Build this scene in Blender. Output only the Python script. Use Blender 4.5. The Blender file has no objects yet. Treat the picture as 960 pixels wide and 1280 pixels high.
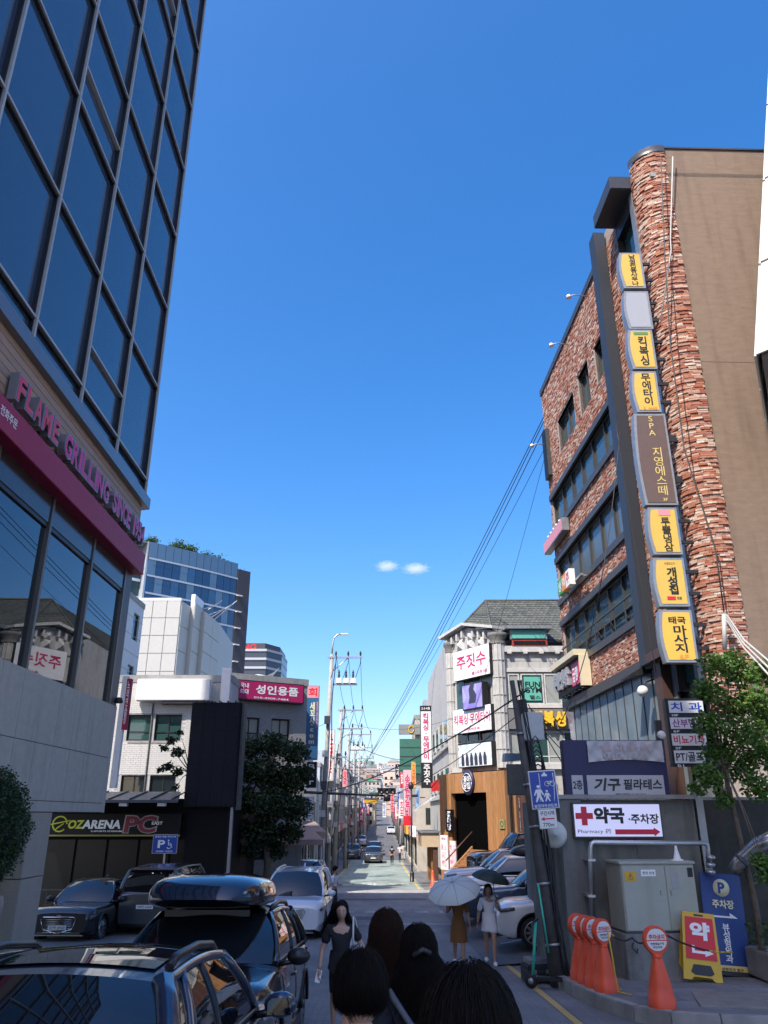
import bpy, bmesh, math, random
import numpy as np
from mathutils import Vector, Matrix
random.seed(7); np.random.seed(7)
SC = bpy.context.scene
COL = SC.collection
rad = math.radians

# ---------------------------------------------------------------- camera, sky, sun, exposure
PITCH = rad(21.4)
FPX = 965.0
cam_d = bpy.data.cameras.new('camera'); cam = bpy.data.objects.new('camera', cam_d); COL.objects.link(cam)
cam_d.sensor_fit = 'VERTICAL'; cam_d.sensor_height = 36.0; cam_d.sensor_width = 27.0
cam_d.lens = 36.0*FPX/1280.0
cam_d.clip_start = .05; cam_d.clip_end = 6000
cam.location = (0, 0, 0); cam.rotation_euler = (math.pi/2+PITCH, 0, 0)
SC.camera = cam

SUN = Vector((-.365, -.485, .795)).normalized()
world = bpy.data.worlds.new('World'); SC.world = world; world.use_nodes = True
nt = world.node_tree; nt.nodes.clear()
sky = nt.nodes.new('ShaderNodeTexSky'); sky.sky_type = 'NISHITA'; sky.sun_disc = False
sky.sun_elevation = math.asin(SUN.z); sky.sun_rotation = math.atan2(SUN.x, SUN.y)
sky.altitude = 60; sky.air_density = 1.0; sky.dust_density = 2.2; sky.ozone_density = 3.0
hs = nt.nodes.new('ShaderNodeHueSaturation'); hs.inputs['Saturation'].default_value = 1.38; hs.inputs['Value'].default_value = 1.0
gm = nt.nodes.new('ShaderNodeMixRGB'); gm.blend_type = 'MULTIPLY'; gm.inputs['Fac'].default_value = 1; gm.inputs['Color2'].default_value = (1.0, .93, .99, 1)
bg = nt.nodes.new('ShaderNodeBackground'); bg.inputs['Strength'].default_value = .13
wo = nt.nodes.new('ShaderNodeOutputWorld')
nt.links.new(sky.outputs[0], hs.inputs['Color']); nt.links.new(hs.outputs[0], gm.inputs['Color1'])
nt.links.new(gm.outputs[0], bg.inputs['Color']); nt.links.new(bg.outputs[0], wo.inputs[0])
sun_d = bpy.data.lights.new('sun', 'SUN'); sun_d.energy = 2.9; sun_d.angle = rad(.53); sun_d.color = (1, .94, .85)
sun = bpy.data.objects.new('sun', sun_d); COL.objects.link(sun); sun.location = (-20, -20, 60)
sun.rotation_euler = SUN.to_track_quat('Z', 'Y').to_euler()
SC.view_settings.view_transform = 'Standard'; SC.view_settings.look = 'None'
SC.view_settings.exposure = 1.2; SC.view_settings.gamma = 1.0; SC.view_settings.use_curve_mapping = False
SC.cycles.max_bounces = 7; SC.cycles.volume_bounces = 3; SC.cycles.transparent_max_bounces = 12; SC.cycles.caustics_reflective = False; SC.cycles.caustics_refractive = False

# ---------------------------------------------------------------- measuring helpers
CP, SP = math.cos(PITCH), math.sin(PITCH)
def ray(px, py):
    X = px-480.0; v = 640.0-py
    return Vector((X/(FPX*CP-v*SP), 1.0, (FPX*SP+v*CP)/(FPX*CP-v*SP)))
def at(px, py, Y): return ray(px, py)*Y
GY = [-60, 0, 6, 12, 16, 20, 26, 35, 45, 60, 82, 100, 130, 170, 250, 400, 600, 900, 1400, 3500]
GZ = [-.6, -1.85, -2.34, -2.74, -2.93, -3.13, -3.36, -3.56, -3.78, -4.2, -4.62, -4.65, -4.45, -3.95, -1.6, 5, 19, 41, 74, 110]
def g(y): return float(np.interp(y, GY, GZ))

# ---------------------------------------------------------------- materials
MATS = {}
def M(name, col, rough=.6, metal=0., var=.0, scale=6., bump=0., bscale=40., spec=None, emit=None, estr=1., island=None, coat=0., ior=None, aniso=None, stain=None):
    """procedural principled material: large soft variation (var), fine relief (bump), per-piece colours (island), dirty streaks (stain)"""
    if name in MATS: return MATS[name]
    m = bpy.data.materials.new(name); m.use_nodes = True; nt = m.node_tree
    b = nt.nodes['Principled BSDF']; L = nt.links
    b.inputs['Base Color'].default_value = (*col, 1); b.inputs['Roughness'].default_value = rough; b.inputs['Metallic'].default_value = metal
    if spec is not None: b.inputs['Specular IOR Level'].default_value = spec
    if ior: b.inputs['IOR'].default_value = ior
    if coat: b.inputs['Coat Weight'].default_value = coat; b.inputs['Coat Roughness'].default_value = .03
    if emit: b.inputs['Emission Color'].default_value = (*emit, 1); b.inputs['Emission Strength'].default_value = estr
    tc = nt.nodes.new('ShaderNodeTexCoord')
    src = None
    if island:
        ge = nt.nodes.new('ShaderNodeNewGeometry'); oi = nt.nodes.new('ShaderNodeObjectInfo')
        ad = nt.nodes.new('ShaderNodeMath'); ad.operation = 'ADD'; L.new(ge.outputs['Random Per Island'], ad.inputs[0]); L.new(oi.outputs['Random'], ad.inputs[1])
        fr = nt.nodes.new('ShaderNodeMath'); fr.operation = 'FRACT'; L.new(ad.outputs[0], fr.inputs[0])
        cr = nt.nodes.new('ShaderNodeValToRGB'); L.new(fr.outputs[0], cr.inputs[0])
        cr.color_ramp.interpolation = 'LINEAR'
        els = cr.color_ramp.elements
        while len(els) < len(island): els.new(.5)
        for i, c in enumerate(island):
            els[i].position = i/max(1, len(island)-1); els[i].color = (*c, 1)
        src = cr.outputs[0]
    if var or stain:
        n = nt.nodes.new('ShaderNodeTexNoise'); n.inputs['Scale'].default_value = scale; n.inputs['Detail'].default_value = 6; n.inputs['Roughness'].default_value = .65
        if aniso:
            mp = nt.nodes.new('ShaderNodeMapping'); mp.inputs['Scale'].default_value = aniso
            L.new(tc.outputs['Object'], mp.inputs[0]); L.new(mp.outputs[0], n.inputs['Vector'])
        else: L.new(tc.outputs['Object'], n.inputs['Vector'])
        mr = nt.nodes.new('ShaderNodeMapRange'); mr.inputs['From Min'].default_value = .3; mr.inputs['From Max'].default_value = .7
        mr.inputs['To Min'].default_value = 1-var; mr.inputs['To Max'].default_value = 1+var
        L.new(n.outputs['Fac'], mr.inputs[0])
        mx = nt.nodes.new('ShaderNodeMixRGB'); mx.blend_type = 'MULTIPLY'; mx.inputs['Fac'].default_value = 1
        if src: L.new(src, mx.inputs['Color1'])
        else: mx.inputs['Color1'].default_value = (*col, 1)
        L.new(mr.outputs[0], mx.inputs['Color2']); src = mx.outputs[0]
        if rough > .15:
            m2 = nt.nodes.new('ShaderNodeMapRange'); m2.inputs['To Min'].default_value = max(.05, rough-.12); m2.inputs['To Max'].default_value = min(1, rough+.12)
            L.new(n.outputs['Fac'], m2.inputs[0]); L.new(m2.outputs[0], b.inputs['Roughness'])
    if stain:
        n = nt.nodes.new('ShaderNodeTexNoise'); n.inputs['Scale'].default_value = 1.0; n.inputs['Detail'].default_value = 8
        mp = nt.nodes.new('ShaderNodeMapping'); mp.inputs['Scale'].default_value = (3.2, 3.2, .35)
        L.new(tc.outputs['Object'], mp.inputs[0]); L.new(mp.outputs[0], n.inputs['Vector'])
        cr = nt.nodes.new('ShaderNodeValToRGB'); cr.color_ramp.elements[0].position = .5; cr.color_ramp.elements[1].position = .72
        L.new(n.outputs['Fac'], cr.inputs[0])
        mf = nt.nodes.new('ShaderNodeMath'); mf.operation = 'MULTIPLY'; mf.inputs[1].default_value = stain; L.new(cr.outputs[0], mf.inputs[0])
        mx = nt.nodes.new('ShaderNodeMixRGB'); mx.blend_type = 'MIX'; L.new(mf.outputs[0], mx.inputs['Fac'])
        if src: L.new(src, mx.inputs['Color1'])
        mx.inputs['Color2'].default_value = (col[0]*.35, col[1]*.33, col[2]*.3, 1); src = mx.outputs[0]
    if src: L.new(src, b.inputs['Base Color'])
    if bump:
        n2 = nt.nodes.new('ShaderNodeTexNoise'); n2.inputs['Scale'].default_value = bscale; n2.inputs['Detail'].default_value = 5
        L.new(tc.outputs['Object'], n2.inputs['Vector'])
        bp = nt.nodes.new('ShaderNodeBump'); bp.inputs['Strength'].default_value = bump; bp.inputs['Distance'].default_value = .02
        L.new(n2.outputs['Fac'], bp.inputs['Height']); L.new(bp.outputs[0], b.inputs['Normal'])
    MATS[name] = m; return m

def clear_glass(name, tint, fres=1.6, rough=.01, density=.5):
    """window glass: partly see-through, mirror-like at grazing angles"""
    if name in MATS: return MATS[name]
    m = bpy.data.materials.new(name); m.use_nodes = True; nt = m.node_tree; nt.nodes.clear(); L = nt.links
    o = nt.nodes.new('ShaderNodeOutputMaterial'); gl = nt.nodes.new('ShaderNodeBsdfGlossy'); gl.inputs['Roughness'].default_value = rough; gl.inputs['Color'].default_value = (.9, .93, .97, 1)
    tr = nt.nodes.new('ShaderNodeBsdfTransparent'); tr.inputs['Color'].default_value = (*tint, 1)
    df = nt.nodes.new('ShaderNodeBsdfDiffuse'); df.inputs['Color'].default_value = (.02, .03, .03, 1)
    m1 = nt.nodes.new('ShaderNodeMixShader'); m1.inputs[0].default_value = density; L.new(tr.outputs[0], m1.inputs[1]); L.new(df.outputs[0], m1.inputs[2])
    fr = nt.nodes.new('ShaderNodeFresnel'); fr.inputs['IOR'].default_value = fres
    m2 = nt.nodes.new('ShaderNodeMixShader'); L.new(fr.outputs[0], m2.inputs[0]); L.new(m1.outputs[0], m2.inputs[1]); L.new(gl.outputs[0], m2.inputs[2])
    L.new(m2.outputs[0], o.inputs[0]); MATS[name] = m; return m

WHITE = M('white_paint', (.75, .75, .73), .5, var=.06, scale=3)
OFFWH = M('offwhite_render', (.62, .61, .57), .75, var=.1, scale=1.5, stain=.25)
BLACK = M('black_metal', (.018, .018, .02), .45, var=.2)
DKGREY = M('charcoal_metal', (.06, .062, .068), .4, metal=.3, var=.12)
GREYM = M('grey_metal', (.33, .34, .35), .4, metal=.55, var=.1)
STEEL = M('galvanised_steel', (.5, .51, .51), .38, metal=.75, var=.12)
ALU = M('aluminium', (.62, .63, .63), .35, metal=.7, var=.05)
CONC = M('concrete', (.30, .295, .28), .85, var=.16, scale=2.2, bump=.25, bscale=60, stain=.3)
POLEC = M('pole_concrete', (.34, .33, .31), .85, var=.15, scale=3, bump=.2)
POLED = M('pole_dark', (.075, .072, .068), .75, var=.3, scale=5, bump=.3)
REDP = M('red_print', (.62, .02, .035), .5); BLACKP = M('black_print', (.012, .012, .014), .5); WHITEP = M('white_print', (.82, .82, .8), .5)
BLUEP = M('blue_sign_face', (.012, .06, .32), .42, var=.05); YELP = M('yellow_paint', (.62, .36, .03), .5, var=.08)
MAGP = M('magenta_print', (.55, .02, .14), .5); GOLDP = M('gold_print', (.72, .55, .18), .5)
GLASSD = M('dark_window_glass', (.012, .02, .022), .03, ior=1.75, var=.0)
GLASSG = M('green_window_glass', (.03, .075, .07), .04, ior=1.7)
GLASSB = M('blue_window_glass', (.02, .06, .13), .04, ior=1.8)
RUB = M('black_rubber', (.014, .014, .015), .8, bump=.1)
PIPE = M('pvc_pipe', (.45, .45, .43), .5, var=.06)

# ---------------------------------------------------------------- object helpers
def tag(o, label=None, cat=None, group=None, kind=None):
    if label: o['label'] = label
    if cat: o['category'] = cat
    if group: o['group'] = group
    if kind: o['kind'] = kind
    return o
def thing(name, label, cat, loc=(0, 0, 0), rz=0., group=None):
    o = bpy.data.objects.new(name, None); o.empty_display_size = .2; COL.objects.link(o)
    o.location = loc; o.rotation_euler = (0, 0, rz)
    o.matrix_basis = Matrix.Translation(loc) @ Matrix.Rotation(rz, 4, 'Z')
    tag(o, label, cat, group); return o
def kids(o): return [c for c in o.children]
def copy_tree(o, loc=None, rz=None, label=None, parent=None):
    c = o.copy(); COL.objects.link(c); c.parent = parent
    if loc is not None: c.location = loc
    if rz is not None: c.rotation_euler = (0, 0, rz)
    if label: c['label'] = label
    for ch in kids(o): copy_tree(ch, parent=c)
    return c

class MB:
    """collects shapes into one mesh"""
    def __init__(s): s.v = []; s.f = []; s.sm = []
    def quad(s, a, b, c, d, smooth=False):
        n = len(s.v); s.v += [tuple(a), tuple(b), tuple(c), tuple(d)]; s.f.append((n, n+1, n+2, n+3)); s.sm.append(smooth); return s
    def box(s, x0, y0, z0, x1, y1, z1):
        if x0 > x1: x0, x1 = x1, x0
        if y0 > y1: y0, y1 = y1, y0
        if z0 > z1: z0, z1 = z1, z0
        n = len(s.v); s.v += [(x0, y0, z0), (x1, y0, z0), (x1, y1, z0), (x0, y1, z0), (x0, y0, z1), (x1, y0, z1), (x1, y1, z1), (x0, y1, z1)]
        for q in ((0, 3, 2, 1), (4, 5, 6, 7), (0, 1, 5, 4), (1, 2, 6, 5), (2, 3, 7, 6), (3, 0, 4, 7)): s.f.append(tuple(n+i for i in q)); s.sm.append(False)
        return s
    def hexa(s, P):
        """eight corners, bottom four then top four, both counter-clockwise from above"""
        n = len(s.v); s.v += [tuple(p) for p in P]
        for q in ((0, 3, 2, 1), (4, 5, 6, 7), (0, 1, 5, 4), (1, 2, 6, 5), (2, 3, 7, 6), (3, 0, 4, 7)): s.f.append(tuple(n+i for i in q)); s.sm.append(False)
        return s
    def prism(s, pts, z0, z1, axis='z'):
        """polygon pulled along an axis: pts (a, b); axis z -> (a,b,z); y -> (a, y, b); x -> (x, a, b)"""
        def P(a, b, t): return (a, b, t) if axis == 'z' else ((a, t, b) if axis == 'y' else (t, a, b))
        n = len(s.v); k = len(pts); s.v += [P(a, b, z0) for a, b in pts]+[P(a, b, z1) for a, b in pts]
        s.f.append(tuple(range(n+k-1, n-1, -1))); s.f.append(tuple(range(n+k, n+2*k))); s.sm += [False, False]
        for i in range(k):
            j = (i+1) % k; s.f.append((n+i, n+j, n+k+j, n+k+i)); s.sm.append(False)
        return s
    def tube(s, pts, r, seg=8, cap=True, smooth=True):
        pts = [Vector(p) for p in pts]; rs = r if isinstance(r, (list, tuple)) else [r]*len(pts)
        n0 = len(s.v); up = None
        for i, p in enumerate(pts):
            t = (pts[min(i+1, len(pts)-1)]-pts[max(i-1, 0)]).normalized()
            if up is None: up = Vector((0, 0, 1)) if abs(t.z) < .9 else Vector((1, 0, 0))
            a = t.cross(up).normalized(); b = a.cross(t).normalized(); up = b
            for k in range(seg):
                th = 2*math.pi*k/seg; q = p+(a*math.cos(th)+b*math.sin(th))*rs[i]; s.v.append(tuple(q))
        for i in range(len(pts)-1):
            for k in range(seg):
                a0 = n0+i*seg+k; a1 = n0+i*seg+(k+1) % seg; s.f.append((a0, a1, a1+seg, a0+seg)); s.sm.append(smooth)
        if cap:
            s.f.append(tuple(n0+k for k in range(seg-1, -1, -1))); s.f.append(tuple(n0+(len(pts)-1)*seg+k for k in range(seg))); s.sm += [False, False]
        return s
    def lathe(s, prof, c=(0, 0, 0), seg=20, axis='z', smooth=True, cap=True):
        """prof = [(radius, height)]"""
        n0 = len(s.v)
        for r, h in prof:
            for k in range(seg):
                th = 2*math.pi*k/seg; a, b = r*math.cos(th), r*math.sin(th)
                p = (a, b, h) if axis == 'z' else ((a, h, b) if axis == 'y' else (h, a, b))
                s.v.append((c[0]+p[0], c[1]+p[1], c[2]+p[2]))
        for i in range(len(prof)-1):
            for k in range(seg):
                a0 = n0+i*seg+k; a1 = n0+i*seg+(k+1) % seg; s.f.append((a0, a1, a1+seg, a0+seg)); s.sm.append(smooth)
        if cap: s.f.append(tuple(n0+k for k in range(seg))); s.f.append(tuple(n0+(len(prof)-1)*seg+k for k in range(seg))); s.sm += [False, False]
        return s
    def sphere(s, c, r, seg=12, ring=8, sz=1.):
        return s.lathe([(max(1e-4, r*math.sin(math.pi*i/ring)), -r*sz*math.cos(math.pi*i/ring)) for i in range(ring+1)], c, seg)
    def grid(s, rows, smooth=True, closed=False):
        """rows of equal length points"""
        n0 = len(s.v); w = len(rows[0])
        for r in rows: s.v += [tuple(p) for p in r]
        for i in range(len(rows)-1):
            for k in range(w if closed else w-1):
                k2 = (k+1) % w; s.f.append((n0+i*w+k, n0+i*w+k2, n0+(i+1)*w+k2, n0+(i+1)*w+k)); s.sm.append(smooth)
        return s
    def xf(s, m, start=0):
        for i in range(start, len(s.v)): s.v[i] = tuple(m @ Vector(s.v[i]))
        return s
    def add(s, v, f, smooth=False):
        n = len(s.v); s.v += [tuple(p) for p in v]; s.f += [tuple(n+i for i in q) for q in f]; s.sm += [smooth]*len(f); return s
    def mesh(s, name):
        me = bpy.data.meshes.new(name); me.from_pydata(s.v, [], s.f)
        me.polygons.foreach_set('use_smooth', s.sm); me.update(); return me
    def build(s, name, mat, parent=None, kind=None, label=None, bevel=0, solid=0, fix=False):
        me = s.mesh(name)
        if fix or bevel:
            bm = bmesh.new(); bm.from_mesh(me)
            if fix: bmesh.ops.remove_doubles(bm, verts=bm.verts, dist=1e-4); bmesh.ops.recalc_face_normals(bm, faces=bm.faces)
            if bevel: bmesh.ops.bevel(bm, geom=[e for e in bm.edges if len(e.link_faces) == 2 and e.calc_face_angle(0) > .5], offset=bevel, segments=2, affect='EDGES', clamp_overlap=True)
            bm.to_mesh(me); bm.free()
        me.materials.append(mat)
        o = bpy.data.objects.new(name, me); COL.objects.link(o)
        if parent: o.parent = parent
        if kind: o['kind'] = kind
        if label: o['label'] = label
        return o
def part(me_or_obj, name, parent, loc=(0, 0, 0), rz=0.):
    me = me_or_obj.data if hasattr(me_or_obj, 'data') else me_or_obj
    o = bpy.data.objects.new(name, me); COL.objects.link(o); o.parent = parent; o.location = loc; o.rotation_euler = (0, 0, rz); return o

def uv(T, px, py, d=0.):
    """where the sight line of a photo point meets the plane y = d of a thing's own frame: (x, z) there"""
    m = T.matrix_basis.inverted(); o = m @ Vector((0, 0, 0)); q = m @ ray(px, py); e = q-o; t = (d-o.y)/e.y; p = o+e*t
    return p.x, p.z

# ---------------------------------------------------------------- lettering (flat print as thin meshes)
_fc = {}
def glyphs(s, bold, ext=0., res=3, space=1.):
    key = (s, bold, ext, space)
    if key in _fc: return _fc[key]
    c = bpy.data.curves.new('lettering', 'FONT'); c.body = s; c.offset = bold; c.extrude = ext; c.resolution_u = res
    c.align_x = 'CENTER'; c.space_line = .92*space; c.space_character = 1.0+abs(bold)*.6
    o = bpy.data.objects.new('lettering', c); me = bpy.data.meshes.new_from_object(o); bpy.data.objects.remove(o)
    n = len(me.vertices); co = np.empty(n*3); me.vertices.foreach_get('co', co); co = co.reshape(-1, 3)
    fs = [tuple(p.vertices) for p in me.polygons]; bpy.data.meshes.remove(me)
    _fc[key] = (co, fs); return _fc[key]
def text(parent, s, cx, cz, w, h, mat, y=-.004, bold=.02, depth=0., name='lettering', vertical=False, skew=0., space=1., keep=False):
    """text filling the rectangle w x h centred at (cx, cz) in the thing's x-z plane"""
    if vertical: s = '\n'.join(s)
    co, fs = glyphs(s, bold, .5 if depth else 0, space=space)
    if not len(co): return None
    lo, hi = co.min(0), co.max(0); sx = w/max(1e-6, hi[0]-lo[0]); sz = h/max(1e-6, hi[1]-lo[1])
    if keep: sx = sz = min(sx, sz)
    x = (co[:, 0]-(lo[0]+hi[0])/2)*sx; z = (co[:, 1]-(lo[1]+hi[1])/2)*sz; yy = -co[:, 2]*depth*2 if depth else np.zeros(len(co))
    x = x+z*skew
    v = np.stack([x, yy, z], 1)
    m = MB(); m.v = [tuple(p) for p in v]; m.f = fs; m.sm = [False]*len(fs)
    o = m.build(name, mat, parent); o.location = (cx, y-(depth if depth else 0), cz); return o
# ================================================================ GROUND AND ROADS
def asphalt(name, col, block=0., green=False, patch=.25):
    m = bpy.data.materials.new(name); m.use_nodes = True; nt = m.node_tree; L = nt.links; b = nt.nodes['Principled BSDF']; b.inputs['Roughness'].default_value = .78
    tc = nt.nodes.new('ShaderNodeTexCoord')
    def noise(sc, det=6, mpg=None):
        n = nt.nodes.new('ShaderNodeTexNoise'); n.inputs['Scale'].default_value = sc; n.inputs['Detail'].default_value = det; n.inputs['Roughness'].default_value = .62
        if mpg:
            mp = nt.nodes.new('ShaderNodeMapping'); mp.inputs['Scale'].default_value = mpg; L.new(tc.outputs['Object'], mp.inputs[0]); L.new(mp.outputs[0], n.inputs['Vector'])
        else: L.new(tc.outputs['Object'], n.inputs['Vector'])
        return n.outputs['Fac']
    def mr(src, a, c, lo=.3, hi=.7):
        n = nt.nodes.new('ShaderNodeMapRange'); n.inputs['From Min'].default_value = lo; n.inputs['From Max'].default_value = hi; n.inputs['To Min'].default_value = a; n.inputs['To Max'].default_value = c; L.new(src, n.inputs[0]); return n.outputs[0]
    def mul(a, c):
        n = nt.nodes.new('ShaderNodeMath'); n.operation = 'MULTIPLY'; L.new(a, n.inputs[0]); L.new(c, n.inputs[1]); return n.outputs[0]
    f = mul(mul(mr(noise(.35, 5), 1-patch, 1+patch), mr(noise(1.6, 7, (1, .25, 1)), .82, 1.2)), mr(noise(90, 3), .8, 1.22))
    # worn tyre tracks
    mx = nt.nodes.new('ShaderNodeMixRGB'); mx.blend_type = 'MULTIPLY'; mx.inputs['Fac'].default_value = 1; mx.inputs['Color1'].default_value = (*col, 1); L.new(f, mx.inputs['Color2']); src = mx.outputs[0]
    if block:
        bk = nt.nodes.new('ShaderNodeTexBrick'); bk.inputs['Scale'].default_value = 1; bk.inputs['Brick Width'].default_value = block; bk.inputs['Row Height'].default_value = block*.5; bk.inputs['Mortar Size'].default_value = .012
        bk.inputs['Color1'].default_value = (1, 1, 1, 1); bk.inputs['Color2'].default_value = (.86, .86, .88, 1); bk.inputs['Mortar'].default_value = (.6, .6, .6, 1)
        L.new(tc.outputs['Object'], bk.inputs['Vector'])
        m2 = nt.nodes.new('ShaderNodeMixRGB'); m2.blend_type = 'MULTIPLY'; L.new(mr(noise(.8, 4), .2, 1, .4, .6), m2.inputs['Fac']); L.new(src, m2.inputs['Color1']); L.new(bk.outputs['Color'], m2.inputs['Color2']); src = m2.outputs[0]
    if green:
        m3 = nt.nodes.new('ShaderNodeMixRGB'); m3.inputs['Color2'].default_value = (.21, .21, .205, 1); L.new(mr(noise(1.2, 8, (1, .3, 1)), 0, .8, .48, .75), m3.inputs['Fac']); L.new(src, m3.inputs['Color1']); src = m3.outputs[0]
    L.new(src, b.inputs['Base Color'])
    bp = nt.nodes.new('ShaderNodeBump'); bp.inputs['Strength'].default_value = .3; bp.inputs['Distance'].default_value = .01; L.new(noise(120, 3), bp.inputs['Height']); L.new(bp.outputs[0], b.inputs['Normal'])
    return m
ASPH = asphalt('road_asphalt', (.105, .108, .118), block=.0)
ASPB = asphalt('stamped_asphalt', (.185, .185, .19), block=.22)
GREENR = asphalt('green_road_paint', (.235, .29, .26), green=True)
PALEC = asphalt('pale_concrete_road', (.34, .33, .31))
PAVC = M('paving_stone', (.185, .187, .195), .8, var=.12, scale=3, bump=.2, island=[(.13, .133, .14), (.21, .213, .22), (.16, .163, .17)])
FAINT = asphalt('faint_marking', (.31, .31, .31), patch=.4)
WORN = asphalt('worn_white_marking', (.48, .48, .47), patch=.3)
YLINE = asphalt('worn_yellow_marking', (.50, .36, .12), patch=.2)

def sheet(name, x0, x1, ys, mat, dz=0., kind='structure', parent=None, nx=1):
    """strip following the slope of the street; x0, x1 may be functions of y"""
    m = MB(); fx = lambda a, y: a(y) if callable(a) else a
    rows = [[(fx(x0, y)+(fx(x1, y)-fx(x0, y))*k/nx, y, g(y)+dz) for k in range(nx+1)] for y in ys]
    m.grid(rows); return m.build(name, mat, parent, kind=kind)
ysf = [-60, -30, -10, 0, 3, 6, 9, 12, 14, 16, 18, 20, 23, 26, 30, 35, 40, 45, 50, 55, 60, 66, 72, 78, 82, 86, 92, 100, 110, 120, 130, 145, 170, 200, 225, 250, 300, 350, 400, 500, 600, 750, 900, 1150, 1400, 2000, 3500]
gm_ = MB(); xs = [-1800, -700, -300, -150, -80, -40, -20, -10, 0, 10, 20, 40, 80, 150, 300, 700, 1800]
gm_.grid([[(x, y, g(y)+(0 if y < 140 else 0)) for x in xs] for y in ysf])
gm_.build('ground', asphalt('ground_asphalt', (.14, .14, .14)), kind='structure')
def frange(a, b, n): return [a+(b-a)*i/n for i in range(n+1)]
sheet('near_road', -7.2, 3.2, frange(-20, 44, 32), ASPB, .004)
sheet('cross_road', -40, 40, frange(43.9, 46.6, 3), PALEC, .007)
sheet('far_road', lambda y: -3.4-.004*(y-45), lambda y: 2.2-.004*(y-45), frange(46.6, 92, 24), GREENR, .008)
sheet('far_road_grey', lambda y: -3.4-.004*(y-45), lambda y: 2.2-.004*(y-45), frange(92, 420, 40), ASPH, .02)
# lines and painted marks on the road, each its own sheet just above the asphalt
sheet('yellow_line', lambda y: 2.72-.05*(y-12)*.15, lambda y: 2.84-.05*(y-12)*.15, frange(3, 20.5, 14), YLINE, .010)
sheet('yellow_line_far_left', lambda y: -3.30-.004*(y-45), lambda y: -3.17-.004*(y-45), frange(47, 90, 16), YLINE, .016)
sheet('yellow_line_far_right', lambda y: 1.9-.004*(y-45), lambda y: 2.03-.004*(y-45), frange(47, 90, 16), YLINE, .016)
def ground_poly(name, pts, mat, dz):
    m = MB(); n = len(pts); m.v = [(x, y, g(y)+dz) for x, y in pts]; m.f = [tuple(range(n))]; m.sm = [False]; return m.build(name, mat, kind='structure')
def ga(px, py):
    """photo point on the street surface"""
    r = ray(px, py); y = 5.
    for _ in range(60): y = y*.5+.5*max(1., g(y)/r.z) if r.z < 0 else 50
    return r.x*y, y
for nm, p in (('stop_line', [(-3.3, 47.2), (1.9, 47.2), (1.9, 47.8), (-3.3, 47.8)]), ('stop_line_near', [(-3.1, 29.0), (2.7, 29.0), (2.7, 29.3), (-3.1, 29.3)])):
    ground_poly('stop_line', p, FAINT, .013)
def road_text(s, x, y, w, h, mat=WORN):
    co, fs = glyphs(s, .03); lo, hi = co.min(0), co.max(0)
    m = MB()
    for c in co:
        X = x+((c[0]-(lo[0]+hi[0])/2)/(hi[0]-lo[0]))*w; Y = y+((c[1]-(lo[1]+hi[1])/2)/(hi[1]-lo[1]))*h; m.v.append((X, Y, g(Y)+.014))
    m.f = fs; m.sm = [False]*len(fs); return m.build('road_marking', mat, kind='structure')
road_text('보행자', -1.5, 52, 2.2, 2.6); road_text('우선', .9, 52.5, 1.3, 2.2)
# worn arrows
for ax, ay, sgn, wd in ((.87, 27.2, -1, 1), (-1.0, 24.0, 0, 1)):
    if sgn: P = [(ax-.75, ay), (ax-.1, ay+.55), (ax-.1, ay+.18), (ax+.75, ay+.18), (ax+.75, ay-.18), (ax-.1, ay-.18), (ax-.1, ay-.55)]
    else: P = [(ax, ay-1.0), (ax+.42, ay+.1), (ax+.12, ay+.1), (ax+.12, ay+1.2), (ax-.12, ay+1.2), (ax-.12, ay+.1), (ax-.42, ay+.1)]
    ground_poly('painted_arrow', P, FAINT, .012)
# square paint dashes of the speed hump
for k in range(6):
    ground_poly('road_hump_dash', [(-2.6+k*.95, 33.2), (-2.1+k*.95, 33.2), (-2.1+k*.95, 33.9), (-2.6+k*.95, 33.9)], FAINT, .012)

# raised pavement by the pharmacy wall, with a rounded kerb
KERB = [(3.05, 19.4), (3.10, 17.2), (3.22, 15.4), (3.38, 14.0), (3.62, 13.1), (4.0, 12.6), (4.6, 12.33), (5.6, 12.15), (7.5, 11.95), (12., 11.6), (20, 11.2)]
PZ = .20
def kerb_in(pts, d):
    out = []
    for i, p in enumerate(pts):
        a = Vector(pts[max(0, i-1)]); b = Vector(pts[min(len(pts)-1, i+1)]); t = (b-a).normalized(); n = Vector((-t.y, t.x)); out.append((p[0]+n.x*d, p[1]+n.y*d))
    return out
KI = kerb_in(KERB, .16)
pv = thing('pavement', None, None, (0, 0, 0)); pv['kind'] = 'structure'
km = MB(); seam = .006
for i in range(len(KERB)-1):
    L0 = (Vector(KERB[i+1])-Vector(KERB[i])).length; n = max(1, round(L0/.9))
    for k in range(n):
        def lp(A, B, t): return (A[0]+(B[0]-A[0])*t, A[1]+(B[1]-A[1])*t)
        t0, t1 = k/n+seam/L0, (k+1)/n-seam/L0
        a, b = lp(KERB[i], KERB[i+1], t0), lp(KERB[i], KERB[i+1], t1); c, d = lp(KI[i], KI[i+1], t1), lp(KI[i], KI[i+1], t0)
        m = MB(); m.hexa([(p[0], p[1], g(p[1])-.05) for p in (a, b, c, d)]+[(p[0], p[1], g(p[1])+PZ) for p in (a, b, c, d)])
        m.build('kerb_stone', CONC, pv, bevel=.012)
# base under the slabs
bm_ = MB(); pb = KI+[(20, 19.4)]
bm_.v = [(x, y, g(y)+PZ-.022) for x, y in pb]; bm_.f = [tuple(range(len(pb)))]; bm_.sm = [False]; bm_.build('slab_bed', M('joint_sand', (.06, .06, .06), .9), pv)
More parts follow.
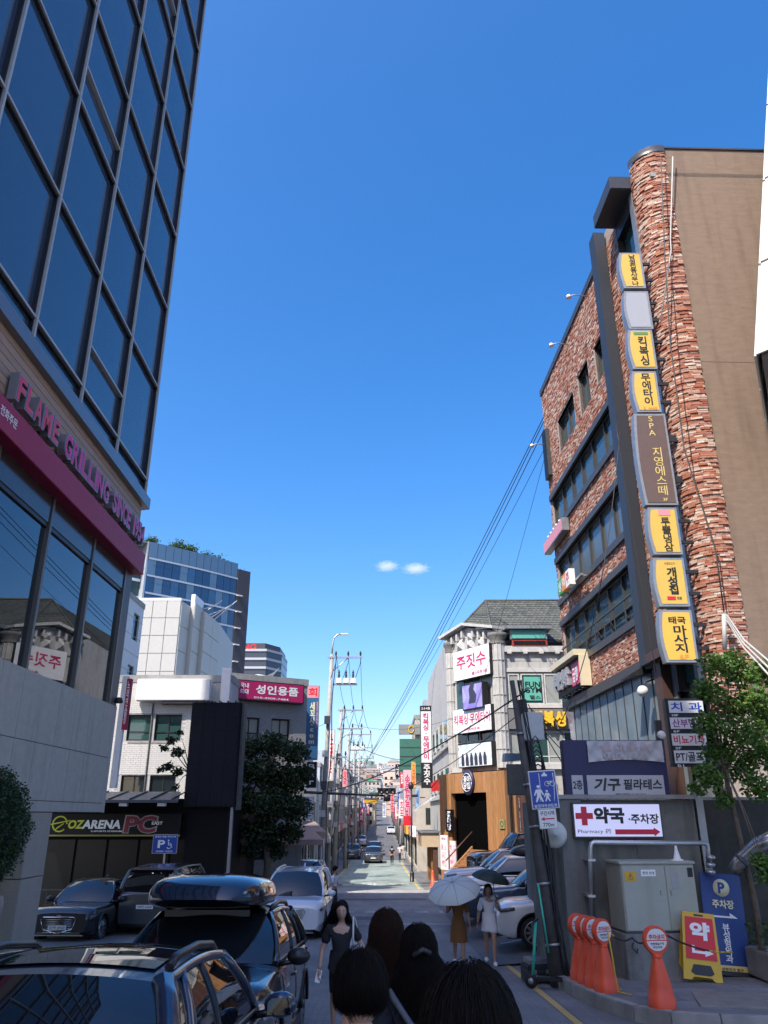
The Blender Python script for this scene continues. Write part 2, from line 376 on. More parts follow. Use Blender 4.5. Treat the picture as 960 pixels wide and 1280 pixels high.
# slabs 0.3 x 0.3 laid in the platform: near ones as parts, the rest joined
def inside(p, poly):
    x, y = p; c = False; n = len(poly)
    for i in range(n):
        x1, y1 = poly[i]; x2, y2 = poly[(i+1) % n]
        if (y1 > y) != (y2 > y) and x < (x2-x1)*(y-y1)/(y2-y1)+x1: c = not c
    return c
ins = kerb_in(KERB, .17)+[(20, 19.4)]
slabs = []; S = .40
for i in range(0, 26):
    for j in range(0, 20):
        x = 3.2+i*S+(j % 2)*S*.5; y = 11.6+j*S
        if inside((x, y), ins) and inside((x+S, y), ins) and inside((x, y+S), ins) and inside((x+S, y+S), ins): slabs.append((x, y))
slabs.sort(key=lambda p: p[0]**2+p[1]**2)
sl = MB(); sl.box(.004, .004, -.03, S-.004, S-.004, 0)
slme = sl.mesh('slab'); slme.materials.append(PAVC)
joined = MB()
for i, (x, y) in enumerate(slabs):
    z = g(y+S/2)+PZ+random.uniform(-.003, .003); tilt = math.atan2(g(y+S)-g(y), S)
    mt = Matrix.Translation((x, y, z)) @ Matrix.Rotation(tilt, 4, 'X')
    if i < 230:
        o = bpy.data.objects.new('slab', slme); COL.objects.link(o); o.parent = pv; o.matrix_basis = mt
    else:
        st = len(joined.v); joined.box(.004, .004, -.03, S-.004, S-.004, 0); joined.xf(mt, st)
joined.build('far_slab', PAVC, pv, kind='stuff')
# border fill where cut slabs meet the kerb
ex = MB(); rows = [[(p[0], p[1], g(p[1])+PZ-.008) for p in KI], [(p[0], p[1], g(p[1])+PZ-.008) for p in kerb_in(KERB, .52)]]; ex.grid(rows, False); ex.build('cut_stone', PAVC, pv)
# steel cover plates let into the pavement
for P in ([(4.95, 14.35), (6.1, 14.15), (5.95, 13.55), (4.75, 13.7)], [(4.75, 13.66), (6.35, 13.42), (6.1, 12.75), (4.6, 13.05)]):
    m = MB(); m.hexa([(x, y, g(y)+PZ-.01) for x, y in reversed(P)]+[(x, y, g(y)+PZ+.012) for x, y in reversed(P)])
    t = m.build('utility_cover', M('rusty_plate', (.24, .225, .20), .7, metal=.2, var=.25, scale=2.5, bump=.2), None, kind='structure', fix=True)

# ================================================================ LEFT GLASS TOWER
TA = math.pi/2+.0097
TW = thing('glass_tower', 'tall blue mirror glass office tower with brown boards and a concrete base at far left', 'building', (-7.44, 22.0, -3.1), TA)
GZ0 = 3.1                       # local z of eye level
ZT = 32.5; TU0 = -34.0; WD = 13.0
TPANE = M('mirror_blue_glass', (.035, .065, .11), .015, metal=.0, ior=1.95)
MULL = M('mullion_aluminium', (.50, .47, .43), .45, metal=.25, var=.06); MULD = M('mullion_dark_side', (.012, .012, .014), .6)
core = MB(); core.box(TU0, .16, 9.2+GZ0, -.06, WD, ZT+GZ0); core.build('core', M('tower_core', (.03, .035, .045), .8), TW)
rf = MB(); rf.box(TU0-.1, -.05, ZT+GZ0, .05, WD+.1, ZT+GZ0+.3); rf.build('roof', DKGREY, TW)
zr = [9.7, 12.98, 16.05, 19.12, 22.2, 25.28, 28.36, 31.44, ZT]
us = [0.]+[-.12-2.76*k for k in range(1, 13)]
pm = MB(); pm.box(.05, 0, .05, 2.71, .03, 3.03)
for j, z0 in enumerate([8.9]+zr[:-1]):
    z1 = ([8.9]+zr)[j+1]
    for i in range(len(us)-1):
        a, b = us[i+1], us[i]
        m = MB(); e = random.uniform(-.006, .006); e2 = random.uniform(-.006, .006)
        bw_ = random.uniform(-.010, .010); m.grid([[(a+.03+(b-a-.06)*p_/4, .05+e*(1-p_/2)+(e2*(1-q_/2))+bw_*math.sin(math.pi*p_/4)*math.sin(math.pi*q_/4), z0+.03+GZ0+(z1-z0-.06)*q_/4) for p_ in range(5)] for q_ in range(5)], True)
        m.build('pane', TPANE, TW)
for u in us:
    m = MB(); m.box(u-.034, -.10, 8.9+GZ0, u+.034, .06, ZT+GZ0); m.build('mullion', MULL, TW)
    m = MB(); m.box(u-.06, -.04, 8.9+GZ0, u+.055, .07, ZT+GZ0); m.build('mullion_seal', MULD, TW)
for z in zr[:-1]:
    m = MB(); m.box(us[-1], -.075, z-.03+GZ0, -.05, .06, z+.03+GZ0); m.build('transom', MULL, TW)
    m = MB(); m.box(us[-1], -.03, z-.085+GZ0, -.06, .062, z-.03+GZ0); m.build('transom_seal', MULD, TW)
for i, z in ((1, 10.95), (2, 17.2), (2, 23.4), (1, 26.4), (4, 20.3)):
    m = MB(); m.box(us[i+1]+.05, -.055, z+GZ0-.03, us[i]-.05, .05, z+GZ0+.03); m.build('transom', MULL, TW)
# end wall of the tower (faces away up the street)
for k in range(4):
    m = MB(); m.box(-.055, .2+k*2.7, 8.9+GZ0, -.02, .2+k*2.7+2.6, ZT+GZ0); m.build('pane', TPANE, TW)
# cornice band, brown boards
CORN = M('cornice_metal', (.22, .225, .235), .35, metal=.6, var=.08)
m = MB(); m.prism([(-.16, 8.82+GZ0), (-.16, 9.16+GZ0), (-.12, 9.20+GZ0), (.2, 9.24+GZ0), (.2, 8.78+GZ0)], TU0, .3, axis='x'); m.build('cornice', CORN, TW)
BOARD = M('brown_board', (.33, .225, .16), .6, var=.12, scale=2, aniso=(1, 1, 8), island=[(.42, .275, .19), (.37, .245, .17), (.44, .29, .21)])
for k in range(9):
    z = 7.2+k*.18
    for a, b in ((TU0, -24.3), (-24.3, -17), (-17, -9.6), (-9.6, -4.2), (-4.2, .02)):
        m = MB(); m.box(a+.004, .0, z+GZ0+.008, b-.004, .1, z+.172+GZ0); m.build('siding_board', BOARD, TW)
m = MB(); m.box(TU0, .05, 5.9+GZ0, -.02, .3, 9.2+GZ0); m.build('wall_backing', BLACK, TW)
m = MB(); m.box(-.3, .06, 5.9+GZ0, -.015, WD, 9.2+GZ0); m.build('end_wall', BOARD, TW)
# magenta awning band
MAGB = M('magenta_band', (.36, .012, .06), .55, var=.05)
m = MB(); m.box(TU0, -.28, 6.62+GZ0, .05, .1, 7.26+GZ0)
m.build('band', MAGB, TW, bevel=.012)
m = MB(); m.box(-15.5, -.292, 6.7+GZ0, -9.7, -.275, 7.2+GZ0); m.build('band_panel', M('red_panel', (.5, .02, .02), .4), TW)
text(TW, '전화주문', -9.1, 6.98+GZ0, .7, .2, WHITEP, y=-.285)
# shop front glazing
SHOPG = clear_glass('shop_glass', (.55, .6, .62), 1.9, density=.35)
sm_ = [0, -.62, -3.25, -5.95, -8.65, -11.4, -14.1, -16.8, -19.5, -22.2, -24.9, -27.6, -30.3, -33]
FRB = M('shop_frame', (.14, .12, .105), .4, metal=.4)
for i in range(len(sm_)-1):
    a, b = sm_[i+1], sm_[i]
    if i: m = MB(); m.box(a+.04, .10, 2.84+GZ0, b-.04, .12, 6.62+GZ0); m.build('shop_pane', SHOPG, TW)
    m = MB(); m.box(a-.05, .0, 2.8+GZ0, a+.05, .2, 6.62+GZ0); m.build('shop_mullion', FRB, TW)
m = MB(); m.box(-.62, .02, 2.8+GZ0, 0, .6, 6.6+GZ0); m.build('corner_pier', M('corner_pier', (.11, .095, .085), .5, metal=.2), TW)
for i in (3, 6, 9):
    pass
m = MB(); m.box(TU0, .03, 6.0+GZ0, -.63, .16, 6.62+GZ0); m.build('shop_head', M('dark_tint_panel', (.05, .035, .032), .15), TW)
# interior: floor, ceiling, back wall, furniture blocks, lit downlights
INT = M('interior_paint', (.35, .33, .30), .8); 
m = MB(); m.box(TU0, .3, 2.75+GZ0, -.63, 9, 2.8+GZ0); m.build('interior_floor', M('interior_floor', (.12, .09, .07), .5), TW)
m = MB(); m.box(TU0, .3, 6.3+GZ0, -.63, 9, 6.38+GZ0); m.build('interior_ceiling', INT, TW)
m = MB(); m.box(TU0, 8.9, 2.8+GZ0, -.63, 9, 6.3+GZ0); m.build('interior_wall', M('interior_dark', (.08, .05, .045), .8), TW)
LAMP = M('downlight_lamp', (1, .9, .7), .5, emit=(1, .85, .6), estr=14)
dl = MB(); dl.lathe([(.0001, 0), (.13, 0), (.15, .03), (.0001, .03)], seg=12); dl = dl.mesh('downlight'); dl.materials.append(LAMP)
for i in range(6):
    for j in range(2): part(dl, 'downlight', TW, (-2-i*2.7, 1.2+j*2.2, 6.26+GZ0))
# small furniture seen through the glass
for k in range(5):
    m = MB(); u = -1.6-k*1.6; m.lathe([(.02, 0), (.22, 0), (.03, .04), (.03, .7), (.4, .72), (.4, .76), (.001, .76)], (u, 1.1, 2.8+GZ0), 14); m.build('cafe_table', FRB, TW)
# concrete panelled wall
CP_ = M('granite_panel', (.47, .43, .37), .75, var=.1, scale=5, bump=.12, bscale=90, stain=.22)
rowsz = [(.06, .27), (.285, 1.42), (1.435, 2.8)]
for (z0, z1), wdt in zip(rowsz, (2.0, 1.0, 1.0)):
    u = 0
    while u > TU0+5:
        m = MB(); m.box(u-wdt+.008, random.uniform(-.003, .003), z0+GZ0, u-.008, .25, z1+GZ0); m.build('stone_panel', CP_, TW); u -= wdt
m = MB(); m.box(TU0, .02, .05+GZ0, -.01, 9, 2.76+GZ0); m.build('panel_backing', M('joint_dark', (.07, .068, .065), .9), TW)
m = MB(); m.box(-.2, -.004, .05+GZ0, .004, 9, 2.8+GZ0); m.build('end_panel', CP_, TW)
# column under the overhang
GRAN = M('speckled_granite', (.40, .35, .29), .7, var=.3, scale=45, bump=.1, bscale=90, stain=.15)
for z0, z1 in ((-.6, .62), (.64, 1.86), (1.88, 3.14)):
    m = MB(); m.box(-4.6, .02, z0, -3.45, 2.9, z1); m.build('column_block', GRAN, TW)
m = MB(); m.box(-4.63, -.01, -.6, -3.42, 2.93, .22); m.build('column_plinth', M('column_plinth', (.15, .14, .125), .75, var=.25, scale=40), TW)
# little wall lamp at the corner of the sill
lt = thing('wall_lamp', 'small dark lamp on a short arm at the corner of the concrete wall', 'lamp', at(144, 876, 21.9))
m = MB(); m.tube([(-.25, 0, .0), (0, 0, .02), (.06, 0, .0)], .02); m.build('arm', BLACK, lt)
m = MB(); m.lathe([(.001, .1), (.08, .08), (.12, -.02), (.1, -.06), (.001, -.06)], (.1, 0, 0), 12); m.build('lamp_head', BLACK, lt)

# channel letters above the band, each letter its own piece
SG = thing('letter_sign', 'magenta channel letters reading FLAME GRILLING SINCE 1954 on the brown boards', 'sign', (-7.44, 22.0, -3.1), TA)
LMAG = M('letter_face', (.75, .02, .20), .35, spec=.3); LSIDE = M('letter_side', (.30, .30, .31), .35, metal=.6); LRED = M('letter_face_red', (.75, .03, .05), .35)
def letter_row(txt, u0, u1, z0, z1, mat):
    adv = {'I': .42, ' ': .5, '1': .62, 'M': 1.25, 'N': 1.05, 'G': 1.05}; tot = sum(adv.get(c, 1) for c in txt); u = u0
    for c in txt:
        w = (u1-u0)*adv.get(c, 1)/tot
        if c != ' ':
            s_ = text(SG, c, u+w/2, (z0+z1)/2+GZ0, w*.93, (z1-z0), LSIDE, y=-.06, bold=.04, depth=.09, name='letter')
            f = text(SG, c, u+w/2, (z0+z1)/2+GZ0, w*.78, (z1-z0)*.9, mat, y=-.2, bold=.03, name='letter_face')
            if f and s_:
                f.parent = s_; f.location = (0, -.094, 0)
        u += w
uA = uv(TW, 8, 440)[0]; uB = uv(TW, 64, 530)[0]; uC = uv(TW, 66, 600)[0]; uD = uv(TW, 125, 655)[0]; uE = uv(TW, 155, 690)[0]; 
letter_row('FLAME', -8.95, -6.8, 7.47, 8.06, LRED)
letter_row('GRILLING', -6.5, -3.4, 7.47, 8.06, LMAG)
letter_row('SINCE', -3.1, -1.5, 7.47, 8.06, LMAG)
letter_row('1954', -1.25, -.12, 7.47, 8.06, LMAG)
for k in range(10):
    m = MB(); m.box(-8.8+k*.93, -.10, 7.3+GZ0, -8.65+k*.93, .0, 7.46+GZ0); m.build('bracket', LSIDE, SG)
print('letters u', uA, uB, uC, uD, uE)

# hedge on a rough stone planter
def leaf_cloud(mb, n, size, pos, nrm_out=None, jitter=1.):
    """n small bent leaves at positions pos (n,3)"""
    th = np.random.rand(n)*2*np.pi; ph = np.arccos(np.random.uniform(-1, 1, n)); 
    d = np.stack([np.sin(ph)*np.cos(th), np.sin(ph)*np.sin(th), np.cos(ph)*.6-.2], 1); d /= np.linalg.norm(d, axis=1)[:, None]
    r = np.random.normal(size=(n, 3)); s = np.cross(d, r); s /= np.linalg.norm(s, axis=1)[:, None]; up = np.cross(s, d)
    L = size*np.random.uniform(.6, 1.3, n)[:, None]; W = L*.30
    a = pos; b = pos+d*L*.5+s*W+up*L*.08; c = pos+d*L; e = pos+d*L*.5-s*W+up*L*.08
    V = np.stack([a, b, c, e], 1).reshape(-1, 3); n0 = len(mb.v); mb.v += [tuple(v) for v in V.tolist()]
    F = (np.arange(n)[:, None]*4+np.array([[0, 1, 2, 3]])+n0).tolist(); mb.f += [tuple(f) for f in F]; mb.sm += [False]*n
def LEAFM(name, cols, rough=.45):
    m = M(name, cols[0], rough, island=cols); b = m.node_tree.nodes['Principled BSDF']
    nt = m.node_tree; tr = nt.nodes.new('ShaderNodeBsdfTranslucent'); mx = nt.nodes.new('ShaderNodeMixShader'); mx.inputs[0].default_value = .3
    for l in list(nt.links):
        if l.to_socket == b.inputs['Base Color']: nt.links.new(l.from_socket, tr.inputs[0])
    out = [n for n in nt.nodes if n.type == 'OUTPUT_MATERIAL'][0]
    nt.links.new(b.outputs[0], mx.inputs[1]); nt.links.new(tr.outputs[0], mx.inputs[2]); nt.links.new(mx.outputs[0], out.inputs[0]); return m
HEDL = LEAFM('hedge_leaves', [(.02, .045, .014), (.05, .095, .028), (.03, .06, .018), (.075, .125, .04)])
BARK = M('bark', (.12, .095, .07), .9, var=.3, scale=12, bump=.5, bscale=25)
hp = at(6, 1080, 15.6)
HD = thing('hedge', 'dense rounded green shrub standing against the granite column', 'shrub', (hp.x-.55, 15.6, -1.35))
n = 14000; q = np.random.normal(size=(n, 3)); q /= np.linalg.norm(q, axis=1)[:, None]
rr = .80*(1+.1*np.sin(q[:, 0]*7+1)*np.cos(q[:, 2]*9)+.06*np.sin(q[:, 1]*15)); q = q*(rr*np.random.uniform(.86, 1.03, n))[:, None]; q[:, 2] *= 1.42; q[:, 2] += 1.1
m = MB(); leaf_cloud(m, n, .06, q); m.build('crown', HEDL, HD)
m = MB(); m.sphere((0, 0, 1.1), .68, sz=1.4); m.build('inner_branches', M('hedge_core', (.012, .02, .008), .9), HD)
m = MB(); m.tube([(0, 0, -.5), (.03, 0, .4)], [.07, .05]); m.build('trunk', BARK, HD)
PL = thing('stone_planter', 'rough pinkish stone planter wall under the hedge at the left edge', 'planter', (hp.x-.75, 15.3, g(15.3)))
STN = M('rough_pink_stone', (.42, .33, .27), .9, var=.25, scale=5, bump=.9, bscale=8)
random.seed(3)
for r in range(4):
    for k in range(4):
        bm = bmesh.new(); bmesh.ops.create_cube(bm, size=1); bmesh.ops.subdivide_edges(bm, edges=bm.edges, cuts=2, use_grid_fill=True)
        for v in bm.verts:
            v.co = v.co*.94+Vector([random.uniform(-.05, .05) for _ in range(3)]); v.co.x *= .44; v.co.y *= .7; v.co.z *= .40
            v.co += Vector((-.85+k*.45+(r % 2)*.1, 0, .15+r*.39))
        me = bpy.data.meshes.new('stone'); bm.to_mesh(me); bm.free(); me.materials.append(STN)
        part(me, 'stone', PL)

# manhole covers, darker repair patches and pale scuffs in the near road
for k, (x, y, r_) in enumerate(((.4, 16.2, .33), (-.6, 22.5, .33), (1.6, 19.0, .25))):
    T = thing('manhole_cover', ['round iron manhole cover in the road near the walking woman', 'round iron manhole cover in the middle of the crossing', 'small round drain cover near the yellow line'][k], 'manhole', (x, y, g(y)+.006)); T.rotation_euler = (math.atan2(g(y+1)-g(y-1), 2), 0, 0)
    m = MB(); m.lathe([(.001, .008), (r_, .008), (r_*1.06, .004), (r_*1.06, 0), (.001, 0)], seg=26); m.build('lid', M('iron_lid', (.07, .065, .06), .6, metal=.5, var=.3, scale=30, bump=.6), T)
    m = MB(); m.lathe([(r_*1.06, .006), (r_*1.22, .006)], seg=26, cap=False); m.build('rim', CONC, T)
PCH = asphalt('asphalt_patch', (.062, .064, .07), patch=.3); PCL = asphalt('pale_asphalt_patch', (.17, .172, .18), patch=.4)
for x0, y0, x1, y1, mt in ((-3.4, 30.5, .6, 31.8, PCH), (.2, 13.6, 1.3, 21, PCH), (-1.9, 17.5, .1, 19.0, PCL), (-.3, 24.5, 2.2, 26.0, PCL), (-6.8, 33, -3.5, 36, PCL), (1.0, 36, 5.0, 38.6, PCL), (-4, 39.5, 2, 40.3, PCH)):
    m = MB(); n = 10; m.grid([[(x0+(x1-x0)*i/6+random.uniform(-.04, .04), yy, g(yy)+.008) for i in range(7)] for yy in frange(y0, y1, n)]); m.build('road_patch', mt, kind='structure')
sheet('gutter', 2.86, 3.06, frange(3, 20.5, 14), PCL, .009)
# ================================================================ BRICK BUILDING (right)
BA = math.atan2(-1, .029)
BG = -3.0
BK = thing('brick_building', 'red brick building with ribbon windows, rounded brick corner and brown plastered side wall', 'building', (7.85, 18.94, BG), BA)
bz = -BG
BRAMP = [(.30, .085, .045), (.38, .15, .09), (.55, .42, .33), (.24, .065, .04), (.42, .20, .125), (.33, .10, .055), (.62, .53, .44), (.31, .095, .05)]
BRICK = M('red_brick', BRAMP[0], .85, island=BRAMP, var=.15, scale=20, bump=.4, bscale=60)
MORT = M('mortar_grey', (.36, .31, .28), .9, var=.15, scale=10, bump=.3)
FRD = M('dark_steel_frame', (.075, .072, .07), .45, metal=.3, var=.1)
BROWN = M('brown_plaster', (.225, .16, .115), .9, var=.13, scale=2.5, aniso=(.6, 1, 3.5), bump=.15, bscale=30, stain=.3)
UF = -13.1; RC = .70
def uvb(px, py): return uv(BK, px, py)
openings = []      # (u0,u1,z0,z1)
def span(ptl, ptr):       # upper-left px, lower-right px
    a = uvb(*ptl); b = uvb(*ptr); return [a[0], b[0], b[1], a[1]]
# ribbon windows: z levels taken at the near column
def rib(far_t, near_t, near_b):
    a = uvb(*far_t); b = uvb(*near_t); c = uvb(*near_b); return [max(UF+.25, a[0]), -3.95, c[1], b[1]]
R1 = rib((680, 642), (771, 494), (775.6, 545)); R2 = rib((686, 719), (782, 597), (788, 658)); R3 = rib((693, 799), (794, 700), (800.6, 769))
print('ribs', R1, R2, R3)
W1 = span((742, 436), (768, 455)); W1 = [uvb(742, 436)[0], -4.15, uvb(746, 484)[1], uvb(742, 436)[1]]
W2 = [uvb(722, 475)[0], uvb(737, 480)[0], uvb(727, 520)[1], uvb(722, 472)[1]]
W3 = [uvb(697, 530)[0], uvb(717, 500)[0], uvb(700, 568)[1], uvb(697, 527)[1]]
print('W', W1, W2, W3)
STZ = uvb(816, 821)[1]; ROOFZ = 18.5+bz
print('shop top', STZ, 'roof', ROOFZ)
openings = [R1, R2, R3, W1, W2, W3]
CW0, CW1 = -3.3, -2.75           # the dark steel column
BAY0, BAY1 = -1.75, -.05         # glazed bay behind the sign column
baywins = [[BAY0, BAY1-.25, 15.4+bz, 17.9+bz]]
allop = openings+[[BAY0, BAY1, 3.0+bz, 17.9+bz]]
def blocked(u0, u1, z0, z1, ops):
    for o in ops:
        if u1 > o[0]-.02 and u0 < o[1]+.02 and z1 > o[2]-.0 and z0 < o[3]+.0: return True
    return False
# wall core with openings
def wall_with_holes(mb, u0, u1, z0, z1, ops, y, th):
    us = sorted({u0, u1, *[o[0] for o in ops], *[o[1] for o in ops]}); zs = sorted({z0, z1, *[o[2] for o in ops], *[o[3] for o in ops]})
    us = [u for u in us if u0 <= u <= u1]; zs = [z for z in zs if z0 <= z <= z1]
    for i in range(len(us)-1):
        for j in range(len(zs)-1):
            cu, cz = (us[i]+us[i+1])/2, (zs[j]+zs[j+1])/2
            if any(o[0] < cu < o[1] and o[2] < cz < o[3] for o in ops): continue
            mb.quad((us[i], y, zs[j]), (us[i+1], y, zs[j]), (us[i+1], y, zs[j+1]), (us[i], y, zs[j+1]))
    for o in ops:
        a, b, c, d = o
        mb.quad((a, y, c), (a, y+th, c), (a, y+th, d), (a, y, d)); mb.quad((b, y, c), (b, y, d), (b, y+th, d), (b, y+th, c))
        mb.quad((a, y, c), (b, y, c), (b, y+th, c), (a, y+th, c)); mb.quad((a, y, d), (a, y+th, d), (b, y+th, d), (b, y, d))
m = MB(); wall_with_holes(m, UF, 0, STZ, ROOFZ, allop, 0, .35); m.build('wall', MORT, BK)
m = MB(); m.box(UF+.02, .5, 2.5, -.2, 12, ROOFZ-.1); m.build('inner_core', M('dark_interior', (.02, .02, .022), .9), BK)
m = MB(); m.quad((UF, 0, 0), (UF, 0, ROOFZ), (UF, 14, ROOFZ), (UF, 14, 0)); m.build('far_wall', BROWN, BK)
# bricks
BW, BH = .21, .068
def brick_block(vs, fs, fr, u0, u1, z0, z1, d):
    """fr(u, depth) -> (x, y)"""
    n = len(vs); (ax, ay), (bx, by) = fr(u0, 0.01), fr(u1, 0.01); (cx, cy), (dx, dy) = fr(u1, -d), fr(u0, -d)
    for z in (z0, z1): vs += [(ax, ay, z), (bx, by, z), (cx, cy, z), (dx, dy, z)]
    for q in ((3, 2, 6, 7), (0, 3, 7, 4), (2, 1, 5, 6), (4, 7, 6, 5), (0, 1, 2, 3)): fs.append(tuple(n+i for i in q))
flat = lambda u, d: (u, d)
def curve(s, d):
    """s runs round the quarter corner; d < 0 outwards"""
    th = max(0, min(math.pi/2, s/RC)); r = RC-d; ex = max(0, s-RC*math.pi/2)
    return (r*math.sin(th), RC-r*math.cos(th)+ex) if s > 0 else (s, d)
vs, fs = [], []
z = STZ+.01; row = 0; rnd = random.Random(5)
cells = []
while z < ROOFZ-.1:
    u = UF-(row % 2)*BW/2
    while u < -.02:
        w = BW*rnd.uniform(.75, 1.25); a, b = max(u, UF), min(u+w, 0)
        if b-a > .05 and not blocked(a, b, z, z+BH, allop) and not (a > CW0 and b < CW1):
            brick_block(vs, fs, flat, a+.005, b-.005, z+.004+rnd.uniform(-.003, .003), z+BH-.006, rnd.uniform(.008, .034))
        u += w
    z += BH; row += 1
m = MB(); m.v, m.f, m.sm = vs, fs, [False]*len(fs); m.build('brick_face', BRICK, BK, kind='stuff')
print('bricks', len(fs)//5)
# rounded corner with long thin bricks
CT = 19.2+bz; ARC = RC*math.pi/2+.12
m = MB()
for i in range(13):
    pass
rows = [[(*curve(ARC*i/12+1e-5, .0), zz) for i in range(13)] for zz in (0, CT)]
m.grid(rows); m.build('corner_wall', MORT, BK)
vs, fs = [], []; z = 2.2+bz; row = 0; single = 0
while z < CT-.08:
    s = -.05-(row % 2)*.1
    while s < ARC:
        w = .235*rnd.uniform(.8, 1.3); a, b = max(s, 1e-4), min(s+w, ARC); 
        if b-a > .05:
            dpt = rnd.uniform(.012, .06)
            if 5.0+bz < z and single < 290 :
                v2, f2 = [], []; mid = (a+b)/2
                brick_block(v2, f2, curve, a+.004, mid, z+.004, z+.058, dpt); brick_block(v2, f2, curve, mid, b-.004, z+.004, z+.058, dpt)
                q = MB(); q.v, q.f, q.sm = v2, f2, [False]*len(f2); q.build('brick', BRICK, BK); single += 1
            else:
                brick_block(vs, fs, curve, a+.004, b-.004, z+.004, z+.058, dpt)
        s += w
    z += .064; row += 1
m = MB(); m.v, m.f, m.sm = vs, fs, [False]*len(fs); m.build('corner_brick', BRICK, BK, kind='stuff')
# curved coping, brown side wall
m = MB(); m.grid([[(*curve(ARC*i/12+1e-5, -.07), zz) for i in range(13)] for zz in (CT-.05, CT+.2)]+[[(*curve(ARC*i/12+1e-5, .3), CT+.2) for i in range(13)]]); m.build('corner_coping', DKGREY, BK)
m = MB(); m.box(RC-.02, ARC-.85+RC-.6, 0, 13.5, RC+.4, 1) if False else None
sw = MB(); sw.v = [(RC, RC+.02, 0), (RC, 16, 0), (RC, 16, CT+.1), (RC, RC+.02, CT+.1)]; sw.f = [(0, 1, 2, 3)]; sw.sm = [False]; sw.build('side_wall', BROWN, BK)
# control joints and small marks on the side wall
for zz in (11.6,):
    m = MB(); m.box(RC-.001, RC+.1, zz+bz, RC+.006, 15.9, zz+bz+.02); m.build('joint_line', M('joint_line', (.22, .15, .115), .9), BK)
m = MB(); m.box(.1, RC, CT+.1, RC+.04, 16, CT+.16); m.build('side_coping', DKGREY, BK)
m = MB(); m.box(UF-.06, -.08, ROOFZ-.06, -3.3, .4, ROOFZ+.22); m.build('parapet_coping', DKGREY, BK)
m = MB(); m.box(UF, .3, ROOFZ-.3, RC, 15.9, ROOFZ-.15); m.build('roof', CONC, BK)
m = MB(); m.box(-3.3, .25, ROOFZ-.2, .2, 3, CT); m.build('stair_tower', MORT, BK)
m = MB(); m.box(-3.2, .02, 17.9+bz, -1.78, .3, CT-.1); m.build('bay_brick_panel', MORT, BK)
# dark projecting canopy over the bay
m = MB(); m.box(-1.8, -.72, 18.35+bz, .02, .3, 18.85+bz); m.build('canopy', DKGREY, BK, bevel=.02)
m = MB(); m.box(-1.7, -.05, 17.75+bz, -.03, .3, 18.36+bz); m.build('canopy_soffit', BLACK, BK)
# glazed bay
m = MB(); m.box(BAY0, .3, 3.0+bz, BAY1, .34, 17.9+bz); m.build('bay_backing', M('bay_dark', (.03, .032, .035), .6), BK)
for a, b in ((BAY0, BAY0+.12), (BAY1-.28, BAY1)):
    m = MB(); m.box(a, -.06, 3.0+bz, b, .32, 18.3+bz); m.build('bay_frame', GREYM if a > -1 else FRD, BK)
for k in range(9):
    z0 = 3.2+bz+k*1.66
    m = MB(); m.box(BAY0+.12, .16, z0, BAY1-.28, .19, z0+1.5); m.build('bay_pane', GLASSG, BK)
    m = MB(); m.box(BAY0+.12, .1, z0+1.5, BAY1-.28, .24, z0+1.66); m.build('bay_rail', FRD, BK)
# dark steel column
m = MB(); m.box(CW0, -.42, STZ-.3, CW1, -.04, ROOFZ+.55); m.build('steel_column', M('navy_steel', (.035, .042, .055), .5, metal=.2), BK)
# window bands
def win(T, u0, u1, z0, z1, y, fr, gl, mull=(), trans=(), fw=.06, reveal=.06, name='window', out=.0, casing=.0):
    """window frame as a part with one pane per light as sub-parts"""
    m = MB(); yo = y-out
    m.box(u0, yo, z0, u1, y+.08, z0+fw); m.box(u0, yo, z1-fw, u1, y+.08, z1); m.box(u0, yo, z0+fw, u0+fw, y+.08, z1-fw); m.box(u1-fw, yo, z0+fw, u1, y+.08, z1-fw)
    ms = [u0+fw/2]+list(mull)+[u1-fw/2]; ts = [z0+fw/2]+list(trans)+[z1-fw/2]
    for u in mull: m.box(u-fw*.4, yo+.003, z0+fw, u+fw*.4, y+.08, z1-fw)
    for zt in trans: m.box(u0+fw, yo+.005, zt-fw*.4, u1-fw, y+.078, zt+fw*.4)
    if casing:
        c = casing; m.box(u0-c, y-.10-out, z1, u1+c, y+.05, z1+c); m.box(u0-c, y-.10-out, z0-c, u1+c, y+.05, z0); m.box(u0-c, y-.10-out, z0, u0, y+.05, z1); m.box(u1, y-.10-out, z0, u1+c, y+.05, z1)
    f = m.build(name, fr, T)
    for i in range(len(ms)-1):
        for j in range(len(ts)-1):
            e = random.uniform(-.004, .004); y0 = y+.04
            p = MB(); p.quad((ms[i], y0+e, ts[j]), (ms[i+1], y0-e, ts[j]), (ms[i+1], y0-e*.5, ts[j+1]), (ms[i], y0+e*.5, ts[j+1])); p.build('pane', gl, f)
    return f
GLT = M('tinted_glass', (.045, .075, .08), .05, ior=1.65)
GLT2 = M('grey_blind_glass', (.10, .12, .125), .12, ior=1.6)
for k, Rb in enumerate((R1, R2, R3)):
    n = 6; L0 = Rb[1]-Rb[0]; ms = [Rb[0]+L0*i/n for i in range(1, n)]
    win(BK, Rb[0], Rb[1], Rb[2], Rb[3], .12, FRD, (GLT, GLT2, GLT)[k], ms, [] if k < 2 else [Rb[2]+(Rb[3]-Rb[2])*.32], casing=.0, out=.05, name='ribbon_window')
    for zz, nm in ((Rb[3], 'window_head'), (Rb[2]-.24, 'window_sill')):
        m = MB(); m.box(Rb[0]-.15, -.10, zz, Rb[1]+.0, .15, zz+.24); m.build(nm, FRD, BK)
for i in range(24):                                  # guard rail of the lowest ribbon
    u = R3[0]+.15+i*(R3[1]-R3[0]-.3)/23
    if i % 3 == 0:
        m = MB(); m.box(u-.015, -.12, R3[2], u+.015, -.09, R3[2]+.75); m.build('rail_post', FRD, BK)
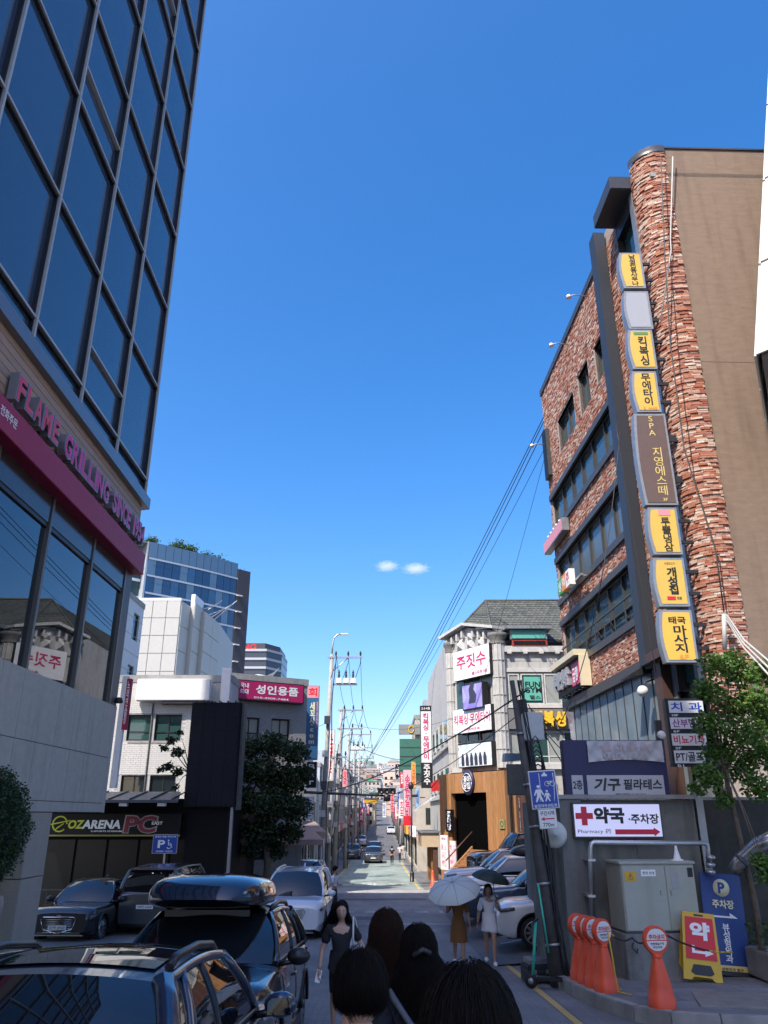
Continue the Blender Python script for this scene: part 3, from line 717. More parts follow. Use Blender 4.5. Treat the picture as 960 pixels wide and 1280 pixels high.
m = MB(); m.box(R3[0], -.13, R3[2]+.72, R3[1], -.08, R3[2]+.77); m.build('guard_rail', FRD, BK)
for W in (W1, W2, W3):
    win(BK, *W, .18, FRD, GLT, [(W[0]+W[1])/2] if W[1]-W[0] > 1.2 else [], [], casing=.12, out=.05)
# dark sill band over the glazed shop floor, glazing panels
SB = 2.6
m = MB(); m.box(UF-.05, -.22, STZ-.35, -2.2, .25, STZ-.02); m.build('shop_head_band', FRD, BK)
m = MB(); m.box(UF, .22, 0, -1.2, .3, STZ); m.build('shop_backing', M('shop_inside', (.16, .17, .18), .7, var=.2), BK)
ng = 13
LG = M('lot_glass', (.20, .25, .27), .06, ior=1.6, var=.2, scale=.8)
for i in range(ng):
    a = UF+.1+i*(11.2/ng); b = a+11.2/ng
    m = MB(); m.box(a+.03, -.03, SB, b-.03, .0, STZ-.35); m.build('glass_panel', LG, BK)
    m = MB(); m.box(b-.015, -.05, SB-.1, b+.015, .04, STZ-.35); m.build('glazing_bar', FRD, BK)
for i, (c, zz) in enumerate(((YELP, 4.0), (REDP, 3.2), (BLUEP, 3.6), (WHITEP, 3.9), (REDP, 3.3), (WHITEP, 4.6))):
    m = MB(); u = -12.9+i*1.15; m.box(u, .02, zz+bz*0+.6, u+.5, .03, zz+1.6); m.build('window_poster', c, BK)
for i in range(12):
    a = UF+.2+i*.98
    m = MB(); m.box(a, -.02, .0, a+.9, .1, SB-.12); m.build('lower_panel', M('lower_panel', (.10, .10, .11), .6, var=.2), BK)
m = MB(); m.box(-2.6, -.5, 3.9+bz, -.3, .1, 4.15+bz); m.build('porch_beam', M('brown_beam', (.075, .038, .03), .5), BK)
m = MB(); m.box(-2.6, -.3, 0, -2.1, .1, 3.9+bz); m.build('porch_pier', M('brown_beam', (.075, .038, .03), .5), BK)
# floodlights and small lamps along the roof edge, on brackets
for u, zz in ((-5.1, 18.1), (-8.0, 17.9), (-12.6, 15.6)):
    L_ = thing('facade_spotlight', {-5.1: 'small white spotlight on an arm at the roof edge, upper one', -8.0: 'small white spotlight on an arm at the roof edge, lower one', -12.6: 'small grey spotlight on an arm low at the far corner of the brick wall'}[u], 'spotlight', BK.matrix_basis @ Vector((u, 0, zz+bz)), BA, 'spotlights along the brick roof edge')
    m = MB(); m.tube([(0, 0, 0), (0, -.5, .08), (0, -.75, .02)], .022, 6); m.build('arm', GREYM, L_)
    m = MB(); m.lathe([(.02, .12), (.07, .1), (.1, -.04), (.001, -.04)], (0, -.78, -.05), 10); m.build('lamp_head', WHITE, L_)
# wall-mounted small illuminated boxes sticking out of the facade
def board(name, label, loc, rz, w, h, d, face, frame=None, group=None, cat='sign', fw=.05):
    T = thing(name, label, cat, loc, rz, group)
    m = MB(); m.box(-w/2, .0, 0, w/2, d, h); m.build('cabinet', frame or GREYM, T, bevel=min(.015, d*.2))
    m = MB(); m.box(-w/2+fw, -.008, fw, w/2-fw, .004, h-fw); m.build('face', face, T)
    return T
def bpos(u, y, z): return BK.matrix_basis @ Vector((u, y, z))
PINKF = M('pink_sign_face', (.72, .28, .32), .4); REDF = M('red_sign_face', (.62, .02, .04), .4); YF = M('yellow_sign_face', (.68, .45, .09), .4, var=.06, scale=4); WF = M('white_sign_face', (.76, .76, .76), .4, var=.03); BRF = M('brown_sign_face', (.13, .085, .075), .45, var=.08); NAVY = M('navy_face', (.016, .014, .075), .5, var=.1); BLKF = M('black_face', (.006, .006, .008), .45, spec=.25)
a = uvb(690, 690); b_ = uvb(713, 655); t = board('pink_shop_sign', 'small pink sign box under the upper ribbon windows of the brick wall', bpos((a[0]+b_[0])/2, -.35, a[1]-.15), BA, abs(b_[0]-a[0]), .55, .3, PINKF)
text(t, '호프', 0, .28, 1.0, .35, REDP)
for k in range(5):
    m = MB(); m.lathe([(.001, 0), (.07, .02), (.07, .1), (.001, .14)], (-1+k*.5, .1, .56), 8); m.build('bulb', WHITE, t)
a = uvb(714, 742); b_ = uvb(735, 712)
t = thing('letter_box_sign', 'green and orange letter boxes on a bar on the brick wall above the lowest windows', 'sign', bpos((a[0]+b_[0])/2, -.55, a[1]-.15), BA)
m = MB(); m.box(-1.2, .2, .1, 1.5, .3, .18); m.box(1.3, .2, .1, 1.36, .55, .18); m.box(-1.2, .2, .1, -1.14, .55, .18); m.build('bar', GREYM, t)
for k, (c, ch) in enumerate(((M('green_letter', (.04, .35, .12), .4), '생'), (M('orange_letter', (.75, .25, .04), .4), '맥'), (WHITEP, '주'))):
    m = MB(); m.box(-1.15+k*.62, 0, .0, -.60+k*.62, .22, .62); m.build('letter_box', c, t); text(t, ch, -.875+k*.62, .31, .4, .42, WHITEP if k < 2 else REDP)
# far corner dark vertical sign
a = uvb(686, 527); t = board('corner_blade_sign', 'dark vertical sign box at the far corner of the brick building', bpos(UF+.5, -.2, uvb(688, 600)[1]), BA, .7, 2.3, .25, BLKF, FRD)
text(t, '마사지', 0, 1.3, .25, 1.3, WHITEP, vertical=True)
# sloping 투뿔냉삼 급랭 sign over the glazed floor, with a cream canopy edge
a = uvb(696, 885); b_ = uvb(738, 815); c_ = uvb(738, 858)
T3 = thing('restaurant_sign', 'black restaurant sign with silver letters and a pink square end under a cream lintel', 'sign', bpos(0, 0, 0), BA)
sx0, sx1 = UF+.1, uvb(740, 858)[0]+.1; zb_, zt_ = c_[1]-.02, b_[1]+.02
print('rest sign', sx0, sx1, zb_, zt_)
m = MB(); m.box(sx0, -.38, zb_-.0, sx1, -.1, zt_-.12); m.build('cabinet', BLKF, T3)
m = MB(); m.box(sx0-.1, -.62, zt_-.12, sx1+.08, -.05, zt_+.10); m.build('lintel', M('cream_paint', (.68, .60, .42), .5, var=.05), T3)
m = MB(); m.box(sx1-.0, -.44, zb_, sx1+.12, -.05, zt_-.12); m.build('end_cheek', M('cream_paint', (.7, .6, .4), .5), T3)
LW = sx1-sx0
m = MB(); m.box(sx1-LW*.30, -.44, zb_+.12, sx1-.06, -.37, zt_-.3); m.build('pink_panel', M('magenta_panel', (.65, .05, .18), .4), T3)
SILV = M('silver_letters', (.6, .61, .63), .3, metal=.6)
for k, ch in enumerate('투뿔냉삼'): text(T3, ch, sx0+LW*(.09+.17*k), (zb_+zt_)/2-.05, LW*.13, (zt_-zb_)*.55, SILV, y=-.39, bold=.045, depth=.10, name='letter')
text(T3, '급랭', sx1-LW*.165, (zb_+zt_)/2-.1, LW*.21, (zt_-zb_)*.45, WHITEP, y=-.45, bold=.03)
for k in range(7):
    m = MB(); m.lathe([(.001, .0), (.09, .0), (.09, .02), (.001, .02)], (sx0+.3+k*LW/7.2, -.25, zb_-.03), 10); m.build('soffit_lamp', M('soffit_lamp', (.9, .9, .88), .5), T3)

# the column of hanging blade signs, all facing down the street
YB = 18.55
signs = [(315, 360, 775, 803, YF, '남성전용사우나', 'yellow hanging sign reading 남성전용사우나, topmost of the column', BLACKP),
         (363, 411, 781, 812, M('blank_grey_face', (.42, .43, .45), .35, metal=.2), None, 'blank grey hanging sign between two yellow ones near the top of the column', None),
         (411, 461, 786, 817, YF, '킥복싱', 'yellow hanging sign reading 킥복싱 just below the blank grey one', BLACKP),
         (463, 515, 791, 822, YF, '무에타이', 'yellow hanging sign reading 무에타이 just above the brown spa sign', BLACKP),
         (516, 631, 797, 838, BRF, 'SPA', 'long brown hanging sign reading SPA 지영에스떼 in cream letters', GOLDP),
         (633, 693, 811, 848, YF, '투뿔냉삼', 'yellow hanging sign reading 투뿔냉삼 just below the brown spa sign', BLACKP),
         (696, 758, 818, 857, YF, '개성집', 'yellow hanging sign reading 개성집 second from the bottom of the column', BLACKP),
         (761, 828, 826, 867, M('bright_yellow_face', (.78, .47, .07), .4, var=.04), '태국마사지', 'brightest yellow hanging sign reading 태국마사지 6F at the bottom of the column', BLACKP)]
for y0, y1, x0, x1, face, s, lab, tm in signs:
    A = at(x0, y1, YB); B = at(x1, y0, YB); zb = at((x0+x1)/2, y1, YB).z; zt = at((x0+x1)/2, y0, YB).z
    xa = (at(x0, y0, YB).x+at(x0, y1, YB).x)/2+.05; xb = min(7.83, (at(x1, y0, YB).x+at(x1, y1, YB).x)/2+.03); xa = min(xa, xb-.58)
    T = thing('hanging_sign', lab, 'sign', ((xa+xb)/2, YB, zb), 0, 'hanging signs on the brick corner'); w = (xb-xa)/2; h = zt-zb-.03
    bulge = [(-w-.07*math.sin(math.pi*i/8), h*i/8) for i in range(9)]
    m = MB(); m.prism([(w, 0)]+[(w, h)]+bulge[::-1], 0, .26, axis='y'); m.build('cabinet', GREYM, T, fix=True)
    bulge2 = [(-w+.07-.07*math.sin(math.pi*i/8), .06+(h-.12)*i/8) for i in range(9)]
    m = MB(); m.prism([(w-.06, .06), (w-.06, h-.06)]+bulge2[::-1], -.012, .0, axis='y'); m.build('face', face, T, fix=True)
    yy = -.018
    if s == 'SPA':
        text(T, 'SPA', -.0, h*.86, .18, h*.22, tm, y=yy, vertical=True, bold=.0)
        text(T, '지영에스떼', .07, h*.36, .26, h*.52, tm, y=yy, vertical=True, bold=.0); text(T, '3F', .1, h*.055, .12, .08, tm, y=yy)
    elif s == '태국마사지':
        text(T, '태국', .0, h*.80, .42, h*.14, tm, y=yy, bold=.03); text(T, '마사지', .03, h*.44, .34, h*.52, tm, y=yy, vertical=True, bold=.022); text(T, '6F', .05, h*.1, .22, h*.09, M('orange_print', (.8, .3, .05), .5), y=yy)
    elif s:
        up = .5
        if s == '개성집':
            text(T, s, .02, h*.52, .24, h*.56, tm, y=yy, vertical=True, bold=.035)
            m = MB(); m.box(-.17, yy-.002, h*.13, .04, yy, h*.20); m.build('red_tab', REDP, T); text(T, '전문', .13, h*.165, .12, h*.06, tm, y=yy)
            text(T, '두툼한고기', 0, h*.88, .26, h*.05, M('brown_print', (.3, .12, .03), .5), y=yy)
        elif s == '킥복싱':
            m = MB(); m.box(-.2, yy-.002, h*.86, .2, yy, h*.93); m.build('green_tab', M('green_tab', (.12, .25, .08), .5), T); text(T, s, .02, h*.45, .26, h*.74, tm, y=yy, vertical=True, bold=.022)
        elif s == '무에타이':
            text(T, s, .02, h*.55, .26, h*.78, tm, y=yy, vertical=True, bold=.022); text(T, '5  4468', .03, h*.09, .36, h*.07, M('orange_print', (.8, .3, .05), .5), y=yy)
        elif s == '투뿔냉삼':
            m = MB(); m.box(-.12, yy-.001, h*.82, .18, yy, h*.95); m.build('pink_tab', PINKF, T); text(T, s, .03, h*.42, .24, h*.72, tm, y=yy, vertical=True, bold=.02)
        else: text(T, s, .02, h*.5, .2, h*.88, tm, y=yy, vertical=True, bold=.02)
    m = MB(); m.box(w, .08, h*.25, w+7.85-xb+.1, .14, h*.32); m.build('bracket', BLACK, T)
    m = MB(); m.box(w, .08, h*.7, w+7.85-xb+.1, .14, h*.77); m.build('bracket', BLACK, T)
# white tubing and cables running down the brown wall
cb = thing('cable_bundle', 'white pipe and grey cables running down beside the rounded brick corner', 'cable', (8.5, 18.2, 19))
m = MB(); m.tube([at(841, 196, 18.1)-cb.location, at(838, 300, 18.15)-cb.location, at(839, 312, 18.15)-cb.location, at(826, 400, 18.0)-cb.location], .02, 6); m.build('pale_cable', PIPE, cb)
m = MB(); m.tube([at(826, 196, 18.0)-cb.location, at(831, 320, 17.95)-cb.location, at(838, 430, 17.9)-cb.location, at(855, 560, 17.95)-cb.location, at(895, 690, 18.1)-cb.location, at(905, 765, 18.1)-cb.location], .018, 6); m.build('thin_cable', POLED, cb)
m = MB(); m.tube([at(905, 768, 18.0)-cb.location, at(906, 812, 18.0)-cb.location], .055, 8); m.build('down_pipe', PIPE, cb)
for k in range(3):
    m = MB(); m.tube([at(908, 768+k*3, 18.0)-cb.location, at(930, 800+k*5, 17)-cb.location, at(965, 830+k*9, 15)-cb.location], .022, 6); m.build('slack_cable', PIPE, cb)
wl = thing('wall_flood_lamp', 'black hooded lamp with white round dome beside the steel column foot', 'lamp', bpos(-3.6, 0, uvb(806, 850)[1]), BA)
m = MB(); m.hexa([(-.5, -.75, -.05), (.15, -.75, -.05), (.15, -.05, .1), (-.5, -.05, .1), (-.5, -.75, .0), (.15, -.75, .0), (.15, -.05, .4), (-.5, -.05, .4)]); m.build('hood', BLACK, wl)
m = MB(); m.sphere((.25, -.4, -.45), .16); m.build('dome', WHITE, wl)
m = MB(); m.tube([(.2, 0, -.1), (.25, -.3, -.2), (.25, -.4, -.35)], .02); m.build('arm', BLACK, wl)
# ================================================================ PALE BUILDING EDGE (top right)
PB = thing('pale_clad_building', 'pale stone clad leaning wall corner at the upper right edge', 'building', (0, 0, 0), 0)
PF = M('pale_cladding', (.70, .69, .65), .6, var=.04, scale=2)
def slab_panel(P, th, nm, mat):
    a, b, c, d = [Vector(p) for p in P]; n = (b-a).cross(d-a).normalized()*th
    m = MB(); m.hexa([a, b, b+n, a+n, d, c, c+n, d+n]); return m.build(nm, mat, PB, fix=True)
A0 = at(945, 446, 14); A1 = at(962, 100, 14); B0 = at(964, 560, 17.2); B1 = B0+(A1-A0)*1.0; C0 = Vector((12.5, 9, A0.z)); C1 = C0+(A1-A0)
def lerp(a, b, t): return a+(b-a)*t
for (P0, Q0, P1, Q1, n) in ((B0, A0, B1, A1, 3), (A0, C0, A1, C1, 4)):
    for i in range(n):
        for k in range(7):
            e = .004; t0, t1, s0, s1 = i/n+e, (i+1)/n-e, k*.30+e, (k+1)*.30-e
            q = [lerp(lerp(P0, Q0, t), lerp(P1, Q1, t), s) for t, s in ((t0, s0), (t1, s0), (t1, s1), (t0, s1))]
            slab_panel(q, .04, 'stone_panel', PF)
m = MB(); k = 2.1
bot = [B0, A0, C0, Vector((13, 17, A0.z))]; off = Vector((.12, .0, 0))
m.v = [tuple(p+off) for p in bot]+[tuple(p+off+(A1-A0)*k) for p in bot]; m.f = [(0, 1, 2, 3), (7, 6, 5, 4), (0, 4, 5, 1), (1, 5, 6, 2), (2, 6, 7, 3), (3, 7, 4, 0)]; m.sm = [False]*6
m.build('core', M('pale_joint', (.25, .245, .23), .8), PB, fix=True)
# ================================================================ BUILDINGS OF THE LEFT SIDE
def house(name, label, cat, loc, rz, w, d, h, wallm, wins=(), roofm=None, th=.25, group=None, parapet=.35, side=True):
    """building whose street face is the local x-z plane; wins = (u0, u1, z0, z1, mullions, transoms, frame, glass)"""
    T = thing(name, label, cat, loc, rz, group)
    m = MB(); wall_with_holes(m, 0, w, 0, h, [q[:4] for q in wins], 0, th)
    m.quad((0, 0, 0), (0, 0, h), (0, d, h), (0, d, 0)); m.quad((w, 0, 0), (w, d, 0), (w, d, h), (w, 0, h)); m.quad((0, d, 0), (0, d, h), (w, d, h), (w, d, 0))
    m.build('wall', wallm, T)
    m = MB(); m.box(-.04, -.05, h, w+.04, d+.04, h+parapet); m.build('roof', roofm or CONC, T)
    m = MB(); m.box(.1, th+.5, .1, w-.1, d-.1, h-.1); m.build('inner_core', M('dark_interior', (.02, .02, .022), .9), T)
    for q in wins:
        u0, u1, z0, z1 = q[:4]; mu, tr, fr, gl = q[4:8]
        win(T, u0, u1, z0, z1, .1, fr, gl, [u0+(u1-u0)*(k+1)/(mu+1) for k in range(mu)], [z0+(z1-z0)*t for t in tr], fw=.07)
    return T
def wpx(T, x0, y0, x1, y1, d=0):
    a = uv(T, x0, y0, d); b = uv(T, x1, y1, d); return [a[0], b[0], b[1], a[1]]
WBR = M('white_brick_face', (.60, .585, .55), .8, var=.06, scale=4, stain=.2, bump=.15)
def brick_rel(T, u0, u1, z0, z1, ops, mat, bw=.24, bh=.09, name='brick_face'):
    vs, fs = [], []; z = z0; r = 0
    while z < z1-.02:
        u = u0-(r % 2)*bw/2
        while u < u1:
            a, b = max(u, u0), min(u+bw, u1)
            if b-a > .05 and not blocked(a, b, z, z+bh, ops): brick_block(vs, fs, flat, a+.005, b-.005, z+.005, z+bh-.005, .012+random.random()*.006)
            u += bw
        z += bh; r += 1
    m = MB(); m.v, m.f, m.sm = vs, fs, [False]*len(fs); return m.build(name, mat, T, kind='stuff')
# -- white tiled building behind the billboard
YW = 38.0; x0 = at(150, 930, YW).x-1.2; gz = g(YW)-.1
T0 = thing('x', None, None, (x0, YW, gz), 0); ws = []
for a, b, c, d, mu, tr in ((161, 893, 188, 926, 0, (.34,)), (195, 893, 225, 926, 1, (.34,)), (152, 969, 181, 992, 1, ()), (188, 969, 218, 992, 1, ())):
    q = wpx(T0, a, b, c, d); ws.append(tuple(q)+(mu, tr, BLACK, GLASSG if b < 900 else GLASSD))
bpy.data.objects.remove(T0)
hW = at(200, 853, YW).z-gz
WBT = house('white_brick_building', 'white brick building with a blank white signboard across its top', 'building', (x0, YW, gz), 0, at(285, 930, YW).x-x0, 9, hW, M('white_mortar', (.42, .41, .39), .9, var=.1), ws)
brick_rel(WBT, 0, at(285, 930, YW).x-x0, 1.5, hW, ws, WBR)
q = wpx(WBT, 173, 849, 262, 876, -.35)
m = MB(); m.box(q[0], -.5, q[2], q[1], -.1, q[3]); m.build('blank_signboard', WHITE, WBT, bevel=.03)
m = MB(); m.box(q[0]+1.2, -.45, q[2]-.14, q[1]+.3, .02, q[2]-.04); m.build('sign_rail', BLACK, WBT)
q = wpx(WBT, 278, 835, 286, 876, -.2); m = MB(); m.box(q[0], -.25, q[2]-.5, q[1], .05, q[3]); m.build('white_pilaster', WHITE, WBT)
m = MB(); P = [(wpx(WBT, 192, 880, 193, 960)[0], -.06, z) for z in (hW-1, 3.5, 1.8)]; m.tube(P, .03, 6); m.build('drain_pipe', POLED, WBT)
for k in range(2):
    u = wpx(WBT, 165+k*26, 882, 170, 890)[0]; m = MB(); m.box(u, -.04, ws[k][2]-.1, u+1.1, .05, ws[k][2]-.02); m.build('sill', CONC, WBT)
# -- thin blade sign between the concrete wall and the white building
p = at(151, 912, 30); TB = thing('blade_sign', 'tall thin white blade sign with magenta print beside the concrete wall', 'sign', (p.x, 30, p.z), 0)
hh = at(151, 845, 30).z-p.z; m = MB(); m.box(-.17, 0, at(145, 985, 30).z-p.z, .06, .2, hh); m.build('cabinet', WHITE, TB); m = MB(); m.box(.02, -.01, 0, .19, .19, hh-.1); m.build('face', MAGB, TB)
text(TB, '노래연습장', .105, hh*.5, .1, hh*.8, WHITEP, y=-.015, vertical=True, bold=.02)
# -- left windowed office beyond the tower
LB_W = []
for r in range(4):
    for c in range(4): LB_W.append((.7+c*2.4, 1.9+c*2.4, 1.2+r*3.3+3.0, 2.9+r*3.3+3.0, 0, (), DKGREY, GLASSD))
LB = house('pale_office_block', 'pale panelled office block with small dark windows behind the white brick building', 'building', (-15.9, 40.2, g(45)), math.pi/2, 9.8, 12, at(184, 762, 50).z-g(45), M('pale_grey_panel', (.55, .56, .55), .6, var=.05), LB_W)
for r in range(1, 15): m = MB(); m.box(0, -.012, r*1.1, 9.8, .0, r*1.1+.03); m.build('panel_joint', M('panel_joint', (.3, .3, .3), .8), LB)
m = MB(); m.box(-3.1, 7, 0, -.1, 9, 8); 
# -- white clad hall with folded side walls
YH = 70.; zH = g(YH); a = at(175, 751, YH); b = at(227, 749, YH)
HL = thing('white_clad_hall', 'windowless white panelled block with folded corners in front of the blue glass office', 'building', (a.x, YH, zH), 0)
top = a.z-zH; WPN = M('white_wall_panel', (.47, .46, .41), .6, var=.05)
def wallpanels(T, P, Q, h, nu, nz, mat, name='wall_panel', gap=.03, th=.08, z0=0):
    P, Q = Vector(P), Vector(Q); t = Q-P; n = Vector((t.y, -t.x)).normalized()*th
    for i in range(nu):
        for k in range(nz):
            A = P+t*(i/nu)+t.normalized()*gap; B = P+t*((i+1)/nu)-t.normalized()*gap; z1 = z0+h*k/nz+gap; z2 = z0+h*(k+1)/nz-gap
            m = MB(); C, D = B+n, A+n; m.hexa([(D.x, D.y, z1), (C.x, C.y, z1), (B.x, B.y, z1), (A.x, A.y, z1), (D.x, D.y, z2), (C.x, C.y, z2), (B.x, B.y, z2), (A.x, A.y, z2)]); m.build(name, mat, T)
w = b.x-a.x
pts = [(0, 0), (w, 0), (w+.3, 2.2), (w+.75, 2.0), (w+.9, 4.2), (w+1.35, 4.0), (w+1.7, 9.5), (w+1.2, 20), (-3, 20), (-3, 0)]
m = MB(); m.prism([(x, y) for x, y in pts], 0, top); m.build('core', WPN, HL, fix=True)
wallpanels(HL, (0, 0), (w, 0), top, 3, 14, WPN)
wallpanels(HL, pts[1], pts[2], top, 1, 10, WPN); wallpanels(HL, pts[3], pts[4], top+.4, 1, 10, WPN); wallpanels(HL, pts[5], pts[6], top-.1, 2, 12, WPN)
m = MB(); m.prism([(w+.35, 2.2), (w+.75, 2.0), (w+.9, 5), (w+.5, 5)], top-3, top+1.2); m.build('flue', WHITE, HL, fix=True)
m = MB(); m.box(-3, -.1, top, w, .3, top+.25); m.build('coping', WHITE, HL)
for k in range(6): m = MB(); m.tube([(w+.5+k*.16, 3+k, top), (w+1.5+k*.5, 6, top+.8+.4*(k % 3))], .05, 5); m.build('mast', GREYM, HL)
# -- blue glass office far behind, roof garden
Y1, Y2 = 160., 176.
a = at(188, 677, Y1); b = at(298, 705, Y2)
BO = thing('blue_glass_office', 'curved blue glass office block with white floor bands and a roof garden', 'building', (a.x, Y1, 0), math.atan2(Y2-Y1, b.x-a.x))
wB = math.hypot(Y2-Y1, b.x-a.x); topB = a.z; fl = (at(290, 711, Y2).z-at(290, 833, Y2).z)/6.
nb = 12
def cy(u): return .3*math.sin(math.pi*u/wB)*-1.6
PAL = [M('office_glass_%s' % n, c, .05, ior=1.8) for n, c in (('deep', (.015, .05, .12)), ('mid', (.03, .09, .18)), ('pale', (.10, .17, .24)))]
FB = M('floor_band', (.5, .53, .56), .4, metal=.2)
rB = random.Random(4)
for k in range(13):
    z1 = topB-k*fl; z0 = z1-fl
    for i in range(nb):
        u0, u1 = wB*i/nb, wB*(i+1)/nb
        m = MB(); m.hexa([(u0+.05, cy(u0), z0+.25), (u1-.05, cy(u1), z0+.25), (u1-.05, cy(u1)+.1, z0+.25), (u0+.05, cy(u0)+.1, z0+.25), (u0+.05, cy(u0), z1), (u1-.05, cy(u1), z1), (u1-.05, cy(u1)+.1, z1), (u0+.05, cy(u0)+.1, z1)])
        m.build('window_panel', PAL[2] if k == 0 else (PAL[2] if (i*3+k) % 4 == 1 else PAL[rB.choice((0, 0, 1))]), BO)
    m = MB(); m.grid([[(wB*i/nb, cy(wB*i/nb)-.25, zz) for i in range(nb+1)] for zz in (z0-.15, z0+.25)]); m.build('floor_band', FB, BO)
m = MB(); m.grid([[(wB*i/nb, cy(wB*i/nb)+.15, zz) for i in range(nb+1)] for zz in (-3, topB)]); m.build('core', M('office_core', (.04, .06, .09), .6), BO)
m = MB(); m.box(wB, -.3, -3, wB+3.4, 14, topB-1.4); m.build('dark_side_tower', M('dark_brown_clad', (.045, .04, .045), .5, var=.1), BO)
for k in range(8):
    m = MB(); m.box(wB-.1, -1.0, topB-8-k*fl, wB+1.2, -.3, topB-7.8-k*fl); m.build('balcony_fin', WHITE, BO)
m = MB(); m.box(-.3, .3, -3, .0, 12, topB); m.build('end_wall', FB, BO)
m = MB(); m.box(-8, 2, -3, -.4, 14, topB-4.5); m.build('green_wing', M('green_wing', (.02, .06, .06), .3), BO)
for k in range(5): m = MB(); m.box(-8, 1.8, topB-5-k*fl, -.4, 2, topB-4.4-k*fl); m.build('wing_band', WHITE, BO)
m = MB(); m.box(-8, .4, topB-.3, wB, 13, topB-.1); m.build('roof', CONC, BO)
GLF = LEAFM('tree_leaves_mid', [(.035, .08, .02), (.06, .12, .03), (.045, .1, .025), (.09, .15, .045)])
LABT = ['small tree at the left end of the office roof garden', 'lowest round tree on the front of the office roof garden', 'wide tree in the middle left of the office roof garden', 'wide tree right of the middle of the office roof garden', 'small tree near the right of the office roof garden', 'broad tree at the right end of the office roof edge', 'tree drooping over the dark corner of the blue office']
for k, (uu, hh2, sz) in enumerate(((-4, -1, 2.2), (1.8, 1.2, 1.6), (8.5, 1.6, 2.2), (11.5, 1.4, 2.2), (16, .6, 2.0), (19, 0.2, 2.4), (wB+1, -1.2, 2))):
    TT = thing('roof_garden_tree', LABT[k], 'tree', BO.matrix_basis @ Vector((uu, 3, topB+hh2-1.6)), 0, 'trees on the office roof garden')
    n = 700; q3 = np.random.normal(size=(n, 3)); q3 *= (sz*.42, sz*.42, sz*.28); q3[:, 2] += 1.6
    m = MB(); leaf_cloud(m, n, .5, q3); m.build('crown', GLF, TT); m = MB(); m.tube([(0, 0, -.4), (0, 0, 1.6)], .12, 5); m.build('trunk', BARK, TT)
# -- dark tiered office with red letters far off
YN = 300.; a = at(302, 803, YN); b = at(352, 815, YN+14)
NG = thing('tiered_office', 'distant dark office block with white floor bands and red letters on top', 'building', (a.x-9, YN, 0), .0)
wN = b.x-a.x+9; tN = a.z
foot = [(0, 0), (wN-4, 0), (wN+1, 8), (wN+1, 26), (0, 26)]
m = MB(); m.prism(foot, -3, tN-3.5); m.build('core', M('ng_glass', (.05, .06, .075), .25), NG, fix=True)
m = MB(); m.prism([(x*.96, y+.6) for x, y in foot], tN-3.5, tN-.2); m.build('top_storey', M('ng_top', (.05, .05, .055), .5), NG, fix=True)
for k in range(12):
    z = tN-3.5-k*3.4
    m = MB(); m.prism([(x*1.01-.1, y-.4) for x, y in foot], z, z+.9); m.build('floor_band', M('ng_band', (.42, .43, .45), .5), NG, fix=True)
text(NG, 'NG', 12.2, tN-1.8, 5.5, 2.2, REDP, y=-.3, bold=.04)
for k in range(5): m = MB(); m.tube([(wN-9+k, -1.2, tN-14-k), (wN-1+k*.5, 2, tN-12+k*.6)], .18, 4); m.build('strut', GREYM, NG)
# -- building with the pink sign
PA = thing('x', None, None, (-7.9, 40., g(40)), math.atan2(2, 3.4)); zP = g(40)
w1 = [tuple(wpx(PA, 300, 896, 323, 927))+(1, (.35,), BLACK, M('notice_glass', (.3, .29, .24), .4)), tuple(wpx(PA, 340, 898, 361, 930))+(1, (.35,), BLACK, M('notice_glass', (.3, .29, .24), .4))]
w1 += [tuple(wpx(PA, 300, 1010, 330, 1075))+(1, (), BLACK, GLASSD)]
wP = uv(PA, 383, 900)[0]; hP = uv(PA, 294, 850)[1]; bpy.data.objects.remove(PA)
PK = house('grey_shop_building', 'grey building with a wide magenta rooftop sign behind the dark street tree', 'building', (-7.9, 40., zP), math.atan2(2, 3.4), wP, 8, hP, M('grey_tile', (.24, .235, .23), .7, var=.12, stain=.3), w1)
brick_rel(PK, 0, wP, 2.6, hP-.1, w1, M('grey_tile_face', (.27, .265, .26), .7, var=.1), .22, .11)
q = wpx(PK, 294, 850, 379, 884, -.4)
PS = board('magenta_sign', 'wide magenta rooftop sign with large white Korean letters over the grey building', PK.matrix_basis @ Vector(((q[0]+q[1])/2, -.45, q[2]+.15)), math.atan2(2, 3.4), q[1]-q[0], q[3]-q[2]-.1, .35, M('magenta_face', (.42, .015, .11), .4), BLACK, fw=.06)
hs_ = q[3]-q[2]-.1; ww = q[1]-q[0]
text(PS, '성인용품', ww*.10, hs_*.58, ww*.62, hs_*.46, WHITEP, y=-.014, bold=.03); text(PS, '국내', -ww*.37, hs_*.72, ww*.12, hs_*.24, WHITEP, y=-.014, bold=.02); text(PS, '최대', -ww*.37, hs_*.42, ww*.12, hs_*.24, WHITEP, y=-.014, bold=.02); text(PS, '010-4909-7484', ww*.02, hs_*.16, ww*.5, hs_*.1, WHITEP, y=-.014)
for k, s in enumerate(('TEL 540', '7449')):
    text(PK, s, (w1[k][0]+w1[k][1])/2, w1[k][2]+.22, (w1[k][1]-w1[k][0])*.8, .25, BLACKP, y=.12, bold=.01)
dk = thing('roof_tank', 'white rounded water tank with a dark square box on the roof behind the magenta sign', 'tank', at(322, 862, 44))
m = MB(); m.sphere((0, 0, 0), .85, sz=1.0); m.build('tank', WHITE, dk); m = MB(); m.box(.45, -.7, -.3, 1.35, .1, .55); m.build('box_frame', DKGREY, dk); m = MB(); m.box(.53, -.72, -.2, 1.27, -.69, .47); m.build('grille', BLACK, dk)
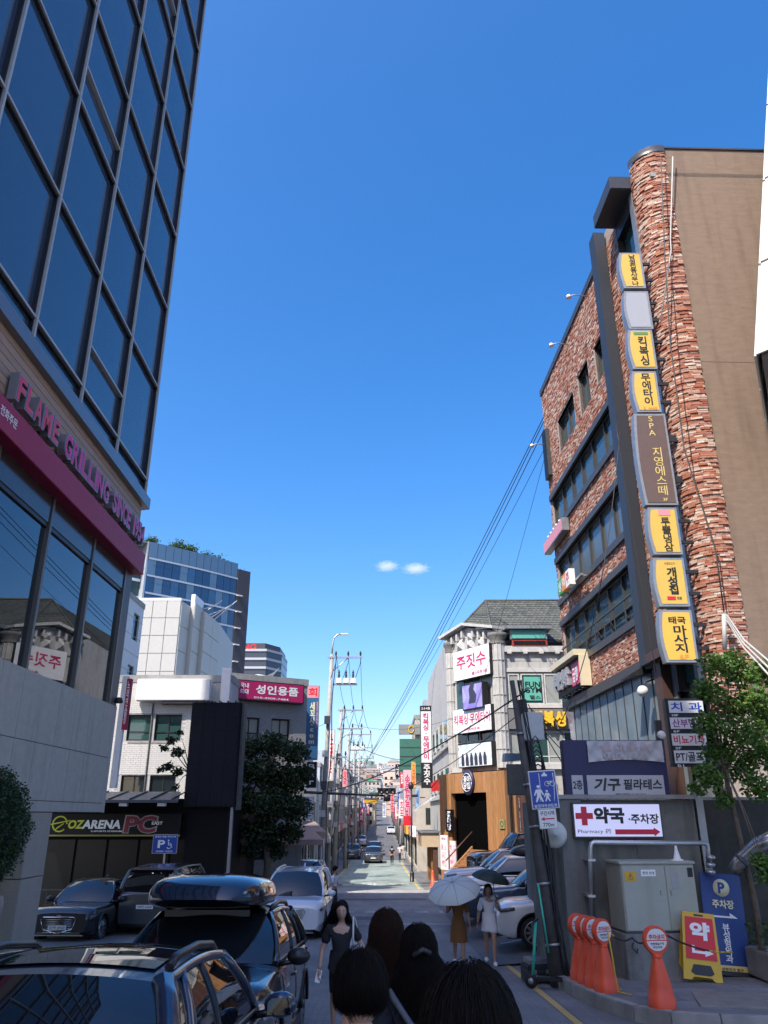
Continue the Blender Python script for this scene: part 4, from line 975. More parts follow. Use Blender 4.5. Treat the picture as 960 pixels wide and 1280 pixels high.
# -- the PC arena: low dark shop, fascia, canopy, railing
YO = 33.4; xa, xb = at(40, 1030, YO).x, at(284, 1030, YO).x; go = g(YO)-.1
OZ = thing('pc_arena_shop', 'low black shop front with OZARENA PC fascia behind the dark sedan', 'building', (xa, YO, go), 0); wO = xb-xa
DSH = M('shop_black', (.004, .004, .005), .7, var=.2, spec=.2)
m = MB(); m.box(0, 0, 0, wO, 8, .6-go); m.build('wall', DSH, OZ)
za, zc = at(150, 1043, YO-.4).z-go, at(150, 1017, YO-.4).z-go
m = MB(); m.box(.5, -.4, za, at(226, 1030, YO-.4).x-xa, -.02, zc); m.build('fascia', BLKF, OZ)
m = MB(); m.box(.5, -.42, za-.07, at(226, 1030, YO-.4).x-xa, -.38, za-.01); m.build('yellow_trim', M('olive_trim', (.32, .30, .09), .5), OZ)
def tpx(T, s, x0, y0, x1, y1, d, mat, **k):
    q = wpx(T, x0, y0, x1, y1, d); return text(T, s, (q[0]+q[1])/2, (q[2]+q[3])/2, q[1]-q[0], q[3]-q[2], mat, y=d, **k)
GRNP = M('lime_print', (.38, .42, .05), .5, emit=(.3, .35, .03), estr=.12); SILP = M('silver_print', (.55, .58, .62), .4, emit=(.4, .45, .5), estr=.12); REDD = M('dark_red_letters', (.28, .02, .04), .4)
tpx(OZ, 'OZ', 86, 1025, 104, 1036, -.41, GRNP, bold=.04, skew=.15); tpx(OZ, 'ARENA', 104, 1025, 151, 1036, -.41, SILP, bold=.04, skew=.15)
tpx(OZ, 'E-SPORTS STADIUM', 114, 1038, 152, 1040, -.41, SILP)
q = wpx(OZ, 157, 1019, 196, 1042, -.44)
m = tpx(OZ, 'PC', 156, 1018.5, 196, 1042, -.42, M('pc_outline', (.45, .4, .42), .4), bold=.075, skew=.1); tpx(OZ, 'PC', 157.5, 1020, 194, 1041, -.44, REDD, bold=.03, skew=.1); tpx(OZ, 'EAST', 190, 1027, 203, 1031, -.45, SILP)
q = wpx(OZ, 66, 1020, 84, 1040, -.41); cx_, cz_ = (q[0]+q[1])/2, (q[2]+q[3])/2; m = MB()
m.tube([(cx_+.28*math.cos(t/8*math.pi), -.42, cz_+.28*math.sin(t/8*math.pi)) for t in range(15)], .03, 6); m.tube([(cx_-.36, -.42, cz_-.02), (cx_+.4, -.42, cz_+.13)], .025, 6); m.tube([(cx_-.15, -.42, cz_-.2), (cx_+.15, -.42, cz_+.02)], .025, 6); m.build('round_emblem', GRNP, OZ, kind='stuff')
zcan = at(170, 1000, YO-2).z-go
m = MB(); m.hexa([(.2, -2.3, zcan-.1), (at(226, 990, YO-2).x-xa, -2.3, zcan-.1), (at(226, 990, YO).x-xa, 0, zcan+.25), (.2, 0, zcan+.25), (.2, -2.3, zcan), (at(226, 990, YO-2).x-xa, -2.3, zcan), (at(226, 990, YO).x-xa, 0, zcan+.35), (.2, 0, zcan+.35)]); m.build('canopy', M('canopy_grey', (.09, .10, .12), .4, metal=.3), OZ)
for k in range(8):
    m = MB(); u = .5+k*.8; m.hexa([(u, -2.34, zcan+.005), (u+.04, -2.34, zcan+.005), (u+.04, 0, zcan+.36), (u, 0, zcan+.36), (u, -2.34, zcan+.05), (u+.04, -2.34, zcan+.05), (u+.04, 0, zcan+.40), (u, 0, zcan+.40)]); m.build('canopy_rib', BLACK, OZ)
for k in range(4):
    m = MB(); m.box(1.2+k*1.45, -2.2, zcan-.22, 1.5+k*1.45, -2.0, zcan-.11); m.build('canopy_lamp', WHITE, OZ)
for k in range(9):
    m = MB(); u = .5+k*.75; m.box(u, -2.6, 0, u+.03, -2.57, 1.1); m.build('railing_post', DKGREY, OZ)
m = MB(); m.box(.4, -2.6, 1.08, 6.8, -2.56, 1.13); m.build('railing', DKGREY, OZ)
for k in range(5):
    m = MB(); u = .7+k*1.25; m.box(u, -.05, .1, u+1.15, -.01, za-.2); m.build('shop_door', M('shop_door_glass', (.004, .005, .006), .25, spec=.3), OZ)
# disabled parking sign
p = at(205, 1066, 30); DP = board('disabled_parking_sign', 'blue disabled parking sign with white P and wheelchair figure on the dark shop', (p.x, 30.0, at(205, 1067, 30).z), 0, at(219, 1050, 30).x-at(188, 1050, 30).x, at(205, 1043, 30).z-at(205, 1067, 30).z+.0, .06, BLUEP, STEEL, fw=.02)
hD = at(205, 1043, 30).z-at(205, 1067, 30).z; text(DP, 'P', -.12, hD*.5, .26, hD*.42, WHITEP, y=-.012, bold=.03); text(DP, '장애인 전용 주차구역', 0, hD*.88, .75, hD*.10, WHITEP, y=-.012); text(DP, '과태료 10만원', 0, hD*.12, .6, hD*.09, WHITEP, y=-.012)
m = MB(); m.tube([(.16+.09*math.cos(t), -.014, hD*.40+.09*math.sin(t)) for t in [i*.5-2.6 for i in range(9)]], .016, 5); m.tube([(.13, -.014, hD*.62), (.14, -.014, hD*.45), (.24, -.014, hD*.43), (.27, -.014, hD*.3)], .018, 5); m.sphere((.13, -.014, hD*.68), .03, 8, 6); m.build('wheelchair_figure', WHITEP, DP, kind='stuff')
m = MB(); m.box(-.03, .08, -2, .03, .12, hD); m.build('post', STEEL, DP)
# switched-off black screen tower
YBB = 33.0; b0, b1 = at(232, 1009, YBB), at(291, 878, YBB)
SCN = thing('black_screen', 'large switched off black billboard screen raised on a dark frame', 'billboard', (b0.x, YBB, g(YBB)), 0); gb = g(YBB)
wS = at(288, 945, YBB).x-at(228, 945, YBB).x; zb0, zb1 = b0.z-gb, b1.z-gb
m = MB(); m.box(-.1, 0, zb0, wS, .9, zb1); m.build('cabinet', M('screen_black', (.004, .005, .010), .6, spec=.25), SCN, bevel=.02)
for i in range(4):
    for k in range(7):
        m = MB(); u = -.06+i*(wS+.0)/4; z = zb0+.04+k*(zb1-zb0-.08)/7; m.box(u+.004, -.02, z+.004, u+wS/4-.004, .0, z+(zb1-zb0-.08)/7-.004); m.build('screen_module', M('screen_module', (.010, .012, .02), .5, spec=.25, island=[(.003, .004, .009), (.005, .006, .012)]), SCN)
m = MB(); m.box(wS+.02, .1, zb0-.1, wS+.12, .8, zb1); m.build('side_rail', POLED, SCN)
m = MB(); m.box(.0, .3, 0, wS-.3, 1.2, zb0); m.build('support', DSH, SCN); m = MB(); m.box(wS-.18, .1, 0, wS-.08, .3, zb0); m.build('post', GREYM, SCN)
for k in range(6): m = MB(); m.box(.1+k*wS/6, -.3, zb1-.02, .16+k*wS/6, .3, zb1+.03); m.build('lamp_bracket', BLACK, SCN)
# utility box by the screen
ub = thing('white_meter_box', 'small white cabinet standing in front of the black screen support', 'box', (at(305, 1078, 31.5).x, 31.5, g(31.5)))
m = MB(); m.box(-.4, 0, 0, .4, .4, 1.15); m.build('body', WHITE, ub, bevel=.02); m = MB(); m.box(.06, -.01, .1, .37, .01, 1.05); m.build('door', M('pale_door', (.6, .6, .6), .5), ub)
# ================================================================ CORNER BUILDING WITH COLUMNS (right, beyond the car park)
JA, JBp = Vector((4.15, 50.2)), Vector((6.72, 46.0)); zJ = -3.6
JB = thing('gym_building', 'pale stone corner building with fluted round columns, slate hipped roof and wooden entrance', 'building', (0, 0, 0), 0)
STO = M('pale_stone', (.43, .42, .39), .75, var=.12, scale=3, stain=.4, island=[(.42, .41, .38), (.47, .46, .43), (.39, .38, .355)])
STO2 = M('stone_trim', (.50, .49, .46), .7, var=.12, scale=3)
def frame_part(fn_origin, rz):
    o = bpy.data.objects.new('f', None); o.matrix_basis = Matrix.Translation(fn_origin) @ Matrix.Rotation(rz, 4, 'Z'); return o
chd = (JBp-JA); CW = chd.length; CRZ = math.atan2(chd.y, chd.x)
FC = frame_part((JA.x, JA.y, zJ), CRZ); FF = frame_part((JBp.x, JBp.y, zJ), 0.0); FS = frame_part((3.9, 70, zJ), math.atan2(-19.8, .25))
def P_(F, mb):     # mesh built in a facade frame, baked into the building
    mb.xf(F.matrix_basis); return mb
def jwin(F, x0, y0, x1, y1, mull, trans, fr, gl, nm='window', d=.0):
    a = uv(F, x0, y0, d); b = uv(F, x1, y1, d); u0, u1, z0, z1 = a[0], b[0], b[1], a[1]
    m = MB(); fw = .08
    m.box(u0-fw, -.06, z0-fw, u1+fw, .1, z0); m.box(u0-fw, -.06, z1, u1+fw, .1, z1+fw); m.box(u0-fw, -.06, z0, u0, .1, z1); m.box(u1, -.06, z0, u1+fw, .1, z1)
    for t in mull: m.box(u0+(u1-u0)*t-.035, -.055, z0, u0+(u1-u0)*t+.035, .1, z1)
    for t in trans: m.box(u0, -.05, z0+(z1-z0)*t-.03, u1, .1, z0+(z1-z0)*t+.03)
    f = P_(F, m).build(nm, fr, JB); ms = [0]+list(mull)+[1]; ts = [0]+list(trans)+[1]
    for i in range(len(ms)-1):
        for j in range(len(ts)-1):
            p = MB(); A, B, C, D = u0+(u1-u0)*ms[i], u0+(u1-u0)*ms[i+1], z0+(z1-z0)*ts[j], z0+(z1-z0)*ts[j+1]; p.quad((A, -.02, C), (B, -.02, C), (B, -.02, D), (A, -.02, D))
            P_(F, p).build('pane', gl[i % len(gl)], f)
    return u0, u1, z0, z1
def zf(F, px, py): return uv(F, px, py)[1]
zt_c = zf(FC, 600, 795)          # wall top
zt_f = zf(FF, 660, 812)
# main walls
m = MB(); m.box(0, .02, 0, CW, .6, zt_c); P_(FC, m).build('corner_wall', STO, JB)
m = MB(); m.box(0, .02, 0, 9, .6, zt_f); P_(FF, m).build('front_wall', STO, JB)
m = MB(); m.box(0, .02, 0, 19.9, .7, at(570, 796, 50.6).z-zJ-.02); P_(FS, m).build('street_wall', STO, JB)
m = MB(); m.prism([(4.6, 50.5), (7.0, 46.7), (15.5, 46.7), (15.5, 69), (4.5, 69)], zJ, zJ+zt_f-.1); m.build('core', STO, JB, fix=True)
# stone courses on the front wall
def courses(F, u0, u1, z0, z1, nu, nz, mat=STO, nm='stone_block'):
    for i in range(nu):
        for k in range(nz):
            a, b, c, d = u0+(u1-u0)*i/nu, u0+(u1-u0)*(i+1)/nu, z0+(z1-z0)*k/nz, z0+(z1-z0)*(k+1)/nz
            m = MB(); m.box(a+.01, -.03, c+.01, b-.01, .03, d-.01); P_(F, m).build(nm, mat, JB)
courses(FF, .45, 9, zf(FF, 660, 838), zf(FF, 660, 815), 6, 2)
for F, px, ys, u1 in ((FF, 660, ((838, .12, .22), (883, .16, .2), (958, .2, .3), (812, .25, .35)), 9.), (FC, 600, ((961, .25, .3), (886, .14, .12), (846, .1, .1)), CW)):
    for y, out, th in ys:
        z = zf(F, px, y); m = MB(); m.box(0, -out, z-th/2, u1, .05, z+th/2); P_(F, m).build('string_course', STO2, JB)
for k in range(12):
    m = MB(); z = zf(FF, 660, 815.5); m.box(.6+k*.95, -.32, z-.12, .85+k*.95, -.02, z+.05); P_(FF, m).build('dentil', STO2, JB)
# windows of the front
GG = [GLASSG, M('blind_glass', (.30, .32, .30), .3), GLASSG]
jwin(FF, 636, 844, 649, 879, (), (), STO2, [M('blind_glass', (.30, .32, .30), .3)]); q1 = jwin(FF, 652, 844, 679, 879, (), (), STO2, [GLASSG]); jwin(FF, 681, 844, 720, 879, (.5,), (), STO2, [M('blind_glass', (.30, .32, .30), .3), GLASSG])
jwin(FF, 638, 916, 650, 953, (), (), STO2, [M('blind_glass', (.30, .32, .30), .3)]); jwin(FF, 653, 916, 725, 953, (.45, .75), (.2,), STO2, [GLASSG, M('blind_glass', (.30, .32, .30), .3)])
MINT = M('mint_film', (.12, .42, .33), .4)
m = MB(); m.box(q1[0]+.1, -.06, q1[2]+.15, q1[1]-.08, -.03, q1[3]-.1); P_(FF, m).build('mint_film', MINT, JB)
def jtext(F, s, x0, y0, x1, y1, mat, d, **k):
    a = uv(F, x0, y0, d); b = uv(F, x1, y1, d); o = text(JB, s, 0, 0, b[0]-a[0], a[1]-b[1], mat, y=0, **k)
    if o: o.matrix_basis = F.matrix_basis @ Matrix.Translation(((a[0]+b[0])/2, d, (a[1]+b[1])/2))
    return o
jtext(FF, 'FUN\nGYM', 655, 852, 677, 866, BLACKP, -.07, bold=.03, space=.85); jtext(FF, '헬스', 662, 869, 676, 874, BLACKP, -.07, bold=.02)
# dark band with yellow letters
a = uv(FF, 636, 912); b = uv(FF, 720, 887)
gs = thing('yellow_letter_sign', 'dark fascia with golden yellow letters reading 킥복싱 between the second and third floor windows', 'sign', FF.matrix_basis @ Vector((0, 0, 0)), 0)
m = MB(); m.box(.45, -.22, a[1]+.02, 9, -.02, b[1]); m.build('fascia', M('grey_fascia', (.16, .16, .16), .6), gs)
for k, ch in enumerate('킥복싱'):
    u0 = uv(FF, 664+k*14.3, 900)[0]; u1 = uv(FF, 676.5+k*14.3, 900)[0]
    text(gs, ch, (u0+u1)/2, (a[1]+b[1])/2, u1-u0, (b[1]-a[1])*.78, M('gold_yellow_letters', (.85, .52, .04), .4), y=-.24, bold=.045, depth=.12, name='letter')
# chamfer: pediment, diamond panels, windows, columns
zp0, zp1, zp2 = zf(FC, 600, 812), zf(FC, 563, 797), zf(FC, 590, 783)
m = MB(); m.prism([(-.1, zp0), (CW+.1, zp0), (CW+.1, zf(FC, 617, 790)), (CW*.45, zp2), (-.1, zf(FC, 563, 800))], -.05, .7, axis='y'); P_(FC, m).build('pediment', STO, JB, fix=True)
for P0, P1 in (((-.3, zf(FC, 561, 799)), (CW*.45, zp2+.1)), ((CW*.45, zp2+.1), (CW+.3, zf(FC, 617, 788)))):
    m = MB(); m.hexa([(P0[0], -.5, P0[1]), (P1[0], -.5, P1[1]), (P1[0], .7, P1[1]), (P0[0], .7, P0[1]), (P0[0], -.5, P0[1]+.18), (P1[0], -.5, P1[1]+.18), (P1[0], .7, P1[1]+.18), (P0[0], .7, P0[1]+.18)]); P_(FC, m).build('raking_cornice', STO2, JB)
for k in range(9):
    if k == 4: continue
    t = (k+.5)/9; u = CW*t; zz = (zf(FC, 563, 800)+(zp2-zf(FC, 563, 800))*min(1, t/.45)) if t < .45 else zp2+(zf(FC, 617, 790)-zp2)*(t-.45)/.55
    m = MB(); m.box(u-.08, -.3, zz-.55, u+.08, -.04, zz-.1); P_(FC, m).build('dentil', STO2, JB)
def diamond(u, z, r):
    m = MB(); m.v = [(u-r, -.06, z-r), (u+r, -.06, z-r), (u+r, -.06, z+r), (u-r, -.06, z+r), (u, -.32, z)]; m.f = [(0, 1, 4), (1, 2, 4), (2, 3, 4), (3, 0, 4)]; m.sm = [False]*4; P_(FC, m).build('diamond_panel', STO2, JB)
for px, py in ((577, 808), (589.5, 806), (603, 804), (590, 796)):
    u, z = uv(FC, px, py); diamond(u, z, .42)
jwin(FC, 571, 848, 616, 884, (.22, .72), (), STO2, [GLASSG, GLASSG, M('blind_glass', (.30, .32, .30), .3)])
jwin(FC, 573, 916, 618, 958, (.3, .65), (.7,), STO2, [GLASSD, GLASSG])
# fluted columns
def column(cx, cy, r, z0, z1):
    m = MB(); N = 96; rows = []
    for zz in (z0, z1):
        rows.append([(cx+(r*(1-.055*abs(math.cos(12*math.pi*k/N))**.5*1.6))*math.cos(2*math.pi*k/N), cy+(r*(1-.055*abs(math.cos(12*math.pi*k/N))**.5*1.6))*math.sin(2*math.pi*k/N), zz) for k in range(N)])
    m.grid(rows, smooth=False, closed=True); c = m.build('column', STO, JB)
    m = MB(); m.lathe([(r*1.05, 0), (r*1.15, .1), (r*1.02, .22), (r*1.35, .42), (r*1.38, .62), (.01, .62)], (cx, cy, z1), 28); m.build('capital', M('weathered_capital', (.14, .135, .125), .8, var=.3), c)
    for k in range(1, 7):
        m = MB(); zz = z0+(z1-z0)*k/7; m.lathe([(r*.93, -.02), (r*1.0, -.015), (r*1.0, .015), (r*.93, .02)], (cx, cy, zz), 40); m.build('drum_joint', M('drum_joint', (.3, .295, .28), .9), c)
zcb = zf(FC, 600, 962)+zJ
pr = at(626, 880, 46); pl_ = at(565, 880, 50.2)
column(pr.x, 46.0, .43, zcb, at(626, 805, 46).z); column(pl_.x, 50.0, .34, zcb, at(566, 816, 50).z)
# street side: two rows of windows
for r, (za_, zb2) in enumerate(((2.9, 4.3), (5.9, 7.4))):
    for k in range(5):
        u0 = 19.6-1.2-k*3.6; m = MB(); m.box(u0-2, -.05, za_+2.2, u0, .05, zb2+2.2); f = P_(FS, m).build('window', STO2, JB)
        m = MB(); m.box(u0-1.85, -.07, za_+2.32, u0-.15, -.03, zb2+2.08); P_(FS, m).build('pane', GLASSG, f)
    m = MB(); m.box(0, -.14, za_+1.7, 19.8, .02, za_+1.9); P_(FS, m).build('string_course', STO2, JB)
# hipped slate roof with scale shingles
SLATE = M('slate_shingle', (.10, .115, .095), .75, var=.2, scale=8, island=[(.07, .075, .062), (.10, .105, .088), (.08, .085, .07), (.055, .06, .05)])
e_z = at(640, 800, 46).z
Ra, Rb_, Rc, Rd = Vector((4.5, 50.6, at(570, 796, 50.6).z)), Vector((6.6, 46.2, at(617, 792, 46).z)), Vector((16, 46.2, at(660, 812, 46).z)), Vector((4.5, 66, at(570, 796, 50.6).z))
rt = at(618, 748, 50.6).z; R0, R1_, R2_ = Vector((6.95, 51.4, rt)), Vector((16, 51.2, rt)), Vector((6.4, 64, rt))
Re = Vector((6.6, 46.2, at(700, 802, 46).z)); 
def shingle_face(A, B, C, D, nu, nr, nm):
    """A-B eave, D-C ridge"""
    base = MB(); base.quad(A, B, C, D); base.build('roof_plane', M('slate_under', (.05, .055, .048), .9), JB)
    n = (B-A).cross(D-A).normalized(); 
    if n.z < 0: n = -n
    vs, fs = [], []
    for r in range(nr):
        t0, t1 = r/nr, (r+1.55)/nr
        for i in range(-1, nu+1):
            s0 = (i+(r % 2)*.5)/nu; s1 = s0+1/nu; 
            if s1 <= 0 or s0 >= 1: continue
            s0, s1 = max(0, s0), min(1, s1); t1_ = min(1, t1)
            def Pn(s, t): a = A+(D-A)*t; b = B+(C-B)*t; return a+(b-a)*s
            sm = (s0+s1)/2; k = len(vs); lift = n*.05; lo = n*.012
            vs += [tuple(Pn(s0, (t0+.35/nr))+lift), tuple(Pn(sm, t0)+lift), tuple(Pn(s1, (t0+.35/nr))+lift), tuple(Pn(s1, t1_)+lo), tuple(Pn(s0, t1_)+lo)]
            fs.append((k, k+1, k+2, k+3, k+4))
    m = MB(); m.v, m.f, m.sm = vs, fs, [False]*len(fs); return m.build(nm, SLATE, JB, kind='stuff')
Rb2 = Vector((6.6, 46.2, e_z))
shingle_face(Rb2, Vector((16, 46.2, e_z)), R1_, R0, 34, 17, 'shingle'); shingle_face(Ra, Rb2, R0+Vector((.01, 0, 0)), R0, 18, 17, 'shingle'); shingle_face(Rd, Ra, R0, R2_, 40, 15, 'shingle')
m = MB(); m.quad(Ra-Vector((0, 0, .05)), Rb2-Vector((0, 0, .05)), Vector((16, 46.2, e_z-.05)), Vector((16, 66, e_z-.05))); m.build('roof_soffit', STO2, JB)
for A, B in ((R0, R1_), (Rb2, R0), (Ra, R0)):
    m = MB(); m.tube([A+Vector((0, 0, .06)), B+Vector((0, 0, .06))], .09, 6); m.build('ridge', SLATE, JB)
# dormer: mint glass over a red frame
a = uv(FF, 637, 787, -.3); b = uv(FF, 684, 799, -.3); c = uv(FF, 684, 807, -.3)
m = MB(); m.box(a[0]-.3, -.55, a[1]+.02, b[0]+.3, .8, a[1]+.2); P_(FF, m).build('dormer_roof', GREYM, JB)
m = MB(); m.box(a[0], -.3, b[1], b[0], .6, a[1]); dm = P_(FF, m).build('dormer', GREYM, JB)
m = MB(); m.box(a[0]+.1, -.34, b[1]+.05, b[0]-.1, -.3, a[1]-.05); P_(FF, m).build('dormer_glass', MINT, dm)
RF = M('red_frame', (.35, .04, .03), .5); m = MB(); m.box(a[0]+.1, -.28, c[1], b[0], .3, b[1]-.03); P_(FF, m).build('red_frame', RF, JB)
for k in range(3): m = MB(); u = a[0]+.2+k*(b[0]-a[0]-.3)/3; m.box(u, -.31, c[1]+.08, u+(b[0]-a[0])/3.6, -.27, b[1]-.1); P_(FF, m).build('pane', GLASSD, JB)
# wooden portal
WOOD = M('warm_wood', (.36, .175, .065), .6, var=.25, scale=3, aniso=(6, 6, .6), stain=.3, island=[(.38, .185, .07), (.31, .15, .055), (.42, .21, .085), (.35, .165, .06)])
DKW = M('dark_wood', (.09, .04, .025), .55, var=.2, island=[(.09, .04, .025), (.13, .06, .035), (.07, .03, .02)])
zwt = zf(FC, 600, 966); zo = zf(FC, 600, 991); uo0, uo1 = uv(FC, 573, 1010)[0], uv(FC, 619, 1010)[0]
u = -.55
while u < CW+.55:
    bw = .24; m = MB()
    z0 = zo if (uo0 < u+bw/2 < uo1) else -.6
    m.box(u+.005, -.55, z0, u+bw-.005, -.3, zwt); P_(FC, m).build('wood_board', WOOD, JB); u += bw
for k in range(10):
    m = MB(); m.box(.35+k*.24, -.4, 0, .35+k*.24+.23, -.2, zf(FF, 640, 966)); P_(FF, m).build('wood_board', WOOD if k < 1 else DKW, JB)
m = MB(); m.box(uo0, -.3, -.6, uo0+.1, 2.2, zo); P_(FC, m).build('portal_side', DKW, JB); m = MB(); m.box(uo1-.1, -.3, -.6, uo1, 2.2, zo); P_(FC, m).build('portal_side', DKW, JB)
m = MB(); m.box(uo0, -.3, zo, uo1, 2.2, zo+.1); P_(FC, m).build('portal_ceiling', BLACK, JB); 
m = MB(); m.box(uo0, -.28, -.6, uo1, -.25, zo) ; m.xf(Matrix.Translation((0, .0, 0))); 
m2 = MB(); m2.box(uo0+.1, -.24, .0, uo1-.1, -.2, zo); P_(FC, m2).build('entry_shade_sheet', M('entry_shade_black', (.004, .004, .004), 1., spec=0.), JB)  # black sheet near the front paints in the shade of the deep entry
# stairs up to the entry
zs1 = zf(FC, 600, 1061); us0, us1 = uv(FC, 583, 1075, -1.)[0], uv(FC, 622, 1075, -1.)[0]
STW = M('stair_wood', (.28, .14, .06), .6, var=.12, island=[(.30, .15, .065), (.25, .125, .05)])
ns = 8
for k in range(ns):
    z = zs1-.02-k*.18; m = MB(); m.box(us0, -.56-(k+1)*.24, z-.18, us1, -.56-k*.24, z); P_(FC, m).build('step', STW, JB)
for px in (uo0+.35,):
    m = MB(); m.tube([(us0+.1, -.6, zs1+.9), (us0+.1, -2.5, zs1-.55)], .035, 6); P_(FC, m).build('handrail', DKW, JB)
    m = MB(); m.hexa([(us0-.05, -2.5, -.6), (us0+.1, -2.5, -.6), (us0+.1, -.6, -.6), (us0-.05, -.6, -.6), (us0-.05, -2.5, zs1-1.3), (us0+.1, -2.5, zs1-1.3), (us0+.1, -.6, zs1+.15), (us0-.05, -.6, zs1+.15)]); P_(FC, m).build('stair_side', WOOD, JB)
# big signs on the gym building
def fsign(F, name, label, x0, y0, x1, y1, d, th, face, frame, fw=.05):
    a = uv(F, x0, y0, -d); b = uv(F, x1, y1, -d); rz = math.atan2(F.matrix_basis[1][0], F.matrix_basis[0][0])
    return board(name, label, F.matrix_basis @ Vector(((a[0]+b[0])/2, -d, b[1])), rz, b[0]-a[0], a[1]-b[1], th, face, frame, fw=fw), b[0]-a[0], a[1]-b[1]
CRIM = M('crimson_print', (.52, .02, .12), .5)
S, w_, h_ = fsign(FC, 'gym_sign', 'white sign with crimson letters reading 주짓수 under the pediment', 566, 816, 613, 842, .55, .4, WF, BLACK, .02)
text(S, '주짓수', 0, h_*.58, w_*.8, h_*.46, CRIM, y=-.015, bold=.02, keep=False); text(S, '블스무관 3층', w_*.22, h_*.14, w_*.4, h_*.12, CRIM, y=-.015)
S, w_, h_ = fsign(FC, 'gym_sign', 'white sign with crimson letters reading 킥복싱·무에타이 between the two screens', 566, 888, 615, 912, .55, .4, WF, BLACK, .02)
text(S, '킥복싱·무에타이', 0, h_*.55, w_*.94, h_*.42, CRIM, y=-.015, bold=.02); text(S, '온마인드무도관 4층', 0, h_*.14, w_*.4, h_*.1, CRIM, y=-.015)
def pict(name, stops, scale=3.):
    m = bpy.data.materials.new(name); m.use_nodes = True; nt = m.node_tree; b = nt.nodes['Principled BSDF']; b.inputs['Roughness'].default_value = .35
    tc = nt.nodes.new('ShaderNodeTexCoord'); n = nt.nodes.new('ShaderNodeTexVoronoi'); n.inputs['Scale'].default_value = scale; cr = nt.nodes.new('ShaderNodeValToRGB')
    e = cr.color_ramp.elements
    while len(e) < len(stops): e.new(.5)
    for i, c in enumerate(stops): e[i].position = i/(len(stops)-1); e[i].color = (*c, 1)
    n2 = nt.nodes.new('ShaderNodeTexNoise'); n2.inputs['Scale'].default_value = scale*.7; ad = nt.nodes.new('ShaderNodeMixRGB'); ad.inputs['Fac'].default_value = .5
    nt.links.new(tc.outputs['Object'], n.inputs['Vector']); nt.links.new(tc.outputs['Object'], n2.inputs['Vector']); nt.links.new(n.outputs['Color'], ad.inputs['Color1']); nt.links.new(n2.outputs['Fac'], ad.inputs['Color2']); nt.links.new(ad.outputs[0], cr.inputs[0]); nt.links.new(cr.outputs[0], b.inputs['Base Color'])
    nt.links.new(cr.outputs[0], b.inputs['Emission Color']); b.inputs['Emission Strength'].default_value = .25; return m
S, w_, h_ = fsign(FC, 'video_screen', 'upper video screen showing a purple scene in the corner window', 577, 857, 604, 884, .7, .45, pict('screen_purple', [(.05, .04, .2), (.16, .13, .4), (.3, .28, .45), (.1, .08, .25)], 1.2), BLACK, .06)
m = MB(); m.prism([(-.35, .35), (.3, .35), (.42, .8), (.15, 1.15), (.25, 1.45), (-.05, 1.6), (-.3, 1.2), (-.25, .7)], -.02, -.01, axis='y'); m.build('shown_figure', M('figure_dark', (.04, .04, .07), .4), S)
S, w_, h_ = fsign(FC, 'video_screen', 'lower video screen showing a pale crowd picture above the wooden portal', 572, 931, 616, 957, .6, .45, pict('screen_pale', [(.10, .16, .22), (.35, .42, .45), (.6, .62, .6), (.15, .25, .35)], 4), BLACK, .05)
for k in range(6):
    m = MB(); u = -w_*.35+k*w_*.13; m.prism([(u-.12, .1), (u+.16, .1), (u+.14, .55), (u+.05, .8), (u-.06, .78), (u-.14, .5)], -.02-k*.002, -.012-k*.002, axis='y'); m.build('shown_figure', M('figure_dark', (.04, .04, .07), .4), S)
# oval emblem
a = uv(FC, 583, 978, -.75); EM = thing('oval_emblem', 'dark oval emblem with white lettering over the wooden portal', 'sign', FC.matrix_basis @ Vector((a[0], -.62, a[1])), CRZ)
m = MB(); m.lathe([(.001, -.1), (.56, -.1), (.62, -.04), (.62, .08), (.001, .08)], seg=28, axis='y'); m.xf(Matrix.Diagonal((.9, 1, 1.15, 1))); m.build('plaque', M('emblem_navy', (.03, .03, .08), .4), EM)
m = MB(); m.tube([(.44*math.cos(a), -.112, .50*math.sin(a)) for a in [i*math.pi/14 for i in range(29)]], .02, 5); m.build('ring', WHITEP, EM); text(EM, '꽃마\n당집', 0, 0, .62, .72, WHITEP, y=-.112, bold=.03)
S, w_, h_ = fsign(FC, 'black_name_sign', 'narrow black sign with white brush letters left of the wooden portal', 557, 1012, 566, 1040, .75, .15, BLKF, BLACK, .0); text(S, '꽃마당', 0, h_*.5, w_*.6, h_*.85, WHITEP, y=-.012, vertical=True, bold=.04)
POST = pict('poster_print', [(.55, .5, .5), (.5, .1, .2), (.7, .6, .55), (.2, .12, .3)], 5)
S, w_, h_ = fsign(FC, 'menu_poster', 'tall white menu poster with food pictures beside the stairs', 550, 1044, 560, 1088, 1.2, .08, WF, WHITE, .02)
for k in range(3): m = MB(); m.box(-w_*.32, -.014, h_*(.1+.24*k), w_*.32, -.009, h_*(.28+.24*k)); m.build('picture', POST, S)
text(S, '메뉴', 0, h_*.9, w_*.6, h_*.08, CRIM, y=-.012)
S, w_, h_ = fsign(FC, 'menu_poster', 'purple and pink food poster right of the white menu poster', 561.5, 1051, 570, 1088, 1.1, .08, POST, WHITE, .02); text(S, '꽃마당', 0, h_*.9, w_*.7, h_*.1, WHITEP, y=-.012)
S, w_, h_ = fsign(FC, 'small_plaque', 'small olive plaque with a circle on the right post of the portal', 624, 1024, 631, 1036, .6, .05, M('olive_plaque', (.28, .26, .10), .5), None, .0)
m = MB(); m.tube([(.13*math.cos(a), -.012, h_/2+.13*math.sin(a)) for a in [i*math.pi/9 for i in range(19)]], .015, 5); m.build('ring', BLACKP, S)
